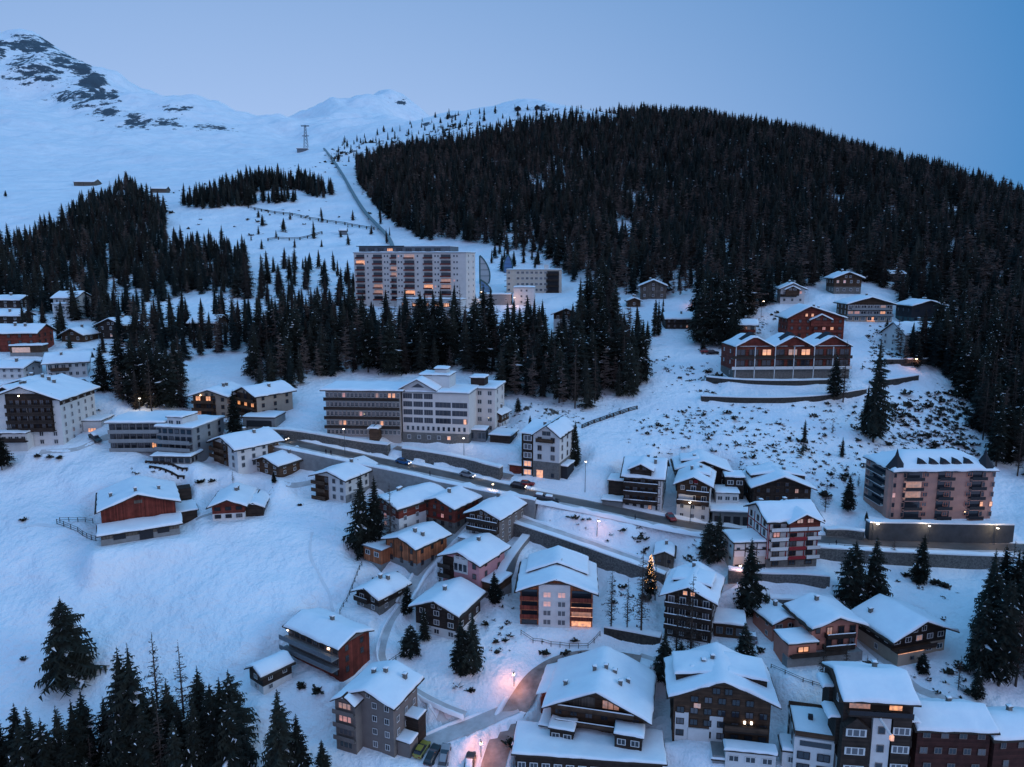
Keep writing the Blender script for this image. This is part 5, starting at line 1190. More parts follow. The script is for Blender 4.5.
def bank(label_pts, o0, o1, hgt, name='snow_bank'):
    """lumpy ploughed snow along a road edge"""
    pts = resample(label_pts, 1.3); n = len(pts); vs = []; fs = []
    for i, p in enumerate(pts):
        t = (pts[min(n-1, i+1)] - pts[max(0, i-1)]); t.z = 0; t.normalize(); r = Vector((t.y, -t.x, 0))
        hh = hgt * (.55 + 1.0 * abs(float(vnoise(np.array([i * .31 + o0]), np.array([p.x * .1]), 12)[0])) + .5 * float(vnoise(np.array([i * .8]), np.array([o0]), 13)[0]))
        if i in (0, n-1): hh = .02
        for f, z in ((0, -.3), (.2, .55), (.45, 1.0), (.7, .8), (1, -.3)):
            o = o0 + (o1 - o0) * f + .25 * float(vnoise(np.array([i * .5]), np.array([f * 9 + o1]), 14)[0])
            vs.append((p.x + r.x*o, p.y + r.y*o, p.z + (hh * z if z > 0 else z)))
    for i in range(n-1):
        for j in range(4): fs.append((i*5+j, i*5+j+1, (i+1)*5+j+1, (i+1)*5+j))
    me = bpy.data.meshes.new(name); me.from_pydata(vs, [], fs); me.materials.append(MAT['snow']); me.update(); me.polygons.foreach_set('use_smooth', [True] * len(fs))
    tag(link(name, me), kind='structure')
bank(main_pts[8:], -5.4, -3.3, 1.1); bank(main_pts[30:int(len(main_pts)*.62)], 4.0, 5.6, .9); bank(road3[int(len(road3)*.55):], 2.4, 3.8, .8); bank(lane_pts, -2.6, -1.3, .8); bank(path1, -2.2, -1.1, .6); bank(path1, 1.1, 2.2, .6); bank(road4[:len(road4)*2//3], -3.3, -2.0, .6); bank(path2, .7, 1.5, .7)
wall('long grey retaining wall carrying the main road above the village at left', wallA, 4.4, 6.4, -7.5, .35, 'concrete', .3)
wall('dark retaining wall carrying the main road below the pink hotel', wallB, 4.4, 6.4, -5.5, .35, 'drystone', .3)
wall('grey stone wall under the snowy lane behind the centre apartment house', lane_pts, 1.5, 3.4, -5.0, .2, 'drystone', .25)
for lab, pix, lift, hw, mat in WALLS:
    pts = [Vector((p.x, p.y, 0)) for p in pline_cache[lab]]
    for p, q in zip(pts, pline_cache[lab]): p.z = q.z
    wall(lab, pts, -1.8, .25, -3.0, lift + .15, mat, .35)
def fence(label, pix, h=1.1, gap=2.4, rails=2, mat='timber', cat='fence', off=0.0, pts=None, r=.06):
    pts = resample(pts or [at(*p) for p in pix], gap)
    root = thing('fence', label, cat, pts[0]); n = len(pts); base = pts[0]
    tops = []
    for p in pts:
        z = gzf(p.x, p.y); v = Vector((p.x, p.y, z)) - base; tops.append(v)
        MB().box(v.x-r, v.x+r, v.y-r, v.y+r, v.z-.3, v.z+h).build('post', mat, root)
    mb = MB()
    for k in range(rails):
        f = h * (1 - k * .42) - .08
        for a, b in zip(tops[:-1], tops[1:]): mb.tube(a + Vector((0, 0, f)), b + Vector((0, 0, f)), r*.8, None, 4)
    mb.build('rails', mat, root)
    return root
def offpts(pts, o):
    out = []; n = len(pts)
    for i, p in enumerate(pts):
        t = (pts[min(n-1, i+1)] - pts[max(0, i-1)]); t.z = 0; t.normalize(); out.append(Vector((p.x + t.y*o, p.y - t.x*o, p.z)))
    return out
fence('thin metal railing along the valley side of the main road at left', None, 1.1, 5, 2, 'metal', 'railing', pts=offpts(wallA, 4.35), r=.05)
fence('thin metal railing along the main road below the pink hotel', None, 1.1, 5, 2, 'metal', 'railing', pts=offpts(wallB, 4.35), r=.05)
fence('wooden rail fence curving in front of the centre apartment house', [(521, 635), (533, 643), (560, 647), (588, 648), (600, 636)], 1.2)
fence('dark plank fence around the paddock left of the red barn', [(57, 524), (78, 532), (96, 541)], 1.3, 2.0, 3, 'darktimber')
fence('snowy rail fence behind the paddock left of the red barn', [(60, 522), (78, 522), (93, 523)], 1.2, 2.0, 2, 'darktimber')
fence('old picket fence running down the edge of the snow field by the small dark cabin', [(362, 566), (355, 582), (347, 602), (340, 614)], 1.2, 2.0, 2, 'darktimber')
fence('railing beside the footpath crossing above the long red chalet', [(383, 668), (396, 660), (404, 655)], 1.1, 2, 2, 'darktimber')
fence('dark log fence line above the corner house on the ski meadow', [(582, 428), (600, 421), (620, 414), (637, 409)], 1.1, 3.0, 3, 'darktimber', r=.2)
fence('long dark snow fence across the ski slope above the slab hotel', [(242, 206), (275, 214), (310, 220), (345, 225), (374, 230)], 2.0, 8, 2, 'darktimber', r=.35)
fence('short lower snow fence on the ski slope above the slab hotel', [(268, 241), (300, 240), (322, 234)], 1.8, 7, 2, 'darktimber', r=.3)
fence('dark log row on the snow below the grey apartment blocks, upper', [(146, 463), (160, 464), (178, 469), (187, 470)], .7, 1.5, 2, 'darktimber', r=.2)
fence('dark log row on the snow below the grey apartment blocks, lower', [(150, 468), (166, 472), (184, 478)], .7, 1.5, 2, 'darktimber', r=.2)
fence('low garden fence between the two salmon houses and the foreground chalets', [(771, 668), (785, 674), (803, 682), (822, 688)], .9, 2.5, 2, 'darktimber')

# ------------------------------------------------------------------ street lamps
def lamp(label, px, py, h=6.0, power=500, mat='bulb', group=None, col=(1, .62, .38), arm=1.0, r=.5):
    p = at(px, py); root = thing('street_lamp', label, 'street lamp', p, R_(random.uniform(-40, 40)), group)
    MB().tube((0, 0, -.5), (0, 0, h), .09, .06, 6).tube((0, 0, h), (0, -arm, h+.15), .05, .05, 5).build('pole', 'metal', root)
    hd = MB().box(-.16, .16, -arm-.5, -arm+.05, h+.06, h+.2).build('lamp_head', 'metal', root)
    MB().box(-.22, .22, -arm-.55, -arm+.05, h-.14, h+.05).build('bulb', mat, hd)
    if power:
        ld = bpy.data.lights.new('lamp_light', 'POINT'); ld.energy = power * LAMPK; ld.color = col; ld.shadow_soft_size = .25
        lo = bpy.data.objects.new('lamp_light', ld); COL.objects.link(lo); lo.parent = root; lo.location = (0, -arm-.25, h-.45)
    return root
lamp('street lamp lighting the snow bank orange beside the curving road at bottom centre', 514, 686, 3.4, 1900, col=(1, .34, .17))
lamp('street lamp glowing at the bottom edge beside the village road', 481, 758, 4, 2000, col=(1, .33, .18))
lamp('street lamp glowing pink at the bend of the footpath beside the larch clad house', 437, 551, 3.5, 2300, col=(1, .36, .22))
lamp('tall street lamp beside the main road right of the corner house', 585, 492, 9, 500, 'bulb_white', col=(1, .8, .6))
lamp('street lamp on the hotel ramp left of the corner house', 464, 457, 6, 500, 'bulb_white', col=(1, .8, .6))
lamp('street lamp in front of the stone wall below the long grey hotel', 345, 455, 8, 900, 'bulb_white', col=(1, .78, .5))
lamp('street lamp in front of the white based chalet with the striped gable', 690, 523, 6, 800, 'bulb_white', col=(1, .78, .5))
lamp('orange lamp low on the road wall left of the corner house', 493, 497, 4, 350, col=(1, .55, .25))
lamp('street lamp reddening the lane bank behind the centre apartment house', 597, 536, 4.5, 800, col=(1, .42, .34))
lamp('street lamp at the left end of the pink hotel wall', 872, 541, 5, 900, 'bulb_white', col=(1, .75, .5))
lamp('street lamp in the middle of the pink hotel wall', 928, 543, 5, 900, 'bulb_white', col=(1, .75, .5))
lamp('street lamp at the right end of the pink hotel wall near the dark spruces', 994, 545, 5, 1300, 'bulb_white', col=(1, .72, .42))
lamp('street lamp tinting the yard pink between dark chalet and tall spruce', 741, 582, 4.5, 900, col=(1, .5, .42))
lamp('lamp with a red glow above the long low brown house', 694, 306, 3.5, 1500, 'bulb_red', col=(1, .35, .22))
lamp('lamp post by the forest edge left of the big red chalet', 761, 318, 7, 700, col=(1, .6, .4))
lamp('lamp beside the parked cars left of the cream sided house', 719, 343, 4, 900, col=(1, .5, .36))
lamp('lamp on the forest road right of the white villa terrace', 912, 368, 3.5, 900, col=(1, .45, .34))
lamp('garden lamp lighting the snow behind the grey apartment blocks', 140, 412, 4.5, 1200, 'bulb_white', col=(1, .8, .5))
lamp('lamp on the slab hotel forecourt below the glass sails', 481, 302, 5, 2500, col=(1, .6, .35))
lamp('lamp beside the small white cube below the cream hotel', 514, 306, 4, 2200, col=(1, .5, .3))

# ------------------------------------------------------------------ vehicles
def car(label, px, py, rz, paint, lights=False, snow=False, grp=None, van=False):
    p = at(px, py); p.z = gzf(p.x, p.y) + .12
    nx = np.array([p.x+1.5*math.cos(R_(rz)), p.x-1.5*math.cos(R_(rz))]); ny = np.array([p.y+1.5*math.sin(R_(rz)), p.y-1.5*math.sin(R_(rz))])
    zz = gz(nx, ny); pit = math.atan2(float(zz[0]-zz[1]), 3.0)
    root = thing('parked_car' if not lights else 'car', label, 'car', p, 0, grp)
    root.rotation_euler = (0, -pit, R_(rz))
    # profile along x (front = +x), hood, windscreen, roof, tail
    hr = 1.48 if not van else 1.9
    body = [(-2.1, .32), (-1.75, .28), (1.8, .28), (2.12, .36), (2.14, .62), (1.95, .80), (1.0, .93), (-1.95, .96), (-2.14, .80)]
    mb = MB(); n = len(body)
    ys = [(-.86, 0.0), (-.80, .0), (.80, 0), (.86, 0)]
    rings = []
    for y, s in ((-.88, .94), (-.80, 1.0), (.80, 1.0), (.88, .94)):
        rings.append([(x*s, y, .6 + (z-.6)*(s if abs(y) > .85 else 1)) for x, z in body])
    vs = [v for r in rings for v in r]
    fs = [tuple(range(n)), tuple(range(4*n-1, 3*n-1, -1))]
    for k in range(3):
        for i in range(n): fs.append((k*n+(i+1) % n, k*n+i, (k+1)*n+i, (k+1)*n+(i+1) % n))
    mb.add(vs, fs); mb.build('body', paint, root)
    cab = [(-1.85, .94), (.95, .92), (.25, hr-.04), (-.1, hr), (-1.2, hr), (-1.6, hr-.12)]
    MB().add([(x, -.78, z) if z < 1 else (x, -.62, z) for x, z in cab] + [(x, .78, z) if z < 1 else (x, .62, z) for x, z in cab],
      [tuple(range(6)), tuple(range(11, 5, -1))] + [((i+1) % 6, i, 6+i, 6+(i+1) % 6) for i in range(6)]).build('windows', 'glass', root)
    MB().box(-1.35, .05, -.6, .6, hr-.01, hr+.03).build('roof_panel', paint if not snow else 'snow', root)
    if snow: snowcap(-1.5, .3, -.65, .65, lambda x, y: hr+.02, .25, int(px), grid=.6).build('car_snow', 'snow', root, smooth=True)
    for x in (-1.3, 1.35):
        for y in (-.84, .84):
            w = MB().tube((x, y-.1, .32), (x, y+.1, .32), .32, .32, 12).build('wheel', 'rubber', root)
            MB().tube((x, y-.11, .32), (x, y+.11, .32), .18, .18, 8).build('rim', 'metal', w)
    for y in (-.6, .6):
        MB().box(2.02, 2.16, y-.2, y+.2, .58, .74).build('headlight', 'bulb_white' if lights else 'glass_dim', root)
        MB().box(-2.17, -2.08, y-.2, y+.2, .62, .8).build('tail_light', 'red', root)
    if lights:
        ld = bpy.data.lights.new('headlight_beam', 'SPOT'); ld.energy = 150; ld.color = (1, .85, .65); ld.spot_size = R_(70); ld.shadow_soft_size = .15
        lo = bpy.data.objects.new('headlight_beam', ld); COL.objects.link(lo); lo.parent = root; lo.location = (2.3, 0, .7); lo.rotation_euler = (0, R_(-80), 0)
    return root
PG = 'cars parked in the village'
car('yellow car in the parking row at the bottom edge', 422, 752, 68, 'car_yellow', grp=PG)
car('black car in the middle of the parking row at the bottom edge', 433, 757, 66, 'car_black', grp=PG)
car('silver car at the right of the parking row at the bottom edge', 445, 757, 80, 'car_silver', grp=PG)
car('dark car half cut off by the bottom edge beside the village road', 470, 765, 82, 'car_black', snow=True, grp=PG)
car('dark car parked against the hedge of the foreground lodge', 519, 742, 70, 'car_black', snow=True, grp=PG)
car('blue car driving on the main road below the stone ramp wall', 403, 464, -20, 'car_blue', True)
car('silver car with headlights on the main road at the ramp junction', 467, 477, -20, 'car_silver', True)
car('car with headlights on the main road just below the garage', 281, 440, -18, 'car_black', True)
car('red car in front of the lit arches of the corner house', 527, 486, -12, 'car_red', grp=PG)
car('dark car with lights ahead of the red car on the main road', 518, 488, -14, 'car_black', True)
car('dark car on the valley edge of the main road below the corner house', 541, 500, -12, 'car_black', grp=PG, snow=True)
car('second dark car behind it on the valley edge of the main road', 551, 502, -12, 'car_black', grp=PG, snow=True)
car('red car parked at the forest edge above the scrub slope', 706, 353, -5, 'car_red', grp=PG)
car('dark car parked right of the red car at the forest edge', 713, 354, -5, 'car_black', grp=PG)
car('snowed in car under the white hotel wing nearest the carport', 505, 432, -15, 'car_silver', snow=True, grp=PG)
car('snowed in blue car at the front of the hotel car park', 508, 438, -15, 'car_blue', snow=True, grp=PG)
car('snow covered car next to the garage of the dark dormer chalet', 752, 640, 80, 'car_silver', snow=True, grp=PG)
car('dark car by the entrance of the chalet hotel at left', 95, 440, -30, 'car_black', snow=True, grp=PG)
car('red car under the eaves between the dark inn and the striped gable chalet', 671, 520, -80, 'car_red', snow=False, grp=PG)
car('snowed in dark car right of the white inn at upper left', 83, 384, -30, 'car_black', snow=True, grp=PG)

# ------------------------------------------------------------------ people on the road
def person(label, px, py, rz, stride=.22):
    p = at(px, py); p.z = gzf(p.x, p.y) + .14
    pts = [(0, 0, .95), (0, 0, 1.2), (0, .02, 1.42), (0, .02, 1.52), (0, -.02, 1.66), (0, -.02, 1.76),
           (.1, 0, .9), (.11, -stride*.5, .48), (.11, -stride, .07), (.11, -stride-.14, .03),
           (-.1, 0, .9), (-.11, stride*.3, .48), (-.11, stride, .08), (-.11, stride-.13, .03),
           (.2, .02, 1.4), (.27, .06, 1.12), (.27, -.06, .9), (.27, -.1, .82), (-.2, .02, 1.4), (-.27, -.04, 1.12), (-.27, -.14, .92), (-.27, -.18, .84)]
    ed = [(0, 1), (1, 2), (2, 3), (3, 4), (4, 5), (0, 6), (6, 7), (7, 8), (8, 9), (0, 10), (10, 11), (11, 12), (12, 13), (2, 14), (14, 15), (15, 16), (16, 17), (2, 18), (18, 19), (19, 20), (20, 21)]
    rad = [.15, .15, .16, .06, .10, .085, .10, .075, .05, .04, .10, .075, .05, .04, .08, .06, .045, .04, .08, .06, .045, .04]
    me = bpy.data.meshes.new('person'); me.from_pydata(pts, ed, []); me.materials.append(MAT['cloth'])
    o = tag(link('person', me, None, p, R_(rz)), label, 'person', 'people walking on the road')
    sk = o.modifiers.new('skin', 'SKIN')
    for i, v in enumerate(me.skin_vertices[0].data): v.radius = (rad[i], rad[i]); v.use_root = i == 0
    ss = o.modifiers.new('sub', 'SUBSURF'); ss.levels = 1; ss.render_levels = 1
    return o
person('person in dark clothes walking on the main road, left of the two at left', 326, 455, 60)
person('person in dark clothes walking on the main road, right of the two at left', 331, 456, 60)
person('person in dark clothes on the pavement above the road wall near the ramp', 430, 477, 80)
person('person in dark clothes on the pavement above the scrub bank right of the tall lamp', 635, 521, 80)
person('person in dark clothes on the road right of the half timbered house', 836, 547, 90)

# ------------------------------------------------------------------ glass sails, funicular, pylon
def sail(label, px, py, wpx, hpx, lean, mat, flip=1, grp='glass sails of the spa beside the slab hotel'):
    p = at(px, py); W = wpx*mpp(p); Ht = hpx*mpp(p)
    root = thing('glass_sail', label, 'glass sail', p, R_(lean), grp)
    n = 14; pr = []
    for i in range(n+1):
        t = i/n; z = Ht*t; pr.append((z, W*math.sin(math.pi*min(1, .30+.70*t))**.8 if flip != 0 else W*.5*math.sin(math.pi*min(1, .28+.72*t))**.8))
    def outline(ins):
        if flip: return [(0 + ins*flip, pr[0][0]-3), (0 + ins*flip, pr[-1][0]-ins)] , [(flip*max(.02, w-ins), z-(ins if i == n else 0)) for i, (z, w) in enumerate(pr)]
        return None
    left = [(-w if flip == 0 else 0, z) for z, w in pr]; right = [(w if flip == 0 else flip*w, z) for z, w in pr]
    poly = [(x, z) for x, z in right] + [(x, z) for x, z in reversed(left[:-1])]
    mb = MB()
    mb.prism(poly if flip >= 0 else poly[::-1], .0, .5); mb.build('glass_pane', mat, root)
    fr = MB()
    for k in range(len(poly)): 
        a, b = poly[k], poly[(k+1) % len(poly)]
        if (Vector((a[0], a[1]))-Vector((b[0], b[1]))).length > .05: fr.tube((a[0], .2, a[1]), (b[0], .2, b[1]), .45, .45, 5)
    fr.build('frame', 'teal', root)
    mb = MB()
    for f in (.3, .55, .78):
        i = int(f*n); mb.tube((left[i][0], -.05, pr[i][0]), (right[i][0], -.05, pr[i][0]), .14, .14, 4)
    mb.build('glazing_bars', 'teal', root)
    return root
sail('tall upper pale green glass sail at the right end of the slab hotel', 480, 284, 10, 28, 8, 'sailpale', 1)
sail('rounded lower blue glass sail at the right end of the slab hotel', 480.5, 298, 11, 18, 5, 'sailglass', 1)
sail('narrow blue leaf shaped glass sail behind the cream hotel', 508, 273, 9, 18, 0, 'sailglass', 0)

FPIX = [(324, 150), (332, 160), (343, 177), (353, 196), (364, 214), (377, 228), (389, 240), (395, 256)]
fp = resample(chaikin([at(*p) for p in FPIX], 2), 9.0)
fun = thing('funicular_track', 'straight teal funicular track climbing the ski slope above the slab hotel', 'funicular', fp[0])
mb = MB(); n = len(fp); vs = []
for i, p in enumerate(fp):
    t = (fp[min(n-1, i+1)] - fp[max(0, i-1)]); t.z = 0; t.normalize(); r = Vector((t.y, -t.x, 0)) * 1.2; q = p - fp[0]
    for s, z in ((-1, 1.6), (1, 1.6), (1, 2.7), (-1, 2.7)): vs.append((q.x + r.x*s, q.y + r.y*s, q.z + z))
fs = [(i*4+j, i*4+(j+1) % 4, i*4+4+(j+1) % 4, i*4+4+j) for i in range(n-1) for j in range(4)] + [(0, 3, 2, 1), (n*4-4, n*4-3, n*4-2, n*4-1)]
mb.add(vs, fs); mb.build('track_deck', 'paleteal', fun)
for i in range(0, n, 3):
    q = fp[i] - fp[0]; MB().box(q.x-.5, q.x+.5, q.y-.5, q.y+.5, q.z-3, q.z+1.7).build('pillar', 'concrete', fun)
p = at(306, 148); pyl = thing('cable_pylon', 'tall lattice cable car pylon standing on the ski slope skyline', 'pylon', p)
hp = solve_h(p, 23); mb = MB()
for sx in (-1, 1):
    for sy in (-1, 1): mb.tube((sx*3, sy*3, -2), (sx*.9, sy*.9, hp), .32, .25, 5)
for k in range(7):
    z0, z1 = hp*k/7, hp*(k+1)/7; w0, w1 = 3-2.1*k/7, 3-2.1*(k+1)/7
    for sy in (-1, 1):
        mb.tube((-w0, sy*w0, z0), (w1, sy*w1, z1),   .16, .16, 4); mb.tube((w0, sy*w0, z0), (-w1, sy*w1, z1), .16, .16, 4)
mb.build('lattice_mast', 'tin', pyl)
MB().box(-6, 6, -.8, .8, hp-2, hp-.6).box(-5, 5, -.6, .6, hp-16, hp-15).build('crossarm', 'tin', pyl)
p2 = at(302, 152); st = thing('station_hut', 'small grey lift station hut at the foot of the cable pylon', 'lift station', p2)
MB().box(-7, 7, 0, 8, -3, 4.5).build('wall', 'tin', st)
rf = MB().box(-8, 8, -1, 9, 4.5, 4.9).build('roof', 'tin', st)
snowcap(-8, 8, -1, 9, lambda x, y: 4.9, .8, 3, grid=4).build('roof_snow', 'snow', rf, smooth=True)
for px_, py_, w_ in ((518, 108, 5), (537, 107, 4)):
    p = at(px_, py_ + 3)
    t = thing('summit_hut', 'dark summit hut on the skyline ridge, ' + ('left and larger of two' if w_ == 5 else 'right and smaller of two'), 'hut', p)
    s = w_ * mpp(p) / 2
    MB().box(-s, s, 0, 8, -3, 4).build('wall', 'slate', t)
    MB().prism([(-s-.8, 3.6), (s+.8, 3.6), (0, 6.5)], -1, 9).build('roof', 'slate', t)
# ------------------------------------------------------------------ trees
def spruce_geo(seed, nl, nb0, twigs, R=.17, bw=.13, snowy=.03, core=0):
    """unit-height spruce crown: whorls of drooping branches made of small needle blades"""
    r = np.random.default_rng(seed); V = []; T = []; Mi = []
    def tri(a, b, c, mi=0):
        k = len(V); V.extend([a, b, c]); T.append((k, k+1, k+2)); Mi.append(mi)
    lop = r.uniform(0, 6.28); lopa = r.uniform(.05, .25); base = r.uniform(.05, .14)
    gaps = r.uniform(0, 1, nl) 
    for i in range(nl):
        t = i / (nl - 1); z = base + (1 - base) * t ** .92
        rad = R * (1 - t) ** .78 * (.80 + .4 * gaps[i]) + .006
        if t < .12: rad *= .65 + 2.5 * t
        if seed % 3 == 0: rad = R * (.22 + .78 * (1 - t) ** .7) * (1 if t < .8 else (1 - t) / .2 + .08) * (.7 + .5 * gaps[i])
        nb = max(4, int(nb0 * (1 - t) ** .5 + 3 * r.random()))
        for j in range(nb):
            if r.random() < .06: continue
            a = 6.283 * (j + r.random() * .8) / nb; ln = rad * (.55 + .6 * r.random()) * (1 + lopa * math.cos(a - lop))
            ca, sa = math.cos(a), math.sin(a); drop = ln * (.28 + .35 * r.random()) * (1.1 - t * .8)
            zz = z + (r.random() - .5) * .6 / nl
            p0 = np.array([0, 0, zz]); d = np.array([ca, sa, 0]); s = np.array([-sa, ca, 0])
            tip = p0 + d * ln + np.array([0, 0, -drop + ln * .12])
            w = ln * bw + .006; md = p0 + d * ln * .55 + np.array([0, 0, -drop * .35])
            mi = 1 if (r.random() < snowy) else 0
            tri(p0, md - s * w + [0, 0, -w*.5], tip, mi); tri(p0, tip, md + s * w + [0, 0, -w*.5], mi)
            for k in range(twigs):
                f = .25 + .75 * (k + r.random()) / twigs; q = p0 + (tip - p0) * f; q = q + np.array([0, 0, (md[2] - (p0[2] + tip[2]) / 2) * 4 * f * (1 - f)])
                sg = 1 if k % 2 else -1; tl = ln * (.28 + .25 * r.random()) * (1.15 - f * .7) + .004
                e = q + s * sg * tl * .8 + d * tl * .5 + np.array([0, 0, -tl * (.35 + .6 * r.random())])
                g = q + d * tl * .45 + np.array([0, 0, -tl * .12])
                tri(q, e, g, 1 if r.random() < snowy else 0)
    if core:   # shaded heart of the crown, a ragged cone of inner needles
        k = 9; zs_ = np.linspace(base + .02, .97, 7); prev = None
        for zi in zs_:
            t = (zi - base) / (1 - base); rr = R * core * (1 - t) ** .8
            ring = [np.array([rr * (.7 + .6 * r.random()) * math.cos(6.283 * (q + .5 * r.random()) / k), rr * (.7 + .6 * r.random()) * math.sin(6.283 * (q + .5 * r.random()) / k), zi - .03 * r.random()]) for q in range(k)]
            if prev is not None:
                for q in range(k):
                    tri(prev[q], prev[(q+1) % k], ring[q]); tri(prev[(q+1) % k], ring[(q+1) % k], ring[q])
            prev = ring
    # leader
    for k in range(3):
        a = 2.1 * k; tri(np.array([.006*math.cos(a), .006*math.sin(a), .93]), np.array([.006*math.cos(a+2.1), .006*math.sin(a+2.1), .93]), np.array([0, 0, 1.02]))
    return np.array(V, np.float32), np.array(T, np.int32), np.array(Mi, np.int32)
def larch_geo(seed, nl, nb0, twigs, R=.13, wb=.0035):
    """unit-height bare larch: thin upswept limbs with hanging twigs, plus its stem"""
    r = np.random.default_rng(seed); V = []; T = []
    def tri(a, b, c):
        k = len(V); V.extend([a, b, c]); T.append((k, k+1, k+2))
    for i in range(nl):
        t = i / (nl - 1); z = .16 + .84 * t; rad = R * (1 - t) ** .7 * (.6 + .6 * r.random()) + .006
        if t < .2: rad *= .5 + 2.5 * t
        nb = max(2, int(nb0 * (1 - t) ** .4))
        for j in range(nb):
            a = r.uniform(0, 6.283); ln = rad * (.5 + .7 * r.random()); ca, sa = math.cos(a), math.sin(a)
            p0 = np.array([0, 0, z + r.uniform(-.02, .02)]); d = np.array([ca, sa, 0]); s = np.array([-sa, ca, 0]); up = np.array([0, 0, 1.])
            tip = p0 + d * ln + up * ln * r.uniform(-.15, .35)
            tri(p0 - up * wb, tip, p0 + up * wb); tri(p0 - s * wb, tip, p0 + s * wb)
            for k in range(twigs):
                f = .2 + .75 * r.random(); q = p0 + (tip - p0) * f; tl = ln * (.16 + .3 * r.random())
                e = q + s * tl * r.uniform(-.9, .9) + d * tl * .5 - up * tl * r.uniform(-.2, .8)
                tri(q, e, q + (tip - p0) / ln * wb * 2.2)
    return np.array(V, np.float32), np.array(T, np.int32), np.zeros(len(T), np.int32)
def trunk_geo(h=1.0, r=.011, k=6):
    V = []; T = []
    for z, rr in ((-.12, r*1.25), (.25, r*.9), (h, r*.12)):
        for i in range(k): V.append((rr*math.cos(6.283*i/k), rr*math.sin(6.283*i/k), z))
    for q in range(2):
        for i in range(k):
            a, b, c, d = q*k+i, q*k+(i+1) % k, (q+1)*k+(i+1) % k, (q+1)*k+i
            T += [(a, b, c), (a, c, d)]
    return np.array(V, np.float32), np.array(T, np.int32)
NEAR = [spruce_geo(s, 34, 17, 11, R=rad, core=.45, snowy=.022) for s, rad in ((1, .195), (2, .175), (3, .21), (4, .165), (5, .18), (6, .15))]
WIDE = spruce_geo(21, 34, 22, 12, R=.30, core=.5, snowy=.02)
FAR = [spruce_geo(30 + s, 11, 9, 2, R=rad, bw=.27, snowy=.002, core=.45) for s, rad in enumerate((.24, .20, .28, .22, .26, .30, .22, .18))]
MID = [spruce_geo(80 + s, 24, 13, 6, R=rad, bw=.16, snowy=.006, core=.45) for s, rad in enumerate((.20, .17, .23, .18, .16))]
LNEAR = [larch_geo(50 + s, 40, 7, 6) for s in range(3)]
LFAR = [larch_geo(60 + s, 17, 9, 3, R=.20, wb=.012) for s in range(3)]
nm_ = [fastmesh('spruce_crown', v, t, ['needles', 'snow'], mi) for v, t, mi in NEAR]
wide_me = fastmesh('spruce_crown', *WIDE[:2], ['needles', 'snow'], WIDE[2])
lm_ = [fastmesh('larch_crown', v, t, ['larch'], mi) for v, t, mi in LNEAR]
tk_ = fastmesh('tree_trunk', *trunk_geo(), ['bark'], smooth=True)
def plant(kind, label, p, h, group=None, var=None, width=1.0, rz=None):
    larch = kind == 'larch'
    root = thing('larch_tree' if larch else 'spruce_tree', label, 'larch' if larch else 'spruce', p, random.uniform(0, 6.28) if rz is None else rz, group)
    t = link('trunk', tk_, root); c = link('crown', (wide_me if var == 'wide' else random.choice(lm_ if larch else nm_)), root)
    t.scale = (h, h, h); c.scale = (h * width, h * width, h)
    return root

SMAX = np.maximum.accumulate(Z / GY, axis=0)            # how much of each column is seen over nearer ground
def inpoly(px, py, poly):
    c = np.zeros(px.shape, bool); n = len(poly)
    for i in range(n):
        (x0, y0), (x1, y1) = poly[i], poly[i-1]
        m = ((y0 > py) != (y1 > py)) & (px < (x1 - x0) * (py - y0) / (y1 - y0 + 1e-9) + x0); c ^= m
    return c
taken = {}
def occupied(x, y, d):
    i, j = int(x // 6), int(y // 6)
    for a in range(i-2, i+3):
        for b in range(j-2, j+3):
            for (u, v) in taken.get((a, b), ()):
                if (u-x)**2 + (v-y)**2 < d*d: return True
    return False
def take(x, y): taken.setdefault((int(x // 6), int(y // 6)), []).append((x, y))
hb = [(q['p'].x, q['p'].y, q['a'], q['W'], q['D']) for q in HOUSES]
road_xy = [(np.array([(p.x, p.y) for p in pts]), hw) for pts, hw in roads]
def blocked(x, y):
    for hx, hy, a, W, D in hb:
        X = (x-hx)*math.cos(a) + (y-hy)*math.sin(a); Y = -(x-hx)*math.sin(a) + (y-hy)*math.cos(a)
        if abs(X) < W/2 + 2.2 and -3.5 < Y < D + 2: return True
    for xy, hw in road_xy:
        if ((xy[:, 0]-x)**2 + (xy[:, 1]-y)**2).min() < (hw + 1.2) ** 2: return True
    return False
CAND = []   # (x, y, z, height, larch, zone label, group)
def zone(poly, spacing, h0, h1, larch, label, group, n=60000, keepout=(), thr=-.62, ymax=1120):
    xs = [p[0] for p in poly]; ys = [p[1] for p in poly]
    ctr = [at(px, py) for px, py in poly]
    y0 = min(c.y for c in ctr) * .92; y1 = min(max(c.y for c in ctr) * 1.12, ymax)
    u0 = min(c.x / c.y for c in ctr) - .03; u1 = max(c.x / c.y for c in ctr) + .03
    Y = np.sqrt(rng.uniform(y0**2, y1**2, n)); U = rng.uniform(u0, u1, n); l = np.log(Y)
    z = bil(Z, U, l); px, py = proj(U*Y, Y, z + CAMZ)
    ok = inpoly(px, py, poly) & (z / Y > bil(SMAX, U, l) - .016)
    for k in keepout: ok &= ~inpoly(px, py, k)
    clump = fbm(U*Y/38, Y/38, 3, 77)
    ok &= clump > thr
    cnt = 0
    for i in np.nonzero(ok)[0]:
        x, y = U[i]*Y[i], Y[i]
        if occupied(x, y, spacing * (.8 + .5 * rng.random())) or blocked(x, y): continue
        take(x, y); cnt += 1
        CAND.append((x, y, z[i] + CAMZ, rng.uniform(h0, h1) * (1 if rng.random() > .15 else .7), rng.random() < larch, label, group))
    return cnt

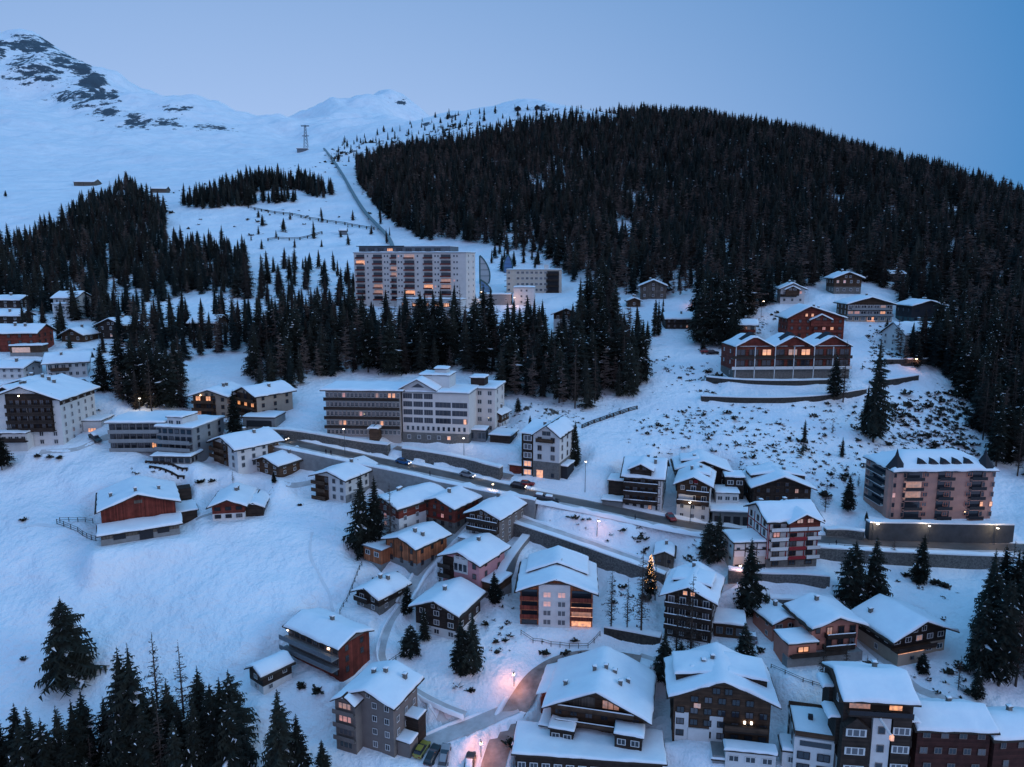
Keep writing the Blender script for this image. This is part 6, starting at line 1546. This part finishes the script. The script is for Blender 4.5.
# single trees, each placed by hand: (kind, label, base px, base py, top py, variant, width)
SG = 'single conifers of the village'
singles = [
 ('spruce', 'wide lone spruce on the snow slope at lower left', 68, 679, 597, 'wide', .92),
 ('spruce', 'lone tall spruce beside the road in front of the beige apartment houses', 235, 436, 390, None, 1.15),
 ('spruce', 'left and broadest of the three tall spruces beside the white balcony house', 363, 552, 474, None, 1.0),
 ('spruce', 'middle one of the three tall spruces beside the white balcony house', 376, 550, 476, None, 1.0),
 ('larch', 'bare larch at the right of the three tall spruces', 391, 552, 483, None, 1.0),
 ('spruce', 'left of the twin spruces in front of the dark brown chalet', 461, 676, 618, None, 1.2),
 ('spruce', 'right of the twin spruces in front of the dark brown chalet', 473, 673, 612, None, 1.1),
 ('spruce', 'squat spruce below the garden path bend left of the dark brown chalet', 411, 655, 624, None, 1.6),
 ('spruce', 'slim spruce at the left corner of the dark brown chalet', 424, 640, 606, None, 1.1),
 ('spruce', 'olive thuja like conifer beside the footpath above the dark brown chalet', 408, 612, 584, None, 1.5),
 ('spruce', 'spruce standing in front of the pink house annex', 494, 604, 571, None, 1.3),
 ('spruce', 'spruce on the snow right of the corner house', 575, 464, 421, None, 1.0),
 ('spruce', 'left of the pair of spruces below the main road left of the white annex house', 708, 561, 517, None, 1.1),
 ('spruce', 'right of the pair of spruces below the main road left of the white annex house', 718, 561, 512, None, 1.1),
 ('spruce', 'tall snow tipped spruce in front of the white annex house', 748, 612, 538, None, 1.1),
 ('spruce', 'narrow dark spruce at the garden wall left of the small salmon house', 765, 623, 592, None, 1.1),
 ('spruce', 'left of the twin spruces on the snow below the main road', 852, 602, 540, None, 1.25),
 ('spruce', 'right of the twin spruces on the snow below the main road', 872, 600, 536, None, 1.15),
 ('spruce', 'dark spruce below the road wall of the pink hotel', 921, 582, 534, None, 1.1),
 ('spruce', 'dark spruce at the left foot of the dormered dark chalet', 664, 678, 632, None, 1.4),
 ('spruce', 'small dark spruce left of the broad brown chalet roof', 680, 674, 640, None, 1.3),
 ('spruce', 'snow laden bushy spruce beside the garage of the dormered dark chalet', 743, 664, 622, None, 1.5),
 ('larch', 'bare larch tree in front of the dormered dark chalet', 690, 664, 574, None, 1.25),
 ('larch', 'second bare larch at the front left of the dormered dark chalet', 676, 660, 590, None, 1.1),
 ('larch', 'bare larch left of the lit fir tree right of the centre apartment house', 611, 632, 568, None, 1.1),
 ('larch', 'thin bare larch between centre apartment house and lit fir', 627, 631, 578, None, 1.0),
 ('larch', 'tall bare larch in front of the lit fir tree', 641, 634, 548, None, 1.1),
 ('larch', 'small bare larch behind the lit fir tree', 655, 600, 560, None, 1.1),
 ('larch', 'brown larch in front of the salmon chalet right corner', 845, 676, 640, None, 1.3),
 ('larch', 'bare tree in front of the salmon chalet balconies', 822, 682, 640, None, 1.2),
 ('spruce', 'tallest narrow spruce right of the zigzag row house', 873, 442, 338, None, .75),
 ('spruce', 'shorter spruce leaning on the tallest narrow spruce right of the zigzag row', 865, 436, 385, None, 1.0),
 ('larch', 'dark larch at the right end of the zigzag row house', 843, 402, 340, None, 1.1),
 ('spruce', 'bushy spruce left of the larch at the right end of the zigzag row', 834, 400, 352, None, 1.1),
 ('spruce', 'small spruce right of the pale fronted house on the hillside', 886, 337, 318, None, 1.2),
 ('spruce', 'spruce left of the pink hotel', 848, 512, 474, None, 1.2),
 ('spruce', 'small young spruce on the snow left of the pink hotel corner', 866, 521, 511, None, 1.3),
 ('spruce', 'dark spruce in the snow left of the spruce clump at upper left', 103, 390, 343, None, 1.2),
 ('spruce', 'dark spruce cut by the left edge below the chalet hotel', 2, 470, 430, None, 1.4),
 ('spruce', 'little dark spruce at the corner of the L roofed chalet below the road', 274, 483, 471, None, 1.4),
 ('spruce', 'little spruce beside the larch clad house near the lane', 432, 541, 530, None, 1.5),
 ('spruce', 'spruce right of the white wing of the loggia hotel', 496, 412, 394, None, 1.2),
 ('spruce', 'spruce on the track right of the white hotel wing', 518, 412, 397, None, 1.2),
 ('spruce', 'small spruce above the corner house roof', 530, 428, 415, None, 1.2),
 ('spruce', 'thin tall pole like spruce, left of two on the ski meadow', 655, 336, 297, None, .5),
 ('spruce', 'thin tall pole like spruce, right of two on the ski meadow', 658, 335, 299, None, .5),
 ('spruce', 'small spruce on the meadow left of the long low brown house', 647, 346, 320, None, .9),
 ('spruce', 'spruce beside the parked cars at the forest edge', 703, 352, 334, None, 1.1),
 ('spruce', 'small spruce below the dark house on beige base at right', 922, 672, 652, None, 1.5),
 ('spruce', 'spruce at the left of the lower right woods standing a little apart', 976, 700, 668, None, 1.3),
 ('spruce', 'left and taller of the two spruces rising from the bottom edge below the small hut', 283, 800, 690, None, 1.15),
 ('spruce', 'right and lower of the two spruces rising from the bottom edge below the small hut', 324, 800, 740, None, 1.2),
 ('spruce', 'small spruce at the bottom edge between the two trees below the hut', 300, 800, 714, None, 1.0),
 ('spruce', 'rightmost tall spruce of the dark wood at the bottom left', 234, 800, 696, None, .8),
 ('larch', 'bare larch rising out of the dark wood at the bottom left', 163, 770, 632, None, .95),
 ('larch', 'second bare larch right of the tallest spruces at the bottom left', 188, 770, 642, None, .9),
 ('spruce', 'tallest spruce of the dark wood at the bottom left', 141, 800, 645, None, 1.0),
 ('spruce', 'left neighbour of the tallest spruce in the bottom left wood', 131, 800, 648, None, 1.0),
 ('spruce', 'single small spruce on the ski slope left of the upper left woods', 6, 197, 190, None, 1.5),
 ('spruce', 'single spruce on the ski slope beside the long brown barn', 133, 187, 176, None, 1.2),
]
for kind, label, px, py, top, var, wd in singles:
    p = at(px, py); h = solve_h(p, py - top); take(p.x, p.y)
    plant(kind, label, p, h, None, var, wd)
# the fir with fairy lights
p = at(650, 592); h = solve_h(p, 38); take(p.x, p.y)
xmas = plant('spruce', 'fir tree covered in warm fairy lights beside the weathered hut', p, h, None, None, 1.0)
xmas.name = 'christmas_tree'
mb = MB()
for k in range(120):
    t = random.random() ** .8; a = random.uniform(0, 6.28); rr = .155 * (1-t) ** .8 * h + .1; z = h * (.10 + .88*t)
    c = Vector((rr*math.cos(a), rr*math.sin(a), z)); s_ = .065
    mb.add([c+Vector((s_,0,0)), c+Vector((0,s_,0)), c+Vector((-s_,0,0)), c+Vector((0,-s_,0)), c+Vector((0,0,s_)), c+Vector((0,0,-s_))], [(0,1,4),(1,2,4),(2,3,4),(3,0,4),(1,0,5),(2,1,5),(3,2,5),(0,3,5)])
mb.build('fairy_lights', 'fairy', xmas)

c1 = zone([(-30, 812), (60, 806), (100, 790), (125, 770), (240, 762), (242, 800), (100, 825), (-30, 850)], 2.6, 17, 22, .10, 'dark spruce in the wood along the bottom left edge', 'spruces of the bottom left wood')
c2 = zone([(972, 668), (984, 640), (1004, 615), (1060, 605), (1060, 700), (992, 698)], 3.6, 16, 23, .25, 'tall dark spruce in the wood at the lower right edge', 'trees of the lower right wood')
c3 = zone([(255, 402), (250, 352), (290, 330), (350, 326), (400, 336), (482, 338), (540, 344), (552, 400), (592, 406), (642, 392), (640, 350), (606, 344), (560, 352), (545, 402), (500, 372), (330, 376)], 4.4, 13, 23, .26, 'tall dark spruce in the belt of trees below the slab hotel', 'trees of the belt below the slab hotel')
c3 += zone([(500, 400), (505, 372), (540, 372), (560, 412), (595, 410), (592, 402), (555, 396), (548, 402)], 4.6, 16, 22, .25, 'tall dark spruce in the belt of trees below the slab hotel', 'trees of the belt below the slab hotel')
c3 += zone([(606, 398), (612, 378), (642, 372), (642, 394), (620, 400)], 4.2, 17, 22, .1, 'dark spruce in the right clump of the tree belt', 'trees of the belt right clump')
c4 = zone([(116, 404), (122, 384), (150, 378), (182, 386), (182, 408), (150, 412)], 3.8, 17, 22, .3, 'dark spruce in the dense clump above the grey apartment blocks', 'spruces of the clump above the grey blocks')
c5 = zone([(578, 345), (586, 318), (612, 312), (618, 345)], 5.0, 19, 25, .1, 'very tall spruce in the stand right of the cream hotel', 'tall spruces right of the cream hotel')
c6 = zone([(700, 348), (700, 320), (738, 318), (742, 346), (722, 350)], 5.0, 20, 25, .15, 'very tall dark spruce beside the cream sided house', 'tall spruces beside the cream sided house')
c7 = zone([(-30, 262), (50, 235), (92, 205), (128, 186), (164, 212), (166, 245), (246, 254), (248, 300), (215, 322), (130, 318), (85, 322), (0, 305), (-30, 305)], 5.0, 10, 18, .10, 'dark spruce in the woods at upper left', 'spruces of the upper left woods', thr=-.20)
c7 += zone([(90, 325), (250, 322), (252, 352), (180, 360), (120, 345)], 5.6, 12, 17, .15, 'dark spruce among the houses at upper left', 'spruces among the upper left houses')
zone([(20, 350), (20, 322), (100, 318), (110, 360), (60, 348)], 13, 9, 14, .1, 'dark spruce among the houses at upper left', 'spruces among the upper left houses')
c8 = zone([(178, 207), (212, 196), (250, 183), (300, 183), (330, 190), (334, 197), (292, 202), (250, 205), (205, 209)], 5.0, 10, 19, .03, 'dark spruce in the isolated wood on the ski slope', 'spruces of the wood on the ski slope', thr=-.28)
c9 = zone([(252, 290), (262, 268), (330, 268), (356, 290), (352, 318), (262, 322)], 9.5, 9, 15, .05, 'spruce scattered on the open snow left of the slab hotel', 'scattered spruces left of the slab hotel')
c10 = zone([(906, 356), (945, 338), (965, 330), (1060, 330), (1060, 480), (996, 474), (976, 425), (955, 384)], 4.0, 17, 23, .3, 'dark tree in the wood at the right edge above the pink hotel', 'trees of the right edge wood')
zone([(896, 352), (938, 350), (944, 368), (905, 368)], 4.5, 11, 15, .8, 'bare larch in front of the white villa', 'larches in front of the white villa')
zone([(800, 440), (850, 430), (905, 470), (860, 490)], 10, 4, 8, .3, 'small dark spruce on the scrub slope', 'small spruces of the scrub slope')
zone([(640, 300), (700, 300), (705, 330), (660, 330)], 16, 5, 9, .2, 'small spruce on the ski meadow', 'small spruces of the ski meadow')
zone([(330, 165), (345, 140), (420, 118), (500, 112), (545, 108), (600, 114), (540, 122), (470, 138), (400, 144), (360, 160)], 26, 6, 12, .1, 'small spruce dotting the bare ridge above the forest', 'small spruces of the bare ridge')
zone([(250, 215), (390, 215), (390, 246), (250, 250)], 40, 5, 10, .0, 'small spruce dotted on the piste', 'small spruces of the piste')
zone([(490, 262), (505, 248), (540, 262), (540, 268), (500, 272)], 9, 7, 12, .1, 'small spruce behind the cream hotel', 'small spruces behind the cream hotel')
clear = [[(630, 302), (638, 297), (668, 297), (704, 302), (704, 330), (640, 330)], [(700, 262), (712, 264), (715, 284), (704, 284)], [(776, 308), (778, 300), (806, 302), (832, 291), (864, 291), (872, 304), (895, 320), (840, 330)], [(500, 262), (560, 268), (575, 285), (560, 300), (500, 290)]]
c11 = zone([(357, 168), (400, 151), (470, 143), (510, 134), (540, 126), (600, 121), (650, 118), (700, 118), (760, 124), (830, 140), (900, 163), (960, 182), (1060, 215), (1060, 340), (965, 336), (940, 318), (905, 318), (893, 296), (872, 280), (860, 284), (835, 284), (800, 294), (770, 304), (742, 322), (705, 322), (695, 300), (640, 298), (600, 300), (578, 288), (545, 254), (500, 246), (470, 243), (420, 240), (398, 226), (375, 207), (360, 186)],
          4.9, 11, 23, .30, 'dark spruce of the great forest hill', 'trees of the great forest hill', 300000, clear, thr=-.40)
print('zones', c1, c2, c3, c4, c5, c6, c7, c8, c9, c10, c11, len(CAND))
def hpix(c):
    a = proj(c[0], c[1], c[2]); b = proj(c[0], c[1], c[2] + c[3])
    if not (-25 < a[0] < 1049) or b[1] > 760: return 0
    return float(a[1] - b[1])
CAND.sort(key=hpix, reverse=True)
ind = CAND[:max(0, 296 - len(singles))]; rest = CAND[len(ind):]
ind = [c for c in ind if hpix(c) > 0]
for x, y, z, h, la, label, group in ind:
    if la: label = label.replace('spruce', 'larch').replace('tall dark', 'tall bare').replace('dark larch', 'bare larch').replace('dark tree', 'bare larch'); group = group + ', bare larches'
    elif 'dark tree' in label: label = label.replace('dark tree', 'dark spruce')
    plant('larch' if la else 'spruce', label, (x, y, z), h, group, None, rng.uniform(.85, 1.2))
# everything further off: one wood
def scatter(items, geos, tint, fine=None):
    Vs = []; Ts = []; Ms = []; o = 0
    for x, y, z, h, la, *_ in items:
        use = fine if fine and hpix((x, y, z, h)) > 21 else geos
        v, t, mi = use[rng.integers(len(use))]; tn = tint if tint else (0, 0, 3, 4)[rng.integers(4)]
        a = rng.uniform(0, 6.28); ca, sa = math.cos(a), math.sin(a); w = h * rng.uniform(.85, 1.25)
        lx, ly = rng.normal(0, .025, 2)
        q = np.stack([(v[:, 0]*ca - v[:, 1]*sa) * w + v[:, 2] * h * lx + x, (v[:, 0]*sa + v[:, 1]*ca) * w + v[:, 2] * h * ly + y, v[:, 2] * h + z - .3], 1)
        Vs.append(q.astype(np.float32)); Ts.append(t + o); Ms.append(np.where(mi == 1, 1, tn)); o += len(v)
    return Vs, Ts, Ms, o
firs = [c for c in rest if not c[4]]; bare = [c for c in rest if c[4]]
V1, T1, M1, o1 = scatter(firs, FAR, 0, MID)
# a part of the larger remaining ones in the belt get the finer crowns
V2, T2, M2, o2 = scatter(bare, LFAR, 2)
V2b = V2; T2b = [t + o1 for t in T2]
fm = fastmesh('forest', np.concatenate(V1 + V2b), np.concatenate(T1 + T2b), ['needles_far', 'snow', 'larch_far', 'needles_brown', 'needles_blue'], np.concatenate(M1 + M2))
tag(link('forest', fm), 'far off dark spruces and grey larches covering the hills', 'forest', kind='stuff')

# ------------------------------------------------------------------ scrub poking through the snow, and single bushes
def scrub_zone(poly, n, s0, s1, out, lo=-.42):
    ctr = [at(px, py) for px, py in poly]; y0 = min(c.y for c in ctr) * .96; y1 = max(c.y for c in ctr) * 1.05
    u0 = min(c.x/c.y for c in ctr); u1 = max(c.x/c.y for c in ctr); k = 0
    while k < n:
        Y = math.sqrt(rng.uniform(y0*y0, y1*y1)); U = rng.uniform(u0, u1); z = float(bil(Z, U, math.log(Y))) + CAMZ
        px, py = proj(U*Y, Y, z); k += .2
        if not inpoly(np.array([px]), np.array([py]), poly)[0] or blocked(U*Y, Y): continue
        if fbm(np.array([U*Y/11]), np.array([Y/11]), 2, 31)[0] < rng.uniform(lo, .22): continue
        k += .8; out.append((U*Y, Y, z, 1.3 * rng.uniform(s0, s1) * (1 if rng.random() < .85 else 1.9)))
pts_ = []
scrub_zone([(640, 360), (705, 345), (720, 400), (700, 440), (625, 430), (640, 400)], 247, 0.22, 0.53, pts_)
scrub_zone([(690, 405), (870, 402), (960, 400), (985, 470), (860, 470), (820, 500), (740, 470), (660, 470), (625, 440)], 900, 0.22, 0.63, pts_, lo=-.6)
scrub_zone([(880, 395), (960, 390), (985, 465), (900, 440)], 285, 0.31, 0.92, pts_)
scrub_zone([(515, 505), (600, 520), (720, 545), (700, 575), (640, 556), (530, 520)], 330, 0.24, 0.60, pts_, lo=-.7)
scrub_zone([(262, 432), (330, 447), (390, 452), (390, 462), (300, 440)], 171, 0.25, 0.66, pts_)
scrub_zone([(480, 610), (515, 620), (520, 660), (490, 650)], 49, 0.19, 0.46, pts_)
scrub_zone([(740, 320), (790, 310), (795, 330), (742, 335)], 114, 0.19, 0.53, pts_)
scrub_zone([(870, 322), (905, 330), (900, 360), (860, 375)], 114, 0.25, 0.66, pts_)
scrub_zone([(705, 370), (735, 365), (735, 384), (706, 382)], 95, 0.25, 0.73, pts_)
scrub_zone([(420, 130), (545, 112), (560, 118), (400, 146), (330, 165), (330, 150)], 209, 0.93, 2.11, pts_)
scrub_zone([(170, 190), (340, 150), (380, 220), (260, 245), (160, 230)], 171, 0.50, 1.19, pts_)
scrub_zone([(100, 465), (230, 465), (250, 485), (150, 485)], 34, 0.19, 0.53, pts_)
scrub_zone([(500, 430), (515, 380), (550, 400), (620, 415), (560, 430)], 133, 0.19, 0.53, pts_)
scrub_zone([(900, 660), (980, 650), (975, 700), (910, 700)], 41, 0.19, 0.59, pts_)
scrub_zone([(400, 505), (520, 500), (700, 560), (770, 600), (770, 690), (640, 660), (470, 715), (400, 690), (350, 620)], 130, .2, .6, pts_, lo=-.1)
scrub_zone([(0, 330), (120, 345), (200, 410), (100, 440), (0, 420)], 40, .3, .7, pts_, lo=-.1)
scrub_zone([(830, 570), (960, 575), (960, 660), (860, 620)], 30, .2, .6, pts_, lo=-.1)
V = []; T = []; o = 0
def tuft(x, y, z, s, nb=13):
    """a scrap of dwarf pine: short blades fanned out in all directions"""
    v = []; t = []
    for k in range(nb):
        a = rng.uniform(0, 6.28); e = rng.uniform(.1, 1.1); l = s * rng.uniform(.6, 1.3); ox, oy = rng.normal(0, s*.35, 2)
        d = np.array([math.cos(a)*math.cos(e), math.sin(a)*math.cos(e), math.sin(e)*.8]); sd = np.array([-math.sin(a), math.cos(a), 0]) * s * .28
        b0 = np.array([x+ox, y+oy, z-.1]); i = len(v); v += [b0 - sd, b0 + sd, b0 + d*l + sd*.6, b0 + d*l*.8 - sd]; t += [(i, i+1, i+2), (i, i+2, i+3)]
    return v, t
for x, y, z, s in pts_:
    v, t = tuft(x, y, z, s); V += v; T += [(a+o, b+o, c+o) for a, b, c in t]; o = len(V)
tag(link('scrub', fastmesh('scrub', V, T, ['scrub'])), 'dwarf scrub and heather poking through the snow', 'scrub', kind='stuff')
def bush(label, px, py, s, group, n=1):
    p = at(px, py); v, t = tuft(0, 0, 0, s, 60); root = tag(link('bush', fastmesh('bush', v, t, ['scrub']), None, p), label, 'bush', group)
for i, (px, py, s, lab) in enumerate([(200, 482, 1.2, 'left of two bare bushes in the snow below the grey terraces'), (212, 481, 1.0, 'right of two bare bushes in the snow below the grey terraces'), (24, 520, .9, 'lone dark bush in the snow field left of the red barn'), (24, 659, .7, 'lone bush in the snow left of the wide spruce'),
     (825, 495, 1.6, 'grey bush on the slope left of the spruce near the pink hotel'), (787, 646, 1.2, 'bare bush in front of the small salmon house'), (868, 668, 1.4, 'left round bush below the chalet on beige base'), (874, 674, 1.2, 'right round bush below the chalet on beige base'), (948, 672, 1.0, 'dark bush in the snow right of the small spruce at right'), (960, 668, 1.0, 'dark bush at the end of the snow slope left of the lower right wood'),
     (545, 653, 1.0, 'long brown hedge clump, left part below the rail fence'), (566, 654, 1.0, 'middle hedge clump below the rail fence'), (583, 656, 1.0, 'right hedge clump below the rail fence'), (302, 686, 1.0, 'left snow free bush below the long red chalet yard'), (318, 690, 1.2, 'right snow free bush below the long red chalet yard'), (398, 588, 1.0, 'bush in the snow between lane and small dark cabin'), (375, 580, 1.0, 'bush behind the small dark cabin near the larch clad house'), (645, 598, 1.3, 'round brown bush at the foot of the tall bare larch'), (512, 744, 1.3, 'dark hedge bush at the road side left of the foreground lodge')]):
    bush(lab, px, py, s, 'bushes in the snow')

for i, (px, py, s, lab) in enumerate([(470, 690, .8, 'small bush left of the lit snow bank'), (505, 640, .7, 'small bush on the bank below the centre apartment house, upper'), (497, 652, .7, 'small bush on the bank below the centre apartment house, lower'), (575, 640, .8, 'bush inside the rail fence of the centre apartment house'),
     (640, 632, .9, 'bush right of the tall bare larch'), (760, 650, .9, 'bush right of the snowy spruce beside the garage'), (700, 548, .9, 'thorny bush left of the pair of spruces below the road'), (690, 556, .7, 'low bush above the weathered hut roof'), (893, 620, .8, 'bush at the garden edge left behind the beige based chalet'), (868, 615, .8, 'left of the bushes in the garden right of the salmon chalet'), (455, 612, .7, 'bush right of the pink house corner'), (390, 520, .8, 'bush at the foot of the white house with dark red upper floor'), (300, 505, .6, 'bush in the snow left of the white balcony house'), (60, 458, 1.0, 'dark hedge on the snow below the chalet hotel, left part'), (50, 457, 1.0, 'dark hedge on the snow below the chalet hotel, middle part'), (38, 456, 1.0, 'dark hedge on the snow below the chalet hotel, right part'), (905, 575, 1.0, 'dark bush left of the dark spruce below the road wall'), (935, 583, 1.2, 'dark bush right of the dark spruce below the road wall'), (945, 586, 1.1, 'rightmost dark bush below the road wall of the pink hotel')]):
    bush(lab, px, py, s, 'bushes in the snow')
for kind, label, px, py, top, var, wd in [
 ('larch', 'bare young tree in the garden of the pink house', 440, 586, 562, None, 1.3), ('larch', 'bare young tree by the pink house balcony', 449, 592, 566, None, 1.4), ('larch', 'thin bare tree on the snow below the grey terraces', 233, 483, 470, None, 1.2),
 ('larch', 'bare tree behind the wall of the largest foreground chalet', 706, 676, 640, None, 1.4), ('larch', 'bare bush like tree left of the broad brown chalet', 650, 690, 664, None, 1.6), ('larch', 'bare tree below the small salmon house', 787, 662, 642, None, 1.8), ('larch', 'bare tree at the roof edge of the tall dark apartment house, left', 866, 676, 655, None, 1.8), ('larch', 'bare tree at the roof edge of the tall dark apartment house, right', 876, 678, 658, None, 1.8),
 ('larch', 'thin bare tree beside the main road below the road wall at right', 893, 562, 536, None, 1.4), ('larch', 'bare tree at the left edge of the lower right wood', 958, 690, 655, None, 1.2), ('larch', 'bare tree on the slope right of the wide black brown chalet', 825, 512, 482, None, 1.8)]:
    p = at(px, py); plant(kind, label, p, solve_h(p, py - top), None, var, wd)

# ------------------------------------------------------------------ sky, sun, view
w = bpy.data.worlds.new('World'); scene.world = w; w.use_nodes = True
N = w.node_tree.nodes; L = w.node_tree.links; bg = N['Background']
SUN_EL, SUN_AZ = 16.0, 108.0
skyt = N.new('ShaderNodeTexSky'); skyt.sky_type = 'NISHITA'; skyt.sun_disc = False
skyt.sun_elevation = R_(SUN_EL); skyt.sun_rotation = R_(SUN_AZ); skyt.altitude = 1800; skyt.air_density = 1.0; skyt.dust_density = .6; skyt.ozone_density = 4.0
def math_(op, a, b=None, clamp=False):
    n = N.new('ShaderNodeMath'); n.operation = op; n.use_clamp = clamp
    for i, v in enumerate((a, b)):
        if v is None: continue
        if isinstance(v, (int, float)): n.inputs[i].default_value = v
        else: L.new(v, n.inputs[i])
    return n.outputs[0]
def mix_(f, a, b, mode='MIX'):
    n = N.new('ShaderNodeMixRGB'); n.blend_type = mode
    for i, v in enumerate((f, a, b)):
        if isinstance(v, (int, float)): n.inputs[i].default_value = v
        elif isinstance(v, tuple): n.inputs[i].default_value = (*v, 1)
        else: L.new(v, n.inputs[i])
    return n.outputs[0]
tcw = N.new('ShaderNodeTexCoord'); nv = N.new('ShaderNodeVectorMath'); nv.operation = 'NORMALIZE'; L.new(tcw.outputs['Generated'], nv.inputs[0])
sx = N.new('ShaderNodeSeparateXYZ'); L.new(nv.outputs[0], sx.inputs[0])
ramp = N.new('ShaderNodeValToRGB'); L.new(math_('MAXIMUM', sx.outputs['Z'], 0.0), ramp.inputs[0])
E = ramp.color_ramp.elements
E[0].position = 0.0; E[0].color = (*SKY_H, 1); E[1].position = 1.0; E[1].color = (*SKY_Z, 1)
for pos, c in ((.14, SKY_1), (.32, SKY_2)):
    e = E.new(pos); e.color = (*c, 1)
# the last daylight over the pass, left of the view axis, strongest low down
dt = N.new('ShaderNodeVectorMath'); dt.operation = 'DOT_PRODUCT'; L.new(nv.outputs[0], dt.inputs[0])
ga, ge = R_(-20), R_(4); dt.inputs[1].default_value = (math.sin(ga)*math.cos(ge), math.cos(ga)*math.cos(ge), math.sin(ge))
mr = N.new('ShaderNodeMapRange'); mr.inputs['From Min'].default_value = .50; mr.inputs['From Max'].default_value = 1.0; L.new(dt.outputs['Value'], mr.inputs[0])
vr = N.new('ShaderNodeValToRGB'); L.new(math_('MAXIMUM', sx.outputs['Z'], 0.0), vr.inputs[0])
VE = vr.color_ramp.elements; VE[0].position = .15; VE[0].color = (1, 1, 1, 1); VE[1].position = .75; VE[1].color = (0, 0, 0, 1)
e = VE.new(.29); e.color = (.76, .76, .76, 1)
dusk = mix_(math_('MULTIPLY', mr.outputs[0], vr.outputs[0]), ramp.outputs[0], SKY_G)
# the pale rose band of the opposite sky, behind the viewer, lights the facades
d2 = N.new('ShaderNodeVectorMath'); d2.operation = 'DOT_PRODUCT'; L.new(nv.outputs[0], d2.inputs[0])
ga, ge = R_(168), R_(14); d2.inputs[1].default_value = (math.sin(ga)*math.cos(ge), math.cos(ga)*math.cos(ge), math.sin(ge))
m2 = N.new('ShaderNodeMapRange'); m2.interpolation_type = 'SMOOTHERSTEP'; m2.inputs['From Min'].default_value = .25; m2.inputs['From Max'].default_value = 1.0; L.new(d2.outputs['Value'], m2.inputs[0])
dusk = mix_(m2.outputs[0], dusk, SKY_B)
nsk = mix_(1.0, skyt.outputs[0], SKYTINT[:3], 'MULTIPLY')
scaled = mix_(1.0, dusk, (1/SKYSTR, 1/SKYSTR, 1/SKYSTR), 'MULTIPLY')
L.new(mix_(.94, nsk, scaled), bg.inputs['Color']); bg.inputs['Strength'].default_value = SKYSTR
sl = bpy.data.lights.new('sun', 'SUN'); sl.energy = .62; sl.angle = R_(18); sl.color = (.80, .92, 1)
so = bpy.data.objects.new('sun', sl); COL.objects.link(so)
d = Vector((math.sin(R_(SUN_AZ)) * math.cos(R_(SUN_EL)), math.cos(R_(SUN_AZ)) * math.cos(R_(SUN_EL)), math.sin(R_(SUN_EL))))
so.rotation_euler = d.to_track_quat('Z', 'Y').to_euler()
scene.view_settings.view_transform = 'Standard'; scene.view_settings.look = 'None'; scene.view_settings.exposure = EXPO; scene.view_settings.gamma = 1
scene.render.engine = 'CYCLES'
cy = scene.cycles
cy.use_denoising = True; cy.max_bounces = 5; cy.diffuse_bounces = 3; cy.glossy_bounces = 2; cy.transmission_bounces = 2; cy.volume_bounces = 0
cy.sample_clamp_indirect = 4; cy.use_light_tree = True; cy.caustics_reflective = False; cy.caustics_refractive = False

hz = MB().box(-5200, 5200, -80, 7050, -560, 1500)
m = bpy.data.materials.new('haze'); m.use_nodes = True; N = m.node_tree.nodes; L = m.node_tree.links
N.remove(N['Principled BSDF']); pv = N.new('ShaderNodeVolumePrincipled'); pv.inputs['Density'].default_value = HAZE; pv.inputs['Color'].default_value = (.75, .82, .92, 1)
L.new(pv.outputs[0], N['Material Output'].inputs['Volume']); MAT['haze'] = m
if HAZE: tag(hz.build('haze', 'haze'), kind='stuff')
